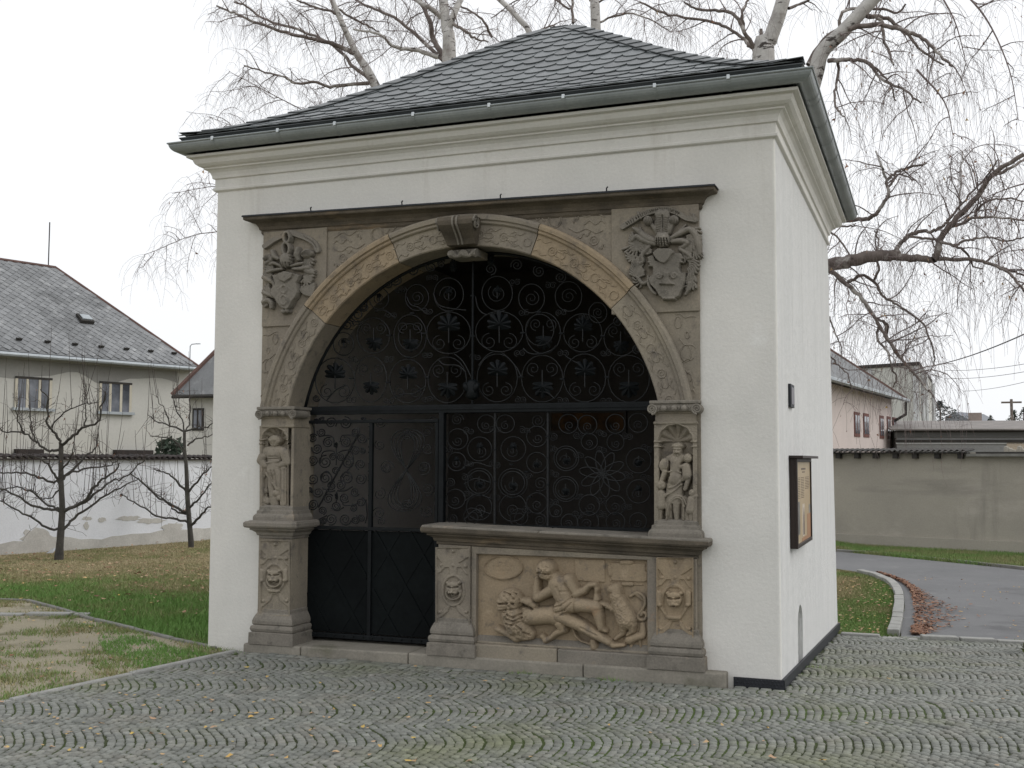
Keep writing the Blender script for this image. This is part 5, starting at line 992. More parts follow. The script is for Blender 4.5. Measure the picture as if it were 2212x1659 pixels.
MB().prism([(XF+.0013, fy(1.44), fz(1.03)), (XF+.0013, fy(1.57), fz(1.03)), (XF+.0013, fy(1.57), fz(1.2)), (XF+.0013, fy(1.52), fz(1.27)), (XF+.0013, fy(1.46), fz(1.2))], (.001, 0, 0)).build('photo_tower', M['ink'], ib)
pr('rust_field', 1.90, 2.32, .98, 1.20, M['paper_red']); pr('photo', 2.12, 2.30, 1.20, 1.28, M['photo']); pr('rust_field', 1.30, 1.9, .978, 1.01, M['paper_red'])
b = MB(); b.box(XF, XF+.0012, fy(1.30), fy(1.78), fz(1.60), fz(1.615)).box(XF, XF+.0012, fy(1.40), fy(1.70), fz(1.575), fz(1.585)); b.build('heading', M['ink'], ib)
b = MB()
for c0_, c1_ in ((.84, 1.16), (1.24, 1.62), (1.72, 2.20)):
    for r_ in range(13):
        if c0_ > 1.6 and r_ > 7: break
        y = c0_
        while y < c1_-.03: w = rnd.uniform(.02, .06); b.box(XF, XF+.0011, fy(y), fy(min(y+w, c1_)), fz(1.53-r_*.0145), fz(1.5345-r_*.0145)); y += w+.012
tag(b.build('text_lines', M['ink'], ib), kind='stuff')
# ------------------------------------------------------------------ boundary walls
def tri_uv(A, B): d = np.array(B, float)-np.array(A, float); L = np.hypot(*d); return d/L, L
M['whitewall'] = pmat('old_white_plaster', (.78, .79, .82, 1), (.70, .71, .74, 1), .8, .92, .35, 30, fine=.06, stains=[((.47, .455, .43, 1), .5, .60, .75, (1, 1, 1.6))])
M['bareplaster'] = pmat('bare_plaster_patch', (.56, .54, .50, 1), (.46, .44, .405, 1), 3, .95, .5, 30, fine=.12)
M['tile'] = pmat('dark_clay_tile', (.045, .034, .031, 1), (.025, .021, .020, 1), 6, .85, .3, 40, fine=.2)
wA = np.array([-9.104, 6.598]); wB = np.array([-8.003, 10.977]); wd, wL = tri_uv(wA, wB); wn = np.array([wd[1], -wd[0]])   # wn points to the garden
P0 = wA-wd*9; WLEN = 23.0
lw = thing('white_garden_wall', 'low white peeling garden wall with a row of dark half-round coping tiles behind the fruit trees', 'wall', (wA[0], wA[1], 0))
def wallbox(p0, d, n, s0, s1, t0, t1, z0, z1, b=None, tp=0):
    b = b or MB(); q = lambda s, t: p0+d*s+n*t
    lo = [(*q(s0, t0), z0), (*q(s1, t0), z0), (*q(s1, t1), z0), (*q(s0, t1), z0)]; hi = [(*q(s0, t0), z1), (*q(s1, t0), z1), (*q(s1, t1), z1), (*q(s0, t1), z1)]
    if np.cross(d, n) < 0: lo, hi = lo[::-1], hi[::-1]
    return b.hexa(lo, hi)
WZ = lambda s: 1.62+.0*s
wallbox(P0, wd, wn, 0, WLEN, -.34, 0, -.3, 1.655).build('wall_face', M['whitewall'], lw)
# patches where the plaster has come off, slightly raised render edges
def patch(s0, z0, pts, nm='bare_patch'):
    b = MB(); P = [(*(P0+wd*(s0+x)+wn*.004), z0+z) for x, z in pts]; b.prism(P, (wn[0]*.004, wn[1]*.004, 0)); b.build(nm, M['bareplaster'], lw)
def blob(w, h, n=18, seed=0):
    r = random.Random(seed); return [(w*math.cos(a)*(.6+.5*r.random()), h*math.sin(a)*(.6+.5*r.random())) for a in np.linspace(0, 2*math.pi, n, endpoint=False)][::-1]
def spos(u, v):                                          # point of the wall seen at survey pixel
    d = ray(u, v); t = ((P0-CP[:2])@wn)/(d[:2]@wn); q = CP+d*t; return float((q[:2]-P0)@wd), float(q[2])
def zf(x, y): return zm(0, 1050, 3.2533)(x, y)
for i, (x, y, w, h) in enumerate([(300, 960, .32, .20), (1050, 800, .30, .06), (1220, 820, .38, .06), (830, 810, .10, .05), (710, 800, .12, .04), (1400, 870, .28, .10), (700, 860, .06, .08)]):
    s, z = spos(*zf(x, y)); patch(s, z, blob(w, h, 22, i))
b = MB(); sA = spos(*zf(20, 1040))[0]-2; pts = []
for k in range(60):
    s = sA+k*.22; t = (s-sA); h = .05+.12*abs(smooth_noise(np.array([s]), np.array([0.]), 1.1, 21)[0])+.08*max(0, math.sin((s-8)*.35))+.05*rnd.random(); pts.append((s, h))
P = [(*(P0+wd*s+wn*.004), -.2) for s, h in pts]+[(*(P0+wd*s+wn*.004), h) for s, h in pts[::-1]]
b.prism(P, (wn[0]*.005, wn[1]*.005, 0)); b.build('bare_base', M['bareplaster'], lw)
# coping: half-round tiles laid across the wall
tv = []
for k in range(9):
    a = math.pi*k/8; tv.append((.062*math.cos(a), .055*math.sin(a)))
tV = np.array([(x, .10, z-.0) for x, z in tv]+[(x*.85, -.22, z*.85+.05) for x, z in tv]+[(x*.8, .10, z*.72) for x, z in tv]+[(x*.68, -.22, z*.62+.05) for x, z in tv])
tF = [(i, i+1, 9+i+1, 9+i) for i in range(8)]+[(18+i+1, 18+i, 27+i, 27+i+1) for i in range(8)]+[(i+1, i, 18+i, 18+i+1) for i in range(8)]
tme = mesh_np('coping_tile', tV, tF, M['tile'])
b = wallbox(P0, wd, wn, 0, WLEN, -.40, .085, 1.635, 1.66); b.build('coping_bed', M['tile'], lw)
s = 7.0
while s < WLEN-1:
    q = P0+wd*s; o = bpy.data.objects.new('coping_tile', tme); link(o, lw)
    o.matrix_basis = Matrix(((wd[0], wn[0], 0, q[0]), (wd[1], wn[1], 0, q[1]), (0, 0, 1, 1.655+rnd.gauss(0, .004)), (0, 0, 0, 1))) @ Matrix.Rotation(rnd.gauss(0, .04), 4, 'Z'); s += .128+rnd.gauss(0, .003)
# right boundary wall: grey render, ledge at the base, corrugated roof on corbels
M['greywall'] = pmat('grey_render', (.40, .37, .312, 1), (.35, .325, .276, 1), .9, .95, .4, 30, fine=.07, stains=[((.47, .43, .375, 1), .6, .55, .75, (1, 1, 2)), ((.21, .198, .172, 1), .5, .55, .78, (.35, .35, 2.2)), ((.25, .235, .20, 1), 1.4, .58, .75, (1, 1, .12))])
M['rust'] = pmat('dark_corrugated_sheet', (.05, .045, .04, 1), (.03, .028, .026, 1), 3, .8, .3, 30, fine=.2)
rA, rB = onG(1806, 1174)[:2], onG(2212, 1200)[:2]; rd, rL = tri_uv(rA, rB); rn = np.array([rd[1], -rd[0]])
if rn@(CP[:2]-rA) < 0: rn = -rn
Q0 = rA-rd*3; RL_ = 14.0
rw = thing('grey_boundary_wall', 'grey rendered boundary wall with a corrugated roof edge on small corbels beyond the asphalt road', 'wall', (*rA, -.35))
wallbox(Q0, rd, rn, 0, RL_, -.4, 0, -.7, 1.86).build('wall_face', M['greywall'], rw)
b = wallbox(Q0, rd, rn, 0, RL_, 0, .06, -.7, -.06); b.build('base_ledge', M['greywall'], rw)
def rpos(u, v): d = ray(u, v); t = ((Q0-CP[:2])@rn)/(d[:2]@rn); q = CP+d*t; return float((q[:2]-Q0)@rd), float(q[2])
sE = rpos(2095, 978)[0]
V = []; nx = 260; F = []
for k in range(nx+1):
    s = sE*k/nx; dz = .020*math.sin(s*2*math.pi/.125); j = .01*smooth_noise(np.array([s]), np.array([0.]), 1.5, 4)[0]
    for t, z in ((.26, 1.895), (-.45, 1.945)): q = Q0+rd*s+rn*t; V.append((q[0], q[1], z+dz+j))
    for t, z in ((.26, 1.880), (-.45, 1.93)): q = Q0+rd*s+rn*t; V.append((q[0], q[1], z+dz+j))
for k in range(nx): a = 4*k; F += [(a, a+4, a+5, a+1), (a+2, a+3, a+7, a+6), (a, a+2, a+6, a+4)]
obj('corrugated_roof', V, F, M['rust'], rw)
wallbox(Q0, rd, rn, 0, sE, .0, .20, 1.835, 1.868).build('eaves_batten', M['rust'], rw)
for u in (1815, 1855, 1895, 1938, 1980, 2028, 2078):
    s, _ = rpos(u, 990); wallbox(Q0, rd, rn, s-.055, s+.055, .0, .16, 1.72, 1.833).build('corbel', M['rust'], rw)
wallbox(Q0, rd, rn, sE-.03, RL_, -.45, .18, 1.77, 1.83).build('coping_slab', M['concrete'], rw)
wallbox(Q0, rd, rn, sE+.15, RL_, -.40, .10, 1.832, 1.87).build('coping_mortar', M['rust'], rw)
b = MB()
for k in range(6): 
    s = sE+.75+k*.09; q = Q0+rd*s+rn*-.1; b.tube([(q[0], q[1], 1.86), (q[0], q[1], 1.93+.05*math.sin(k*2.2+1)), (q[0]+.02, q[1], 1.95+.05*math.sin(k*2.2+1))], [.07, .06, .02], 7)
b.build('loose_stone_heap', M['greywall'], rw)

# ------------------------------------------------------------------ houses to the left
M['house_wall'] = pmat('grey_house_render', (.53, .52, .485, 1), (.47, .462, .43, 1), .5, .95, .3, 12, fine=.05, c3=(.51, .495, .45, 1))
M['house_stain'] = pmat('damp_render', (.25, .245, .23, 1), (.31, .305, .285, 1), .5, .95, .3, 12, fine=.06)
M['eternit'] = pmat('fibre_cement_tile', (.24, .245, .25, 1), (.195, .20, .205, 1), .6, .85, .2, 14, fine=.1, tint=.14, stains=[((.36, .365, .365, 1), 2.2, .55, .72, (1, 1, 1)), ((.115, .118, .12, 1), .35, .55, .7, (1, 1, 1))])
M['redtrim'] = pmat('red_ridge_tile', (.15, .085, .07, 1), (.11, .068, .058, 1), 2, .85, .2, 20, fine=.12)
M['glass'] = pmat('window_glass', (.10, .11, .13, 1), (.20, .21, .24, 1), 2.0, .12, 0, 20, spec=.6, fine=0, c3=(.05, .055, .065, 1))
M['cream'] = pmat('cream_window_frame', (.55, .51, .42, 1), (.48, .44, .36, 1), 3, .7, .1, 20, fine=.06)
M['gut'] = pmat('pale_gutter', (.40, .43, .45, 1), (.32, .35, .37, 1), 2, .5, 0, 20, metal=.2, fine=.05)
E1 = onZ(430, 792, 5.3)[:2]; E0 = onZ(0, 757, 5.3)[:2]; hd, hL = tri_uv(E0, E1); hn = np.array([-hd[1], hd[0]])     # hn: away from the garden
if hn@(CP[:2]-E0) > 0: hn = -hn
d = ray(120, 578); A_ = np.array([[d[0], -(hn-hd)[0], 0], [d[1], -(hn-hd)[1], 0], [d[2], 0, -1]]); rhs = np.array([E1[0]-CP[0], E1[1]-CP[1], 5.3-CP[2]]); so_ = np.linalg.solve(A_, rhs); HW, HH = so_[1], so_[2]
hs = thing('grey_house', 'large grey two-storey house with a steep grey tiled hip roof behind the white garden wall', 'house', (*E0, 0))
HL = 30.0; OV = .55; h0 = E1-hd*HL
hp = lambda s, t: E1-hd*s+hn*t                           # s back along the eaves, t into the house
wl = MB().hexa([(*hp(HL, OV), -.3), (*hp(-.5, OV), -.3), (*hp(-.5, 2*HW-OV), -.3), (*hp(HL, 2*HW-OV), -.3)], [(*hp(HL, OV), 5.25), (*hp(-.5, OV), 5.2), (*hp(-.5, 2*HW-OV), 5.2), (*hp(HL, 2*HW-OV), 5.25)])
if np.cross(hp(0, 0)-hp(1, 0), hn) < 0: wl.F = [f[::-1] for f in wl.F]
wl.build('wall', M['house_wall'], hs)
R1, R2 = (*hp(HW, HW), 5.3+HH), (*hp(HL, HW), 5.3+HH); eA, eB, eC, eD = (*hp(HL, 0), 5.3), (*hp(0, 0), 5.3), (*hp(0, 2*HW), 5.3), (*hp(HL, 2*HW), 5.3)
rf = MB().add([eA, eB, eC, eD, R1, R2], [(0, 1, 4, 5), (1, 2, 4), (2, 3, 5, 4), (0, 3, 2, 1), (0, 5, 3)]).build('roof', M['eternit'], hs)
# tiles of the front slope laid diagonally, nearest ones single
sl_ = math.hypot(HW, HH); cs_, sn_ = HW/sl_, HH/sl_; TT = .27
hx = np.array([*(-hd), 0.]); hy = np.array([*(hn*cs_), sn_]); hz = np.cross(hx, hy); hz = hz if hz[2] > 0 else -hz; Eo = np.array([*E1, 5.3])
tq = TT*.70; dV = np.array([(-tq, 0, .004), (0, -tq, .030), (tq, 0, .004), (0, tq, .0), (-tq, 0, -.008), (0, -tq, .018), (tq, 0, -.008), (0, tq, -.01)])
dF = [(0, 1, 2, 3), (0, 4, 5, 1), (1, 5, 6, 2), (2, 6, 7, 3), (3, 7, 4, 0)]
dF = dF if hz@np.cross(hx, hy) > 0 else [f[::-1] for f in dF]
tms = [mesh_np('roof_tile', dV, dF, M['eternit'], tint=np.full(5, t)) for t in (.1, .3, .5, .7, .95)]
spots = []
step = tq*.93
for i in range(0, int(sl_/step)):
    y = i*step+.22
    for j in range(0, 90):
        x = j*2*step+(i % 2)*step
        if x < y*cs_+.15 or x > 19 or y > sl_-.15: continue
        p = Eo+hx*x+hy*y; u, v, z = pix(p)
        if u > -40: spots.append((z, x, y))
spots.sort()
def tilem(x, y): p = Eo+hx*x+hy*y+hz*.012; return Matrix(((hx[0], hy[0], hz[0], p[0]), (hx[1], hy[1], hz[1], p[1]), (hx[2], hy[2], hz[2], p[2]), (0, 0, 0, 1))) @ Matrix.Rotation(rnd.gauss(0, .02), 4, 'Z')
for z, x, y in spots[:300]: o = bpy.data.objects.new('roof_tile', rnd.choice(tms)); link(o, rf); o.matrix_basis = tilem(x, y)
VV = np.concatenate([Eo+hz*.012+hx*x+hy*y+dV[:, :1]*hx+dV[:, 1:2]*hy+dV[:, 2:]*hz for z, x, y in spots[300:]]) if len(spots) > 300 else None
if VV is not None:
    FF = [tuple(q+8*i for q in f) for i in range(len(spots)-300) for f in dF]; tag(obj('roof_tiles', VV, FF, M['eternit'], rf, tint=np.repeat(rng.uniform(0, 1, len(spots)-300), 5)), kind='stuff')
b = MB(); b.tube([eB, R1], .055, 6); b.tube([R1, R2], .07, 6); b.build('ridge_tiles', M['redtrim'], hs)
b = MB(); b.tube([(*hp(-.05, -.06), 5.20), (*hp(HL, -.06), 5.20)], .075, 8); b.build('gutter', M['gut'], hs)
wallbox(E1, -hd, hn, 0, HL, .02, .55, 5.12, 5.255).build('eaves_box', M['house_stain'], hs)
for k in range(11):
    p = Eo+hx*(.9+k*1.05)+hy*.62+hz*.05; b = MB(); a, c, n_ = hx*.10, hy*.04, hz*.10
    b.hexa([p-a-c, p+a-c, p+a+c, p-a+c], [p-a-c+n_, p+a-c+n_, p+a+c+n_*.6, p-a+c+n_*.6]); b.build('snow_guard', M['rust'], rf)
d = ray(182, 692); nrm = hz; t_ = ((Eo-CP)@nrm)/(d@nrm); p = CP+d*t_; b = MB(); a, c = hx*.27, hy*.24
b.hexa([p-a-c, p+a-c, p+a+c, p-a+c], [p-a-c+hz*.17, p+a-c+hz*.17, p+a+c+hz*.12, p-a+c+hz*.12]); sk = b.build('skylight', M['rust'], rf); b = MB(); a, c = hx*.2, hy*.17; q = p+hz*.16; b.hexa([q-a-c, q+a-c, q+a+c, q-a+c], [q-a-c+hz*.06, q+a-c+hz*.06, q+a+c+hz*.0, q-a+c+hz*.0]); b.build('pane', M['gut'], rf)
# damp band under the eaves
b = MB(); P = []
for k in range(50): P.append((HL*.6-k*(HL*.6-.6)/49, 5.0-.55*smooth_noise(np.array([k*.6]), np.array([0.]), .5, 33)[0]-.1))
poly_ = [(*hp(s, OV-.006), z) for s, z in P]+[(*hp(.6, OV-.006), 5.1), (*hp(HL*.6, OV-.006), 5.1)]
MB().prism(poly_, (hn[0]*.004, hn[1]*.004, 0)).build('damp_band', M['house_stain'], hs)
def hwin(u0, v0, u1, v1, par=hs):
    def hit(u, v): d = ray(u, v); w0 = np.array([*hp(0, OV)]); t = ((w0-CP[:2])@hn)/(d[:2]@hn); q = CP+d*t; return float((q[:2]-w0)@(-hd)), float(q[2])
    (sa, za), (sb, zb) = hit(u0, (v0+v1)/2-36), hit(u1, (v0+v1)/2-30); s0, s1 = min(sa, sb), max(sa, sb); z1 = hit(u0, v0)[1]; z0 = hit(u0, v1)[1]
    O = hp(0, OV); W_ = wallbox
    w = W_(O, -hd, hn, s0, s1, -.02, .03, z0, z1).build('window', M['house_stain'], par)
    n3 = 3; ww = (s1-s0)/n3
    for k in range(n3):
        W_(O, -hd, hn, s0+k*ww+.05, s0+(k+1)*ww-.05, -.034, -.021, z0+.08, z1-.08).build('pane', M['glass'], w)
    for k in range(n3+1): W_(O, -hd, hn, s0+k*ww-.05+(.05 if k == 0 else 0)-(.05 if k == n3 else 0), s0+k*ww+.05+(.05 if k == 0 else 0)-(.05 if k == n3 else 0), -.05, -.035, z0+.08, z1-.08).build('mullion', M['cream'], w)
    W_(O, -hd, hn, s0, s1, -.06, -.036, z1-.08, z1).build('lintel', M['rust'], w); W_(O, -hd, hn, s0-.08, s1+.08, -.16, -.02, z0-.02, z0+.08).build('sill', M['gut'], w)
hwin(32, 812, 112, 885); hwin(214, 823, 284, 893)
for u0, u1, v in ((30, 86, 968), (244, 322, 970)):
    def hit(u, v): d = ray(u, v); w0 = np.array([*hp(0, OV)]); t = ((w0-CP[:2])@hn)/(d[:2]@hn); q = CP+d*t; return float((q[:2]-w0)@(-hd)), float(q[2])
    a, c = hit(u0, v), hit(u1, v); wallbox(hp(0, OV), -hd, hn, min(a[0], c[0]), max(a[0], c[0]), -.3, .0, a[1]-.3, a[1]-.03).build('lower_window_hood', M['tile'], hs)
cb = hp(HW+6.8, HW); b = MB(); b.box(cb[0]-.9, cb[0]+.9, cb[1]-.5, cb[1]+.5, 5.3+HH-.4, 5.3+HH+.35); b.build('chimney', M['house_stain'], hs)
b = MB(); b.box(cb[0]-1.15, cb[0]+1.15, cb[1]-.7, cb[1]+.7, 5.3+HH+.352, 5.3+HH+.45); b.build('chimney_cap', M['rust'], hs)
p = hp(HW+.3, HW); MB().tube([(*p, 5.3+HH), (*p, 5.3+HH+1.75)], .022, 6).build('lightning_rod', M['rust'], hs)
p = hp(HW+3.4, HW); MB().tube([(*p, 5.3+HH), (*p, 5.3+HH+.9), (p[0]-.25, p[1], 5.3+HH+.9)], .02, 5).build('roof_pipe', M['gut'], hs)
# small house with a red-edged roof beside it
sh = thing('small_house', 'small pale house with a red-edged grey roof peeping out left of the chapel', 'house', tuple(onD(430, 1000, 33)*[1, 1, 0]))
DD = 32.0; a = onD(372, 853, DD); zE = a[2]; e1 = onZ(462, 845, zE) if False else onD(470, 843.5, DD*.985); dv = (e1-a)[:2]; dv /= np.hypot(*dv); nv = np.array([-dv[1], dv[0]]); nv = nv if nv@(CP[:2]-a[:2]) < 0 else -nv
S0 = a[:2]; sp = lambda s, t: S0+dv*s+nv*t
d = ray(455, 770); m3 = np.array([[d[0], -(dv+nv)[0], 0], [d[1], -(dv+nv)[1], 0], [d[2], 0, -1]]); q_ = np.linalg.solve(m3, np.array([S0[0]-CP[0], S0[1]-CP[1], zE-CP[2]])); sw, shh = q_[1]*1.6, q_[2]*1.6
wb = MB(); lo = [(*sp(.35, .35), -.3), (*sp(9, .35), -.3), (*sp(9, 2*sw-.35), -.3), (*sp(.35, 2*sw-.35), -.3)]; wb.hexa(lo, [(x, y, zE-.03) for x, y, z in lo]); wb.build('wall', pmat('pale_render', (.60, .585, .54, 1), (.54, .525, .48, 1), .7, .95, .2, 12, fine=.04), sh)
q4 = [(*sp(0, 0), zE), (*sp(9.4, 0), zE), (*sp(9.4, 2*sw), zE), (*sp(0, 2*sw), zE), (*sp(sw, sw), zE+shh), (*sp(9.4, sw), zE+shh)]
MB().add(q4, [(0, 1, 5, 4), (0, 4, 3), (3, 4, 5, 2), (3, 2, 1, 0), (1, 2, 5)]).build('roof', M['eternit'], sh)
b = MB(); b.tube([q4[0], q4[4]], .075, 6); b.build('hip_tiles', M['redtrim'], sh); MB().tube([np.array(q4[0])+[0, 0, -.06], np.array(q4[1])+[0, 0, -.06]], .05, 6).build('gutter', M['rust'], sh)
def facewin(par, O, d2, n2, s0, s1, z0, z1, fm, panes=1, frame=.06):
    w = wallbox(O, d2, n2, s0, s1, -.03, .02, z0, z1).build('window', fm, par); ww = (s1-s0-frame)/panes
    for k in range(panes): wallbox(O, d2, n2, s0+frame+k*ww, s0+(k+1)*ww, -.042, -.031, z0+frame, z1-frame).build('pane', M['glass'], w)
    return w
def hitp(O, n2, d2, u, v): d = ray(u, v); t = ((O-CP[:2])@n2)/(d[:2]@n2); q = CP+d*t; return float((q[:2]-O)@d2), float(q[2])
O = sp(.0, .35); s0, z1 = hitp(O, nv, dv, 417, 882); s1, z0 = hitp(O, nv, dv, 440, 930); facewin(sh, O, dv, nv, s0, s1, z0, z1, M['rust'], 2)
# street lamp far behind
p = onD(405, 1000, 60); b = MB(); zt_ = onD(405, 742, 60)[2]
lp = thing('street_lamp', 'thin distant street lamp above the roof corner of the grey house', 'street lamp', (p[0], p[1], -.3)); MB().tube([(p[0], p[1], -.3), (p[0], p[1], zt_-.1), (p[0]+.1, p[1], zt_), (p[0]+.45, p[1], zt_+.02)], [.035, .028, .025, .025], 6).build('pole', M['gut'], lp); MB().box(p[0]+.4, p[0]+.65, p[1]-.05, p[1]+.05, zt_-.01, zt_+.03).build('lamp_head', M['gut'], lp)

# ------------------------------------------------------------------ buildings to the right
M['pink'] = pmat('pink_render', (.60, .52, .49, 1), (.54, .47, .445, 1), .6, .95, .2, 12, fine=.05)
M['redwood'] = pmat('red_brown_frame', (.16, .055, .04, 1), (.11, .042, .034, 1), 2, .7, .1, 20, fine=.1)
ZE = 4.7; pB = onZ(1957, 862, ZE)[:2]; pA = onZ(1797, 816, ZE)[:2]; pd, _ = tri_uv(pB, pA); pn = np.array([-pd[1], pd[0]])   # along towards us, into the house
if pn@(CP[:2]-pB) > 0: pn = -pn
ph = thing('pink_house', 'pink house with narrow red-brown windows and a grey roof behind the boundary wall', 'house', (*pB, -.35))
pp = lambda s, t: pB+pd*s+pn*t
d = ray(1797, 750); nn_ = None; SW_ = 5.0
lo = [(*pp(.8, .55), -.5), (*pp(21, .55), -.5), (*pp(21, 10), -.5), (*pp(.8, 10), -.5)]; b = MB(); b.hexa(lo, [(x, y, ZE-.05) for x, y, z in lo]); b.F = b.F if np.cross(pd, pn) > 0 else [f[::-1] for f in b.F]; b.build('wall', M['pink'], ph)
q4 = [(*pp(0, 0), ZE), (*pp(21.4, 0), ZE), (*pp(21.4, 10.4), ZE), (*pp(0, 10.4), ZE), (*pp(5.2, 5.2), ZE+4.0), (*pp(21.4, 5.2), ZE+4.0)]
MB().add(q4, [(0, 1, 5, 4), (0, 4, 3), (3, 4, 5, 2), (3, 2, 1, 0)]).build('roof', M['eternit'], ph)
b = MB(); b.tube([q4[0], q4[4]], .10, 6); b.build('hip_tiles', M['redtrim'], ph); MB().tube([(*pp(-.1, -.1), ZE-.08), (*pp(21.4, -.1), ZE-.08)], .10, 6).build('gutter', M['gut'], ph)
p = pp(.1, .0); MB().tube([(p[0], p[1], ZE-.15), (p[0], p[1], ZE-.75), (p[0]-.9, p[1]-.1, ZE-1.3)], .07, 6).build('downpipe', M['rust'], ph)
O = pp(0, .55)
for (u0, u1, v0, v1) in ((1844, 1856, 889, 943), (1864, 1876, 892, 944), (1899, 1908, 897, 947), (1915, 1923, 899, 948), (1928, 1936, 901, 949)):
    sa, z1 = hitp(O, pn, pd, u0, v0); sb, _ = hitp(O, pn, pd, u1, v0); z0 = hitp(O, pn, pd, u0, v1)[1]; facewin(ph, O, pd, pn, min(sa, sb), max(sa, sb), z0, z1, M['redwood'], 2, .14)
# grey block
bk = thing('concrete_block', 'tall windowless grey concrete building behind the pink house', 'building', tuple(onD(1985, 1000, 78)*[1, 1, 0]))
M['panelgrey'] = pmat('grey_concrete_panel', (.62, .62, .585, 1), (.56, .56, .53, 1), .25, .95, .1, 6, fine=.05); M['panelpale'] = pmat('pale_concrete', (.62, .63, .64, 1), (.56, .57, .58, 1), .5, .9, .1, 6, fine=.04)
a = onD(1985, 789, 78); c = onD(1830, 794, 82); e = onD(2013, 808, 96); zt_ = a[2]
c[2] = zt_; e[2] = zt_; g_ = c+(e-a)
MB().hexa([(c[0], c[1], -.5), (a[0], a[1], -.5), (e[0], e[1], -.5), (g_[0], g_[1], -.5)], [tuple(c), tuple(a), tuple(e), tuple(g_)]).build('wall', M['panelgrey'], bk)
MB().hexa([(*(q[:2]+(q[:2]-(c+e)[:2]/2)*.012), zt_+.002) for q in (c, a, e, g_)], [(*(q[:2]+(q[:2]-(c+e)[:2]/2)*.012), zt_+.25) for q in (c, a, e, g_)]).build('roof_edge', M['rust'], bk)
for f_, side in ((.30, 0), (.93, 0), (.35, 1), (.95, 1), (.10, 1)):
    q = (c+(a-c)*f_) if side == 0 else (a+(e-a)*f_); q = q+np.array([.12, -.12, 0]); MB().tube([(q[0], q[1], -.5), (q[0], q[1], zt_-.1)], .20 if side == 0 else .16, 6).build('pale_pipe', M['panelpale'], bk)
# long low garage
gr = thing('garage_row', 'long low grey garage building with a weathered roof behind the boundary wall', 'garage', tuple(onD(2080, 1000, 50)*[1, 1, 0]))
def gl(v, D): return onD(1945, v, D)[2]
gA, gB = onD(1938, 1000, 52)[:2], onD(2420, 1000, 50)[:2]; gd, gL = tri_uv(gA, gB); gn = np.array([-gd[1], gd[0]])
z3 = gl(913, 55); z2 = gl(930, 52); zz_ = [gl(v, 52) for v in (934, 945, 950, 956, 968)]
wallbox(gA, gd, gn, 0, gL, 0, 5, -.5, zz_[0]+.1).build('wall', pmat('garage_grey', (.27, .27, .265, 1), (.24, .24, .236, 1), .4, .9, .1, 8), gr)
wallbox(gA, gd, gn, -.1, gL, -.06, -.002, zz_[1], z2-.02).build('fascia_board', pmat('dark_fascia', (.13, .13, .128, 1), (.10, .10, .098, 1), .5, .9, .1, 8, stretch=(.3, .3, 6)), gr); wallbox(gA, gd, gn, -.1, gL, -.12, -.062, zz_[0], z2-.01).build('fascia_board', M['rust'], gr)
wallbox(gA, gd, gn, -.1, gL, -.09, -.003, zz_[3], zz_[2]).build('fascia_board', M['rust'], gr); wallbox(gA, gd, gn, -.05, gL, -.05, -.003, zz_[3]-.06, zz_[3]-.005).build('pale_strip', M['panelpale'], gr)
b = MB(); k = 44
rb = MB().hexa([(*(gA+gd*-.3+gn*-.35), z2), (*(gA+gd*gL+gn*-.35), z2), (*(gA+gd*gL+gn*5.2), z3+.1), (*(gA+gd*-.3+gn*5.2), z3+.1)], [(*(gA+gd*-.3+gn*-.35), z2+.06), (*(gA+gd*gL+gn*-.35), z2+.06), (*(gA+gd*gL+gn*5.2), z3+.16), (*(gA+gd*-.3+gn*5.2), z3+.16)]).build('roof', pmat('old_roofing', (.27, .245, .23, 1), (.20, .185, .175, 1), 1.5, .95, .3, 10, fine=.16), gr)
sB = float((onD(2172, 1000, 51.3)[:2]-gA)@gd); wallbox(gA, gd, gn, sB, gL, -.05, -.001, -.4, zz_[2]-.12).build('pale_door', pmat('pale_beige', (.50, .42, .33, 1), (.46, .385, .30, 1), .4, .9, .1, 8), gr)
# far houses and trees on the skyline
fh = thing('distant_house', 'hazy distant house roof with a square chimney above the garage roof', 'house', tuple(onD(2100, 1000, 110)*[1, 1, 0]))
a, c = onD(2040, 921, 110), onD(2122, 921, 110); zt_ = onD(2062, 889, 110)[2]; M['haze'] = pmat('hazed_roof', (.20, .21, .24, 1), (.24, .25, .27, 1), .2, .9, 0, 4)  # roof blue-grey: haze of distance painted into its colour
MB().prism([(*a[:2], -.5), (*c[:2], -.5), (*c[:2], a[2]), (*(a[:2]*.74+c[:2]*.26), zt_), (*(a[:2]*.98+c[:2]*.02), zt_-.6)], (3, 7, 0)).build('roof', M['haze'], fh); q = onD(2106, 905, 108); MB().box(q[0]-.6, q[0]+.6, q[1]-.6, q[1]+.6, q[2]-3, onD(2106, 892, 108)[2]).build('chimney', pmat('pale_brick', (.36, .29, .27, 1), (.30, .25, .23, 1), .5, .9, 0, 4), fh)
rr = thing('red_roofed_shed', 'tiny red roofed shed on the skyline at the right edge', 'shed', tuple(onD(2195, 1000, 90)*[1, 1, 0])); a = onD(2186, 914, 90); c = onD(2250, 914, 90); MB().prism([(*a[:2], -.5), (*c[:2], -.5), (*c[:2], onD(0, 905, 90)[2]), (*a[:2], onD(0, 905, 90)[2])], (0, 5, 0)).build('shed_body', M['redtrim'], rr)
M['conifer'] = pmat('conifer_needles', (.055, .075, .05, 1), (.035, .05, .036, 1), .6, .9, 0, 10); M['farconifer'] = pmat('far_conifer_needles', (.10, .12, .12, 1), (.07, .085, .085, 1), .6, .9, 0, 10)
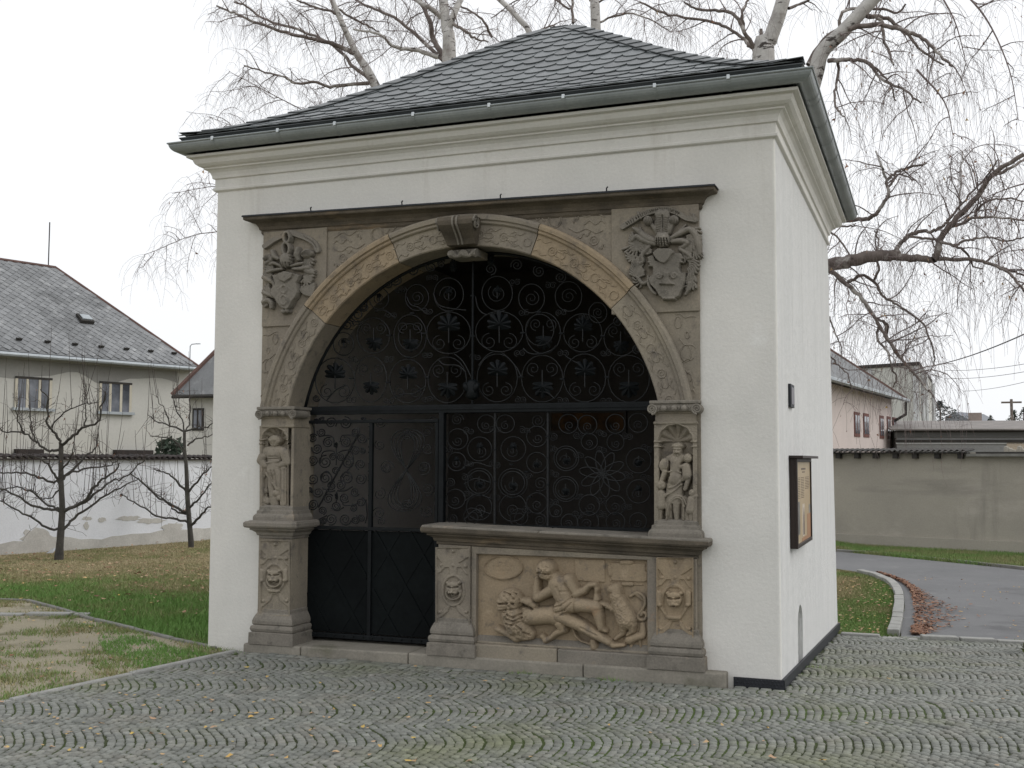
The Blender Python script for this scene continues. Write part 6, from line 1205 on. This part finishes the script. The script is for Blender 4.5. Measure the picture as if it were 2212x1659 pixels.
def conifer(label, u, vt, vb, D, w, mt, group=None, wide=False):
    base = onD(u, vb+12, D); top = onD(u, vt, D); H = top[2]-base[2]
    t = thing('conifer_tree', label, 'tree', tuple(base), group); MB().tube([tuple(base-[0, 0, 1]), tuple(base+[0, 0, H*.9])], [.18, .05], 6).build('trunk', M['bark_dark'], t)
    n = 900 if wide else 420; V = np.empty((n, 3, 3))
    for i in range(n):
        if wide: f_ = rnd.random(); r = w*(1-abs(2*f_-.9)**1.6)*math.sqrt(rnd.random())*1.1
        else: f_ = rnd.random()**1.3; r = w*(1-f_)*(.35+.65*rnd.random())
        a = rnd.uniform(0, 6.283); c = base+[r*math.cos(a), r*math.sin(a), H*(.12+.88*f_)-.25*r]; s = H*(.05 if wide else .05)
        for k in range(3): V[i, k] = c+np.array([rnd.gauss(0, 1), rnd.gauss(0, 1), rnd.gauss(0, .6)])*s
    obj('crown', V.reshape(-1, 3), np.arange(3*n).reshape(-1, 3), mt, t)
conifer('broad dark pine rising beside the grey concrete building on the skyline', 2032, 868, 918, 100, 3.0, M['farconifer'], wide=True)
conifer('tiny pointed spruce alone on the garage roof line', 2141, 897, 914, 95, .9, M['conifer'])
conifer('distant spruce just right of the cross-shaped pole', 2192, 886, 914, 92, 1.3, M['conifer']); conifer('distant spruce cut by the right edge of the picture', 2213, 880, 914, 92, 1.3, M['conifer'])
q = onD(2186, 916, 88); z1 = onD(2186, 862, 88)[2]; up = thing('utility_pole', 'distant wooden utility pole shaped like a cross on the skyline', 'pole', (q[0], q[1], -.5)); MB().tube([(q[0], q[1], -.5), (q[0], q[1], z1)], [.14, .11], 6).build('pole', M['bark_dark'], up); zc = onD(2186, 869, 88)[2]; MB().box(q[0]-.75, q[0]+.75, q[1]-.06, q[1]+.06, zc-.07, zc+.07).build('crossarm', M['bark_dark'], up)
def wire(lab, uv0, D0, uv1, D1, r, sag=.3):
    a, c = onD(*uv0, D0), onD(*uv1, D1); t = np.linspace(0, 1, 16)[:, None]; P = a+(c-a)*t; P[:, 2] -= sag*4*(t*(1-t))[:, 0]; V, F = tube_np(P, r, 4); tag(obj('overhead_wire', V, F, M['rust']), lab, 'wire')
wire('thick overhead cable slanting up to the right through the birch twigs', (2013, 790), 78, (2330, 665), 40, .030)
wire('upper of two faint parallel overhead wires at the right edge', (2040, 800), 90, (2330, 762), 60, .018); wire('lower of two faint parallel overhead wires at the right edge', (2040, 818), 90, (2330, 778), 60, .018)
wire('lowest faint overhead wire above the garage roof', (2080, 845), 90, (2330, 790), 60, .016)
# low evergreen beyond the white wall, white scrap on the lawn, clipped plant at the right edge
def bush(name, label, base, h, w, n, mt, cat='shrub', s=.06):
    t = thing(name, label, cat, tuple(base)); V = np.empty((n, 3, 3)); b = MB()
    for i in range(n):
        f_ = rnd.random(); r = w*math.sqrt(rnd.random())*(1-.55*f_**2); a = rnd.uniform(0, 6.283); c = np.array(base)+[r*math.cos(a), r*math.sin(a), h*f_]
        for k in range(3): V[i, k] = c+np.array([rnd.gauss(0, 1), rnd.gauss(0, 1), rnd.gauss(0, 1)])*s
    obj('foliage', V.reshape(-1, 3), np.arange(3*n).reshape(-1, 3), mt, t)
    for k in range(5): a = k*1.3; b.tube([tuple(np.array(base)-[0, 0, .1]), tuple(np.array(base)+[w*.5*math.cos(a), w*.5*math.sin(a), h*.8])], [.02, .008], 5)
    b.build('stems', M['bark_dark'], t)
q = onD(365, 975, 27); bush('evergreen_shrub', 'low dark evergreen shrub peeping over the white garden wall', (q[0], q[1], 0), onD(365, 950, 27)[2], .55, 1400, M['conifer'])
q = onG(2222, 1410); M['box'] = pmat('box_leaves', (.13, .14, .03, 1), (.07, .09, .02, 1), 9, .8, 0, 20); bush('clipped_shrub', 'yellow green clipped shrub cut by the right edge of the picture', (q[0]+.12, q[1], q[2]), .45, .16, 900, M['box'], s=.02)
q = onG(114, 1196); ws = thing('white_scrap', 'crumpled white scrap of paper lying on the lawn at the foot of the white wall', 'litter', tuple(q)); P = [(q[0]+dx, q[1]+dy, q[2]+dz) for dx, dy, dz in [(-.16, 0, .0), (.05, -.05, .02), (.10, .02, .12), (.02, .05, .10), (-.10, .06, .04), (0, 0, .09)]]
MB().add(P, [(0, 1, 5), (1, 2, 5), (2, 3, 5), (3, 4, 5), (4, 0, 5), (4, 3, 2, 1, 0)]).build('paper', M['panelpale'], ws)
# ------------------------------------------------------------------ trees
def limb_pts(m, pts, Y, dY=0, wob=.007):
    P = np.asarray(pts, float); u, v = m(P[:, 0], P[:, 1]); k = np.linspace(0, 1, len(P)); ph = rnd.uniform(0, 6)
    W_ = np.array([onY(u[i], v[i], Y+dY*k[i]+.15*math.sin(k[i]*5+ph)*(k[i] > 0)) for i in range(len(P))]); Q = smoothpts(W_, 5)
    Q[1:-1] += rng.normal(0, wob, (len(Q)-2, 3)); return Q
def arc_len(P): return np.r_[0, np.cumsum(np.linalg.norm(np.diff(P, axis=0), axis=1))]
def sample(P, L, s): return np.array([np.interp(s, L, P[:, i]) for i in range(3)])
def grow(P, r0, r1, tb, tips, per_m=3.2, ln=(.5, 1.4), droop=.10, upb=.25, start=.1, rs=.011):
    L = arc_len(P); n = max(1, int(L[-1]*per_m)); out = []
    for i in range(n):
        s = L[-1]*(start+(1-start)*(i+rnd.random())/n); p = sample(P, L, s); q = sample(P, L, min(s+.1, L[-1]))-sample(P, L, max(s-.1, 0)); q /= np.linalg.norm(q)+1e-9
        d = rng.normal(0, 1, 3); d -= q*(d@q); d /= np.linalg.norm(d); d = d*.8+q*.5+np.array([0, 0, upb]); d /= np.linalg.norm(d)
        le = rnd.uniform(*ln)*(1-.35*s/L[-1]); k = max(5, int(le/.10)); pts = [p]
        for j in range(k):
            d = d+rng.normal(0, .16, 3)+np.array([0, 0, -droop*(j/k)*1.6]); d /= np.linalg.norm(d); pts.append(pts[-1]+d*le/k)
        pts = np.array(pts); ra = min(rs, .5*np.interp(s, [0, L[-1]], [r0, r1])+.002); tb.tube(pts, np.linspace(ra, .0032, len(pts)), 4); out.append(pts)
    out.append(P[int(len(P)*.6):]); return out
def weep(branches, tb, per_m=7, ln=(.3, 1.1), r=.0023, pull=.36):
    ends = []
    for P in branches:
        L = arc_len(P); n = max(2, int(L[-1]*per_m))
        for i in range(n):
            s = L[-1]*(.2+.8*(i+rnd.random())/n); p = sample(P, L, s); d = rng.normal(0, 1, 3); d[2] = abs(d[2])*.2; d /= np.linalg.norm(d)
            le = rnd.uniform(*ln); k = max(4, int(le/.11)); pts = [p]
            for j in range(k):
                d = d*(1-pull*.5)+np.array([0, 0, -pull])+rng.normal(0, .11, 3); d /= np.linalg.norm(d); pts.append(pts[-1]+d*le/k)
            tb.tube(np.array(pts), np.linspace(r, r*.6, len(pts)), 3); ends.append(pts)
            if rnd.random() < .7:
                q = pts[len(pts)//2]; d2 = rng.normal(0, 1, 3); d2[2] = -.6; d2 /= np.linalg.norm(d2); tb.tube(np.array([q, q+d2*.10, q+d2*.2+[0, 0, -.05]]), r*.65, 3)
    return ends
def specks(ends, n, s, tvr):                             # buds, catkins and last leaves on the twigs
    V = []; 
    for i in range(n):
        p = np.array(rnd.choice(rnd.choice(ends))); a, c = rng.normal(0, 1, 3), rng.normal(0, 1, 3); q = s*rnd.uniform(.6, 1.3); V += [p, p+a*q*.5+[0, 0, -q], p+c*q*.5+[0, 0, -q*1.4], p+[0, 0, -q*.4]+(a+c)*q*.3]
    return np.array(V), np.arange(4*n).reshape(-1, 4), rng.uniform(*tvr, n)
ID = lambda x, y: (x, y); T1z = zm(400, 0, 2.048); T2z = zm(1400, 0, 1.907); T7 = zm(1900, 400, 2.765)
def birch(label, base, trunk, limbs, Y, per_m, wp, ln, group='bare weeping birches behind the chapel', hidden=(), twl=(.3, 1.1), leafn=60):
    t = thing('birch_tree', label, 'tree', base, group); tb = TB(); brs = []
    for P, r in trunk: V, F = tube_np(smoothpts(P, 5), np.interp(np.linspace(0, 1, (len(P)-1)*5+1), np.linspace(0, 1, len(r)), r), 12); obj('trunk', V, F, M['bark'], t, smooth=True)
    for (m, pts, w0, w1, dY, dark) in limbs:
        P = limb_pts(m, pts, Y, dY); z = np.array([(p-CP)@FW for p in P]); r = np.linspace(w0, w1, len(P))/2*z/FPX
        r *= 1+rng.normal(0, .04, len(r)); V, F = tube_np(P, r, 8); obj('limb', V, F, M['bark_dark'] if dark else M['bark'], t, smooth=True)
        brs += grow(P, r[0], r[-1], tb, None, per_m, ln)
    for P in hidden: brs += grow(smoothpts(P, 5), .02, .008, tb, None, per_m, ln); tb.tube(smoothpts(P, 5), np.linspace(.016, .004, (len(P)-1)*5+1), 6)
    ends = weep(brs, tb, wp, twl); tag(tb.build('twigs', M['twig'], t, smooth=False), kind='stuff')
    V, F, tv = specks(ends, leafn*9, .022, (.05, .3)); tag(obj('buds', V, F, M['leaf'], t, tint=tv), kind='stuff')
    if leafn: V, F, tv = specks(ends, leafn, .035, (.35, .9)); tag(obj('last_leaves', V, F, M['leaf'], t, tint=tv), kind='stuff')
# birch A: behind the left half of the roof
YA = 8.0; fork = np.array([-1.35, YA, 4.6])
tA = [onY(970, 126, YA), onY(964, 60, YA), onY(953, -40, YA+.1)]; tA2 = [onY(805, 173, YA), onY(767, 110, YA), onY(717, 0, YA-.2), onY(690, -60, YA-.2)]
tA3 = onY(1010, -30, YA+.3)
birch('white-barked birch with two stems behind the left half of the slate roof', (-1.3, YA, 0),
      [([(-1.3, YA, -.2), (-1.35, YA, 2.5), fork, *tA], [.19, .16, .14, .085, .075]), ([fork, (-2.0, YA, 6.6), *tA2], [.12, .085, .05, .04]), ([onY(966, 72, YA), onY(985, 20, YA), tA3], [.06, .045])],
      [(T1z, [(1000, 275), (920, 240), (850, 215), (760, 195), (620, 160), (480, 110), (380, 70), (290, 30)], 11, 4, -.8, 1), (T1z, [(1075, 425), (940, 435), (870, 445), (790, 420), (700, 430), (640, 395), (540, 370), (430, 335)], 8, 3, -.6, 1),
       (T1z, [(1460, 300), (1400, 200), (1385, 120), (1330, 0)], 13, 8, .4, 1), (T1z, [(1430, 290), (1300, 255), (1200, 240), (1120, 175), (990, 150)], 11, 4, -.6, 0), (T1z, [(1090, 420), (980, 330), (930, 270), (850, 210), (700, 150), (550, 105), (440, 30), (380, 10)], 8, 4, .7, 1),
       (T1z, [(1450, 310), (1300, 170), (1200, 90), (1080, 40), (1000, 0)], 9, 4, .8, 1), (T1z, [(930, 90), (880, 60), (800, 40), (700, 0)], 7, 4, -.5, 1), (T1z, [(1500, 120), (1560, 160), (1620, 200), (1680, 215)], 8, 3, -.4, 1), (T1z, [(880, 20), (960, 80), (1060, 130), (1120, 160)], 6, 3, .5, 1), (T1z, [(1440, 90), (1380, 40), (1310, 0)], 12, 8, -.2, 0)],
      YA, 6.0, 15, (.4, 1.3), hidden=[[(-1.6, YA, 5.0), (-3.5, YA, 5.9), (-5.2, YA-.3, 6.4), (-6.3, YA-.6, 6.3)], [(-1.7, YA, 5.4), (-3.4, YA+.3, 6.6), (-5.0, YA+.4, 7.4), (-6.2, YA+.2, 7.9)], [(-2.0, YA, 6.6), (-4.2, YA, 7.8), (-5.6, YA, 8.6)], [(-1.5, YA, 4.8), (-3.5, YA, 5.2), (-5.5, YA-.4, 5.6), (-6.7, YA-.8, 5.2)]], twl=(.25, .85), leafn=10)
# birch B: slender stems behind the roof peak
YB_ = 10.0
birch('slender birch stems rising just behind the peak of the slate roof', (.75, YB_, 0),
      [([(.75, YB_, -.2), (.76, YB_, 4.5), onY(1287, 59, YB_), onY(1281, 0, YB_), onY(1276, -40, YB_)], [.12, .10, .075, .07]), ([(.72, YB_, 3.0), (.3, YB_, 6.5), onY(1155, 100, YB_), onY(1120, 40, YB_), onY(1070, -10, YB_)], [.08, .06, .05, .045])],
      [(ID, [(1238, 50), (1236, 0), (1240, -40)], 6, 5, 0, 1), (T1z, [(1880, 180), (1960, 150), (2030, 120)], 6, 3, .3, 1), (T1z, [(1700, 190), (1650, 100), (1560, 40), (1500, 20)], 6, 3, -.5, 1), (ID, [(1290, 50), (1350, 30), (1400, 40), (1450, 70)], 5, 2, .3, 1), (ID, [(1283, 10), (1330, -10), (1380, -20)], 5, 3, .3, 1), (ID, [(1230, 20), (1180, -10), (1120, 0), (1060, 40)], 5, 2, .3, 1)],
      YB_, 7, 14, (.4, 1.4), twl=(.25, .8), leafn=6)
# birch C: the big one to the right
YC = 7.5; fk = np.array([4.0, YC, 5.0])
birch('large spreading birch with pale forked trunk and long hanging twigs right of the chapel', (3.9, YC, -.2),
      [([(3.85, YC, -.4), (3.9, YC, 2.5), fk, onY(1649, 127, YC), onY(1663, 86, YC), onY(1681, 36, YC), onY(1697, -20, YC), onY(1710, -60, YC)], [.21, .19, .17, .105, .10, .095]), ([fk, (4.3, YC, 6.0), onY(1760, 168, YC), onY(1776, 113, YC), onY(1821, 68, YC), onY(1885, 0, YC), onY(1930, -50, YC)], [.13, .11, .10, .085])],
      [(T2z, [(1185, 310), (1240, 220), (1320, 150), (1420, 128), (1530, 120), (1620, 140), (1700, 165), (1770, 220), (1830, 280), (1870, 315)], 14, 5, -.6, 1), (T2z, [(1280, 290), (1380, 285), (1470, 298), (1530, 375), (1640, 430), (1720, 490)], 10, 4, -.5, 1), (T2z, [(1475, 300), (1530, 350), (1580, 410), (1600, 480)], 6, 3, .2, 1),
       (T2z, [(1460, 75), (1530, 95), (1550, 200), (1575, 260), (1590, 310)], 9, 4, -.2, 1), (T2z, [(1460, 75), (1560, 90), (1660, 170), (1720, 240), (1830, 310)], 10, 4, .6, 1), (T2z, [(940, 250), (900, 215), (870, 180), (790, 130), (700, 100), (520, 70), (380, 10)], 9, 4, .3, 1), (T2z, [(945, 255), (880, 150), (830, 70), (740, 50), (650, 45), (590, 10)], 10, 4, -.3, 1), (T2z, [(880, 150), (870, 60), (900, 0)], 7, 4, .1, 1),
       (T2z, [(1325, 285), (1330, 350), (1312, 420), (1312, 500), (1340, 540), (1360, 565)], 7, 3, -.4, 1), (T2z, [(1090, 40), (1160, 10), (1250, -30)], 7, 4, .2, 1), (T2z, [(955, 250), (960, 190), (958, 140)], 9, 7, 0, 1), (T2z, [(1330, 150), (1340, 70), (1400, 40), (1540, 45), (1610, 60), (1650, 20)], 8, 4, .5, 1),
       (T7, [(300, 745), (470, 725), (620, 697), (800, 662), (950, 655)], 30, 24, 0, 1), (T7, [(940, 672), (1040, 680), (1120, 680), (1205, 690)], 17, 14, .05, 1), (T7, [(1200, 690), (1235, 620), (1240, 555), (1330, 430), (1480, 280), (1600, 110), (1825, -40)], 17, 9, -.3, 1), (T7, [(1240, 685), (1450, 690), (1580, 715), (1680, 755), (1760, 820), (1825, 905)], 9, 5, -.4, 1), (T7, [(1580, 715), (1700, 755), (1780, 780), (1900, 840)], 6, 4, .2, 1),
       (T7, [(935, 630), (960, 590), (1020, 530), (1110, 495), (1200, 492), (1280, 440), (1320, 390)], 11, 5, .3, 1), (T7, [(1040, 530), (1140, 540), (1230, 552)], 6, 5, .1, 1), (T7, [(1245, 560), (1330, 590), (1400, 615), (1460, 700), (1480, 745), (1540, 750)], 7, 3, .4, 1), (T7, [(1330, 460), (1400, 440), (1490, 398), (1650, 400), (1830, 418)], 7, 4, -.3, 1), (T7, [(1490, 390), (1500, 350), (1560, 290), (1680, 262), (1830, 285)], 7, 3, .3, 1), (T7, [(1330, 590), (1420, 560), (1500, 545), (1600, 535), (1700, 560), (1830, 530)], 6, 3, .6, 1), (T7, [(1600, 110), (1680, 80), (1760, 40), (1830, -10)], 8, 5, .3, 1), (T7, [(1380, 350), (1382, 200), (1395, 60), (1400, -60)], 5, 3, .2, 0), (T7, [(1300, 420), (1420, 270), (1560, 120), (1640, 0)], 5, 3, -.6, 1),
       (T7, [(400, 700), (470, 752), (600, 860), (700, 955), (760, 1040), (830, 1150), (880, 1240), (1000, 1400), (1100, 1520), (1200, 1640)], 12, 4, -.5, 1), (T7, [(600, 850), (650, 825), (710, 795), (780, 835), (850, 935), (930, 990), (1050, 1070), (1140, 1150), (1200, 1330), (1205, 1420)], 8, 3, .4, 1), (T7, [(790, 830), (815, 760), (810, 640), (820, 560), (790, 490)], 6, 3, .2, 1), (T7, [(820, 1150), (810, 1230), (880, 1330), (910, 1440), (945, 1500), (920, 1570)], 6, 3, -.3, 1), (T7, [(880, 1130), (870, 1200), (970, 1370), (1010, 1280), (1100, 1235)], 6, 2, .3, 1), (T7, [(800, 1090), (880, 1135), (875, 1210)], 6, 4, .1, 1),
       (T7, [(540, 420), (680, 412), (760, 400), (800, 375), (850, 300), (885, 250), (880, 150), (940, 90), (1000, 60), (1150, 20)], 10, 5, -.3, 1), (T7, [(885, 190), (930, 130), (960, 100), (1080, 140)], 6, 3, .3, 1), (T7, [(880, 140), (830, 20), (800, -60)], 6, 4, -.1, 0), (T7, [(530, 450), (620, 460), (660, 440)], 5, 3, -.2, 1), (T7, [(480, 490), (560, 560), (640, 680)], 5, 3, -.2, 1), (T7, [(480, 1080), (520, 1200), (560, 1280), (570, 1370)], 4, 2, -.2, 1), (T7, [(440, 1300), (530, 1400), (600, 1480), (640, 1600)], 4, 2, -.1, 1)],
      YC, 4.0, 16, (.3, 1.2), twl=(.3, 1.35), leafn=110,
      hidden=[[onY(2060, -40, YC), onY(2130, 40, YC), onY(2180, 150, YC), onY(2200, 260, YC)], [onY(2000, -60, YC+.5), onY(2060, 40, YC+.5), onY(2090, 150, YC+.5)], [onY(2300, 380, YC), onY(2200, 400, YC), onY(2120, 430, YC-.3)], [onY(2330, 560, YC), onY(2240, 600, YC), onY(2160, 640, YC)], [onY(1980, 150, YC), onY(2040, 220, YC), onY(2060, 300, YC)]])
# fruit trees on the left lawn
def fruit_tree(label, bpix, trunk, limbs, m, seed, shoots):
    base = onZ(*bpix); D = float((base-CP)@FW); t = thing('fruit_tree', label, 'tree', tuple(base), 'pruned fruit trees before the white wall')
    def PT(pts, dD=0): P = np.asarray(pts, float); u, v = m(P[:, 0], P[:, 1]); k = np.linspace(0, 1, len(P)); return np.array([onD(u[i], v[i], D+dD*k[i]) for i in range(len(P))])
    P = smoothpts(PT([p[:2] for p in trunk]), 4); w = np.interp(np.linspace(0, 1, len(P)), np.linspace(0, 1, len(trunk)), [p[2] for p in trunk])/3.2533/1.157/2*D/FPX
    P[0, 2] -= .1; V, F = tube_np(P, w*(1+rng.normal(0, .03, len(w))), 12); obj('trunk', V, F, M['apple_bark'], t, smooth=True); tb = TB(); brs = []
    for pts, w0 in limbs:
        Q = smoothpts(PT(pts, rnd.uniform(-.7, .7)), 4); Q[1:-1] += rng.normal(0, .012, (len(Q)-2, 3)); r = np.linspace(w0, w0*.35, len(Q))/3.2533/1.157/2*D/FPX
        V, F = tube_np(Q, r, 7); obj('branch', V, F, M['apple_bark'], t, smooth=True)
        L = arc_len(Q)
        for i in range(int(L[-1]*15)):                  # spurs and thin side twigs
            s = L[-1]*rnd.random()**.8; p = sample(Q, L, s); d = rng.normal(0, 1, 3)+[0, 0, .5]; d /= np.linalg.norm(d); le = rnd.uniform(.08, .5); k = 4; pts_ = [p]
            for j in range(k): d = d+rng.normal(0, .25, 3)+[0, 0, .06]; d /= np.linalg.norm(d); pts_.append(pts_[-1]+d*le/k)
            tb.tube(np.array(pts_), np.linspace(.0045, .0022, k+1), 3); brs.append(np.array(pts_))
            if rnd.random() < .6: q = pts_[2]; d2 = rng.normal(0, 1, 3); d2 /= np.linalg.norm(d2); tb.tube(np.array([q, q+d2*.07, q+d2*.15+[0, 0, .04]]), .0032, 3)
        for i in range(int(L[-1]*shoots)):              # upright water shoots
            s = L[-1]*rnd.uniform(.25, 1); p = sample(Q, L, s); le = rnd.uniform(.4, 1.35); x = rng.normal(0, .10, 2); tb.tube(np.array([p, p+[x[0]*.3, x[1]*.3, le*.3], p+[x[0]*.7, x[1]*.7, le*.65], p+[x[0], x[1], le]]), [.0062, .005, .004, .0025], 4); brs.append(np.array([p, p+[x[0], x[1], le]]))
    tag(tb.build('twigs', M['apple_twig'], t, smooth=False), kind='stuff')
    V, F, tv = specks(brs, 46, .035, (.0, .3)); tag(obj('withered_leaves', V, F, M['leaf'], t, tint=tv), kind='stuff')
F2 = zm(0, 1050, 3.2533)
fruit_tree('nearer bare fruit tree with a stout trunk and wide low branches at the left edge', (125, 1207), [(478, 1132, 74), (488, 1000, 58), (497, 880, 52), (506, 720, 48), (498, 540, 44), (496, 400, 38), (497, 230, 38), (497, 190, 30)],
    [([(490, 885), (380, 870), (250, 790), (120, 720), (0, 660), (-80, 640)], 22), ([(490, 745), (350, 720), (230, 680), (120, 600), (0, 560), (-90, 520)], 24), ([(490, 735), (400, 690), (250, 580), (100, 550), (-40, 600)], 20), ([(485, 515), (380, 490), (250, 440), (130, 430), (0, 430), (-100, 400)], 22), ([(490, 505), (430, 430), (380, 350), (300, 310), (210, 280)], 22), ([(492, 235), (400, 250), (300, 190), (200, 110), (60, 100), (-50, 40)], 24), ([(495, 205), (470, 130), (400, 60), (380, -60), (390, -180), (330, -250)], 24), ([(505, 205), (600, 130), (680, 60), (800, 20), (830, -100), (860, -230)], 26),
     ([(512, 895), (600, 800), (750, 700), (880, 600), (1000, 540), (1130, 470)], 24), ([(520, 745), (680, 660), (760, 560), (830, 490), (930, 420), (970, 350)], 30), ([(520, 730), (650, 690), (800, 580), (900, 510), (1050, 440), (1200, 290)], 26), ([(515, 485), (620, 380), (700, 290), (780, 230), (800, 120)], 24), ([(515, 455), (600, 420), (750, 390), (880, 375), (960, 330)], 20), ([(420, 60), (520, -60), (700, -130), (790, -140)], 14), ([(490, 560), (420, 620), (330, 640), (250, 560)], 14), ([(200, 110), (150, 0), (130, -150)], 14), ([(300, 190), (250, 60), (230, -120)], 14), ([(690, 60), (700, -80), (700, -300)], 14), ([(505, 400), (580, 300), (600, 180)], 16)], F2, 3, 3.8)
fruit_tree('farther bare fruit tree with a thin straight trunk close to the chapel corner', (412, 1180), [(1557, 1032, 46), (1542, 850, 42), (1526, 650, 38), (1516, 400, 32), (1502, 250, 26), (1500, 90, 24)],
    [([(1530, 835), (1400, 800), (1280, 780), (1150, 700), (1050, 640), (980, 600)], 20), ([(1520, 745), (1400, 690), (1300, 640), (1150, 500), (1050, 430)], 24), ([(1515, 765), (1420, 740), (1350, 660), (1200, 560)], 18), ([(1512, 575), (1430, 490), (1350, 430), (1250, 400)], 20), ([(1502, 275), (1450, 200), (1380, 150), (1220, 130)], 18), ([(1500, 95), (1400, 50), (1300, 20), (1200, -40)], 18), ([(1505, 90), (1600, 60), (1690, 50), (1760, 0)], 18), ([(1550, 860), (1640, 770), (1700, 710), (1780, 640)], 24), ([(1540, 715), (1620, 640), (1700, 530), (1760, 480)], 20), ([(1535, 585), (1620, 480), (1690, 410), (1760, 330)], 20), ([(1525, 210), (1600, 150), (1690, 140), (1760, 100)], 16), ([(1500, 95), (1480, 0), (1420, -130), (1410, -260)], 14), ([(1510, 90), (1540, -20), (1550, -200)], 14), ([(1380, 45), (1340, -80), (1270, -200)], 12)], F2, 4, 3.4)
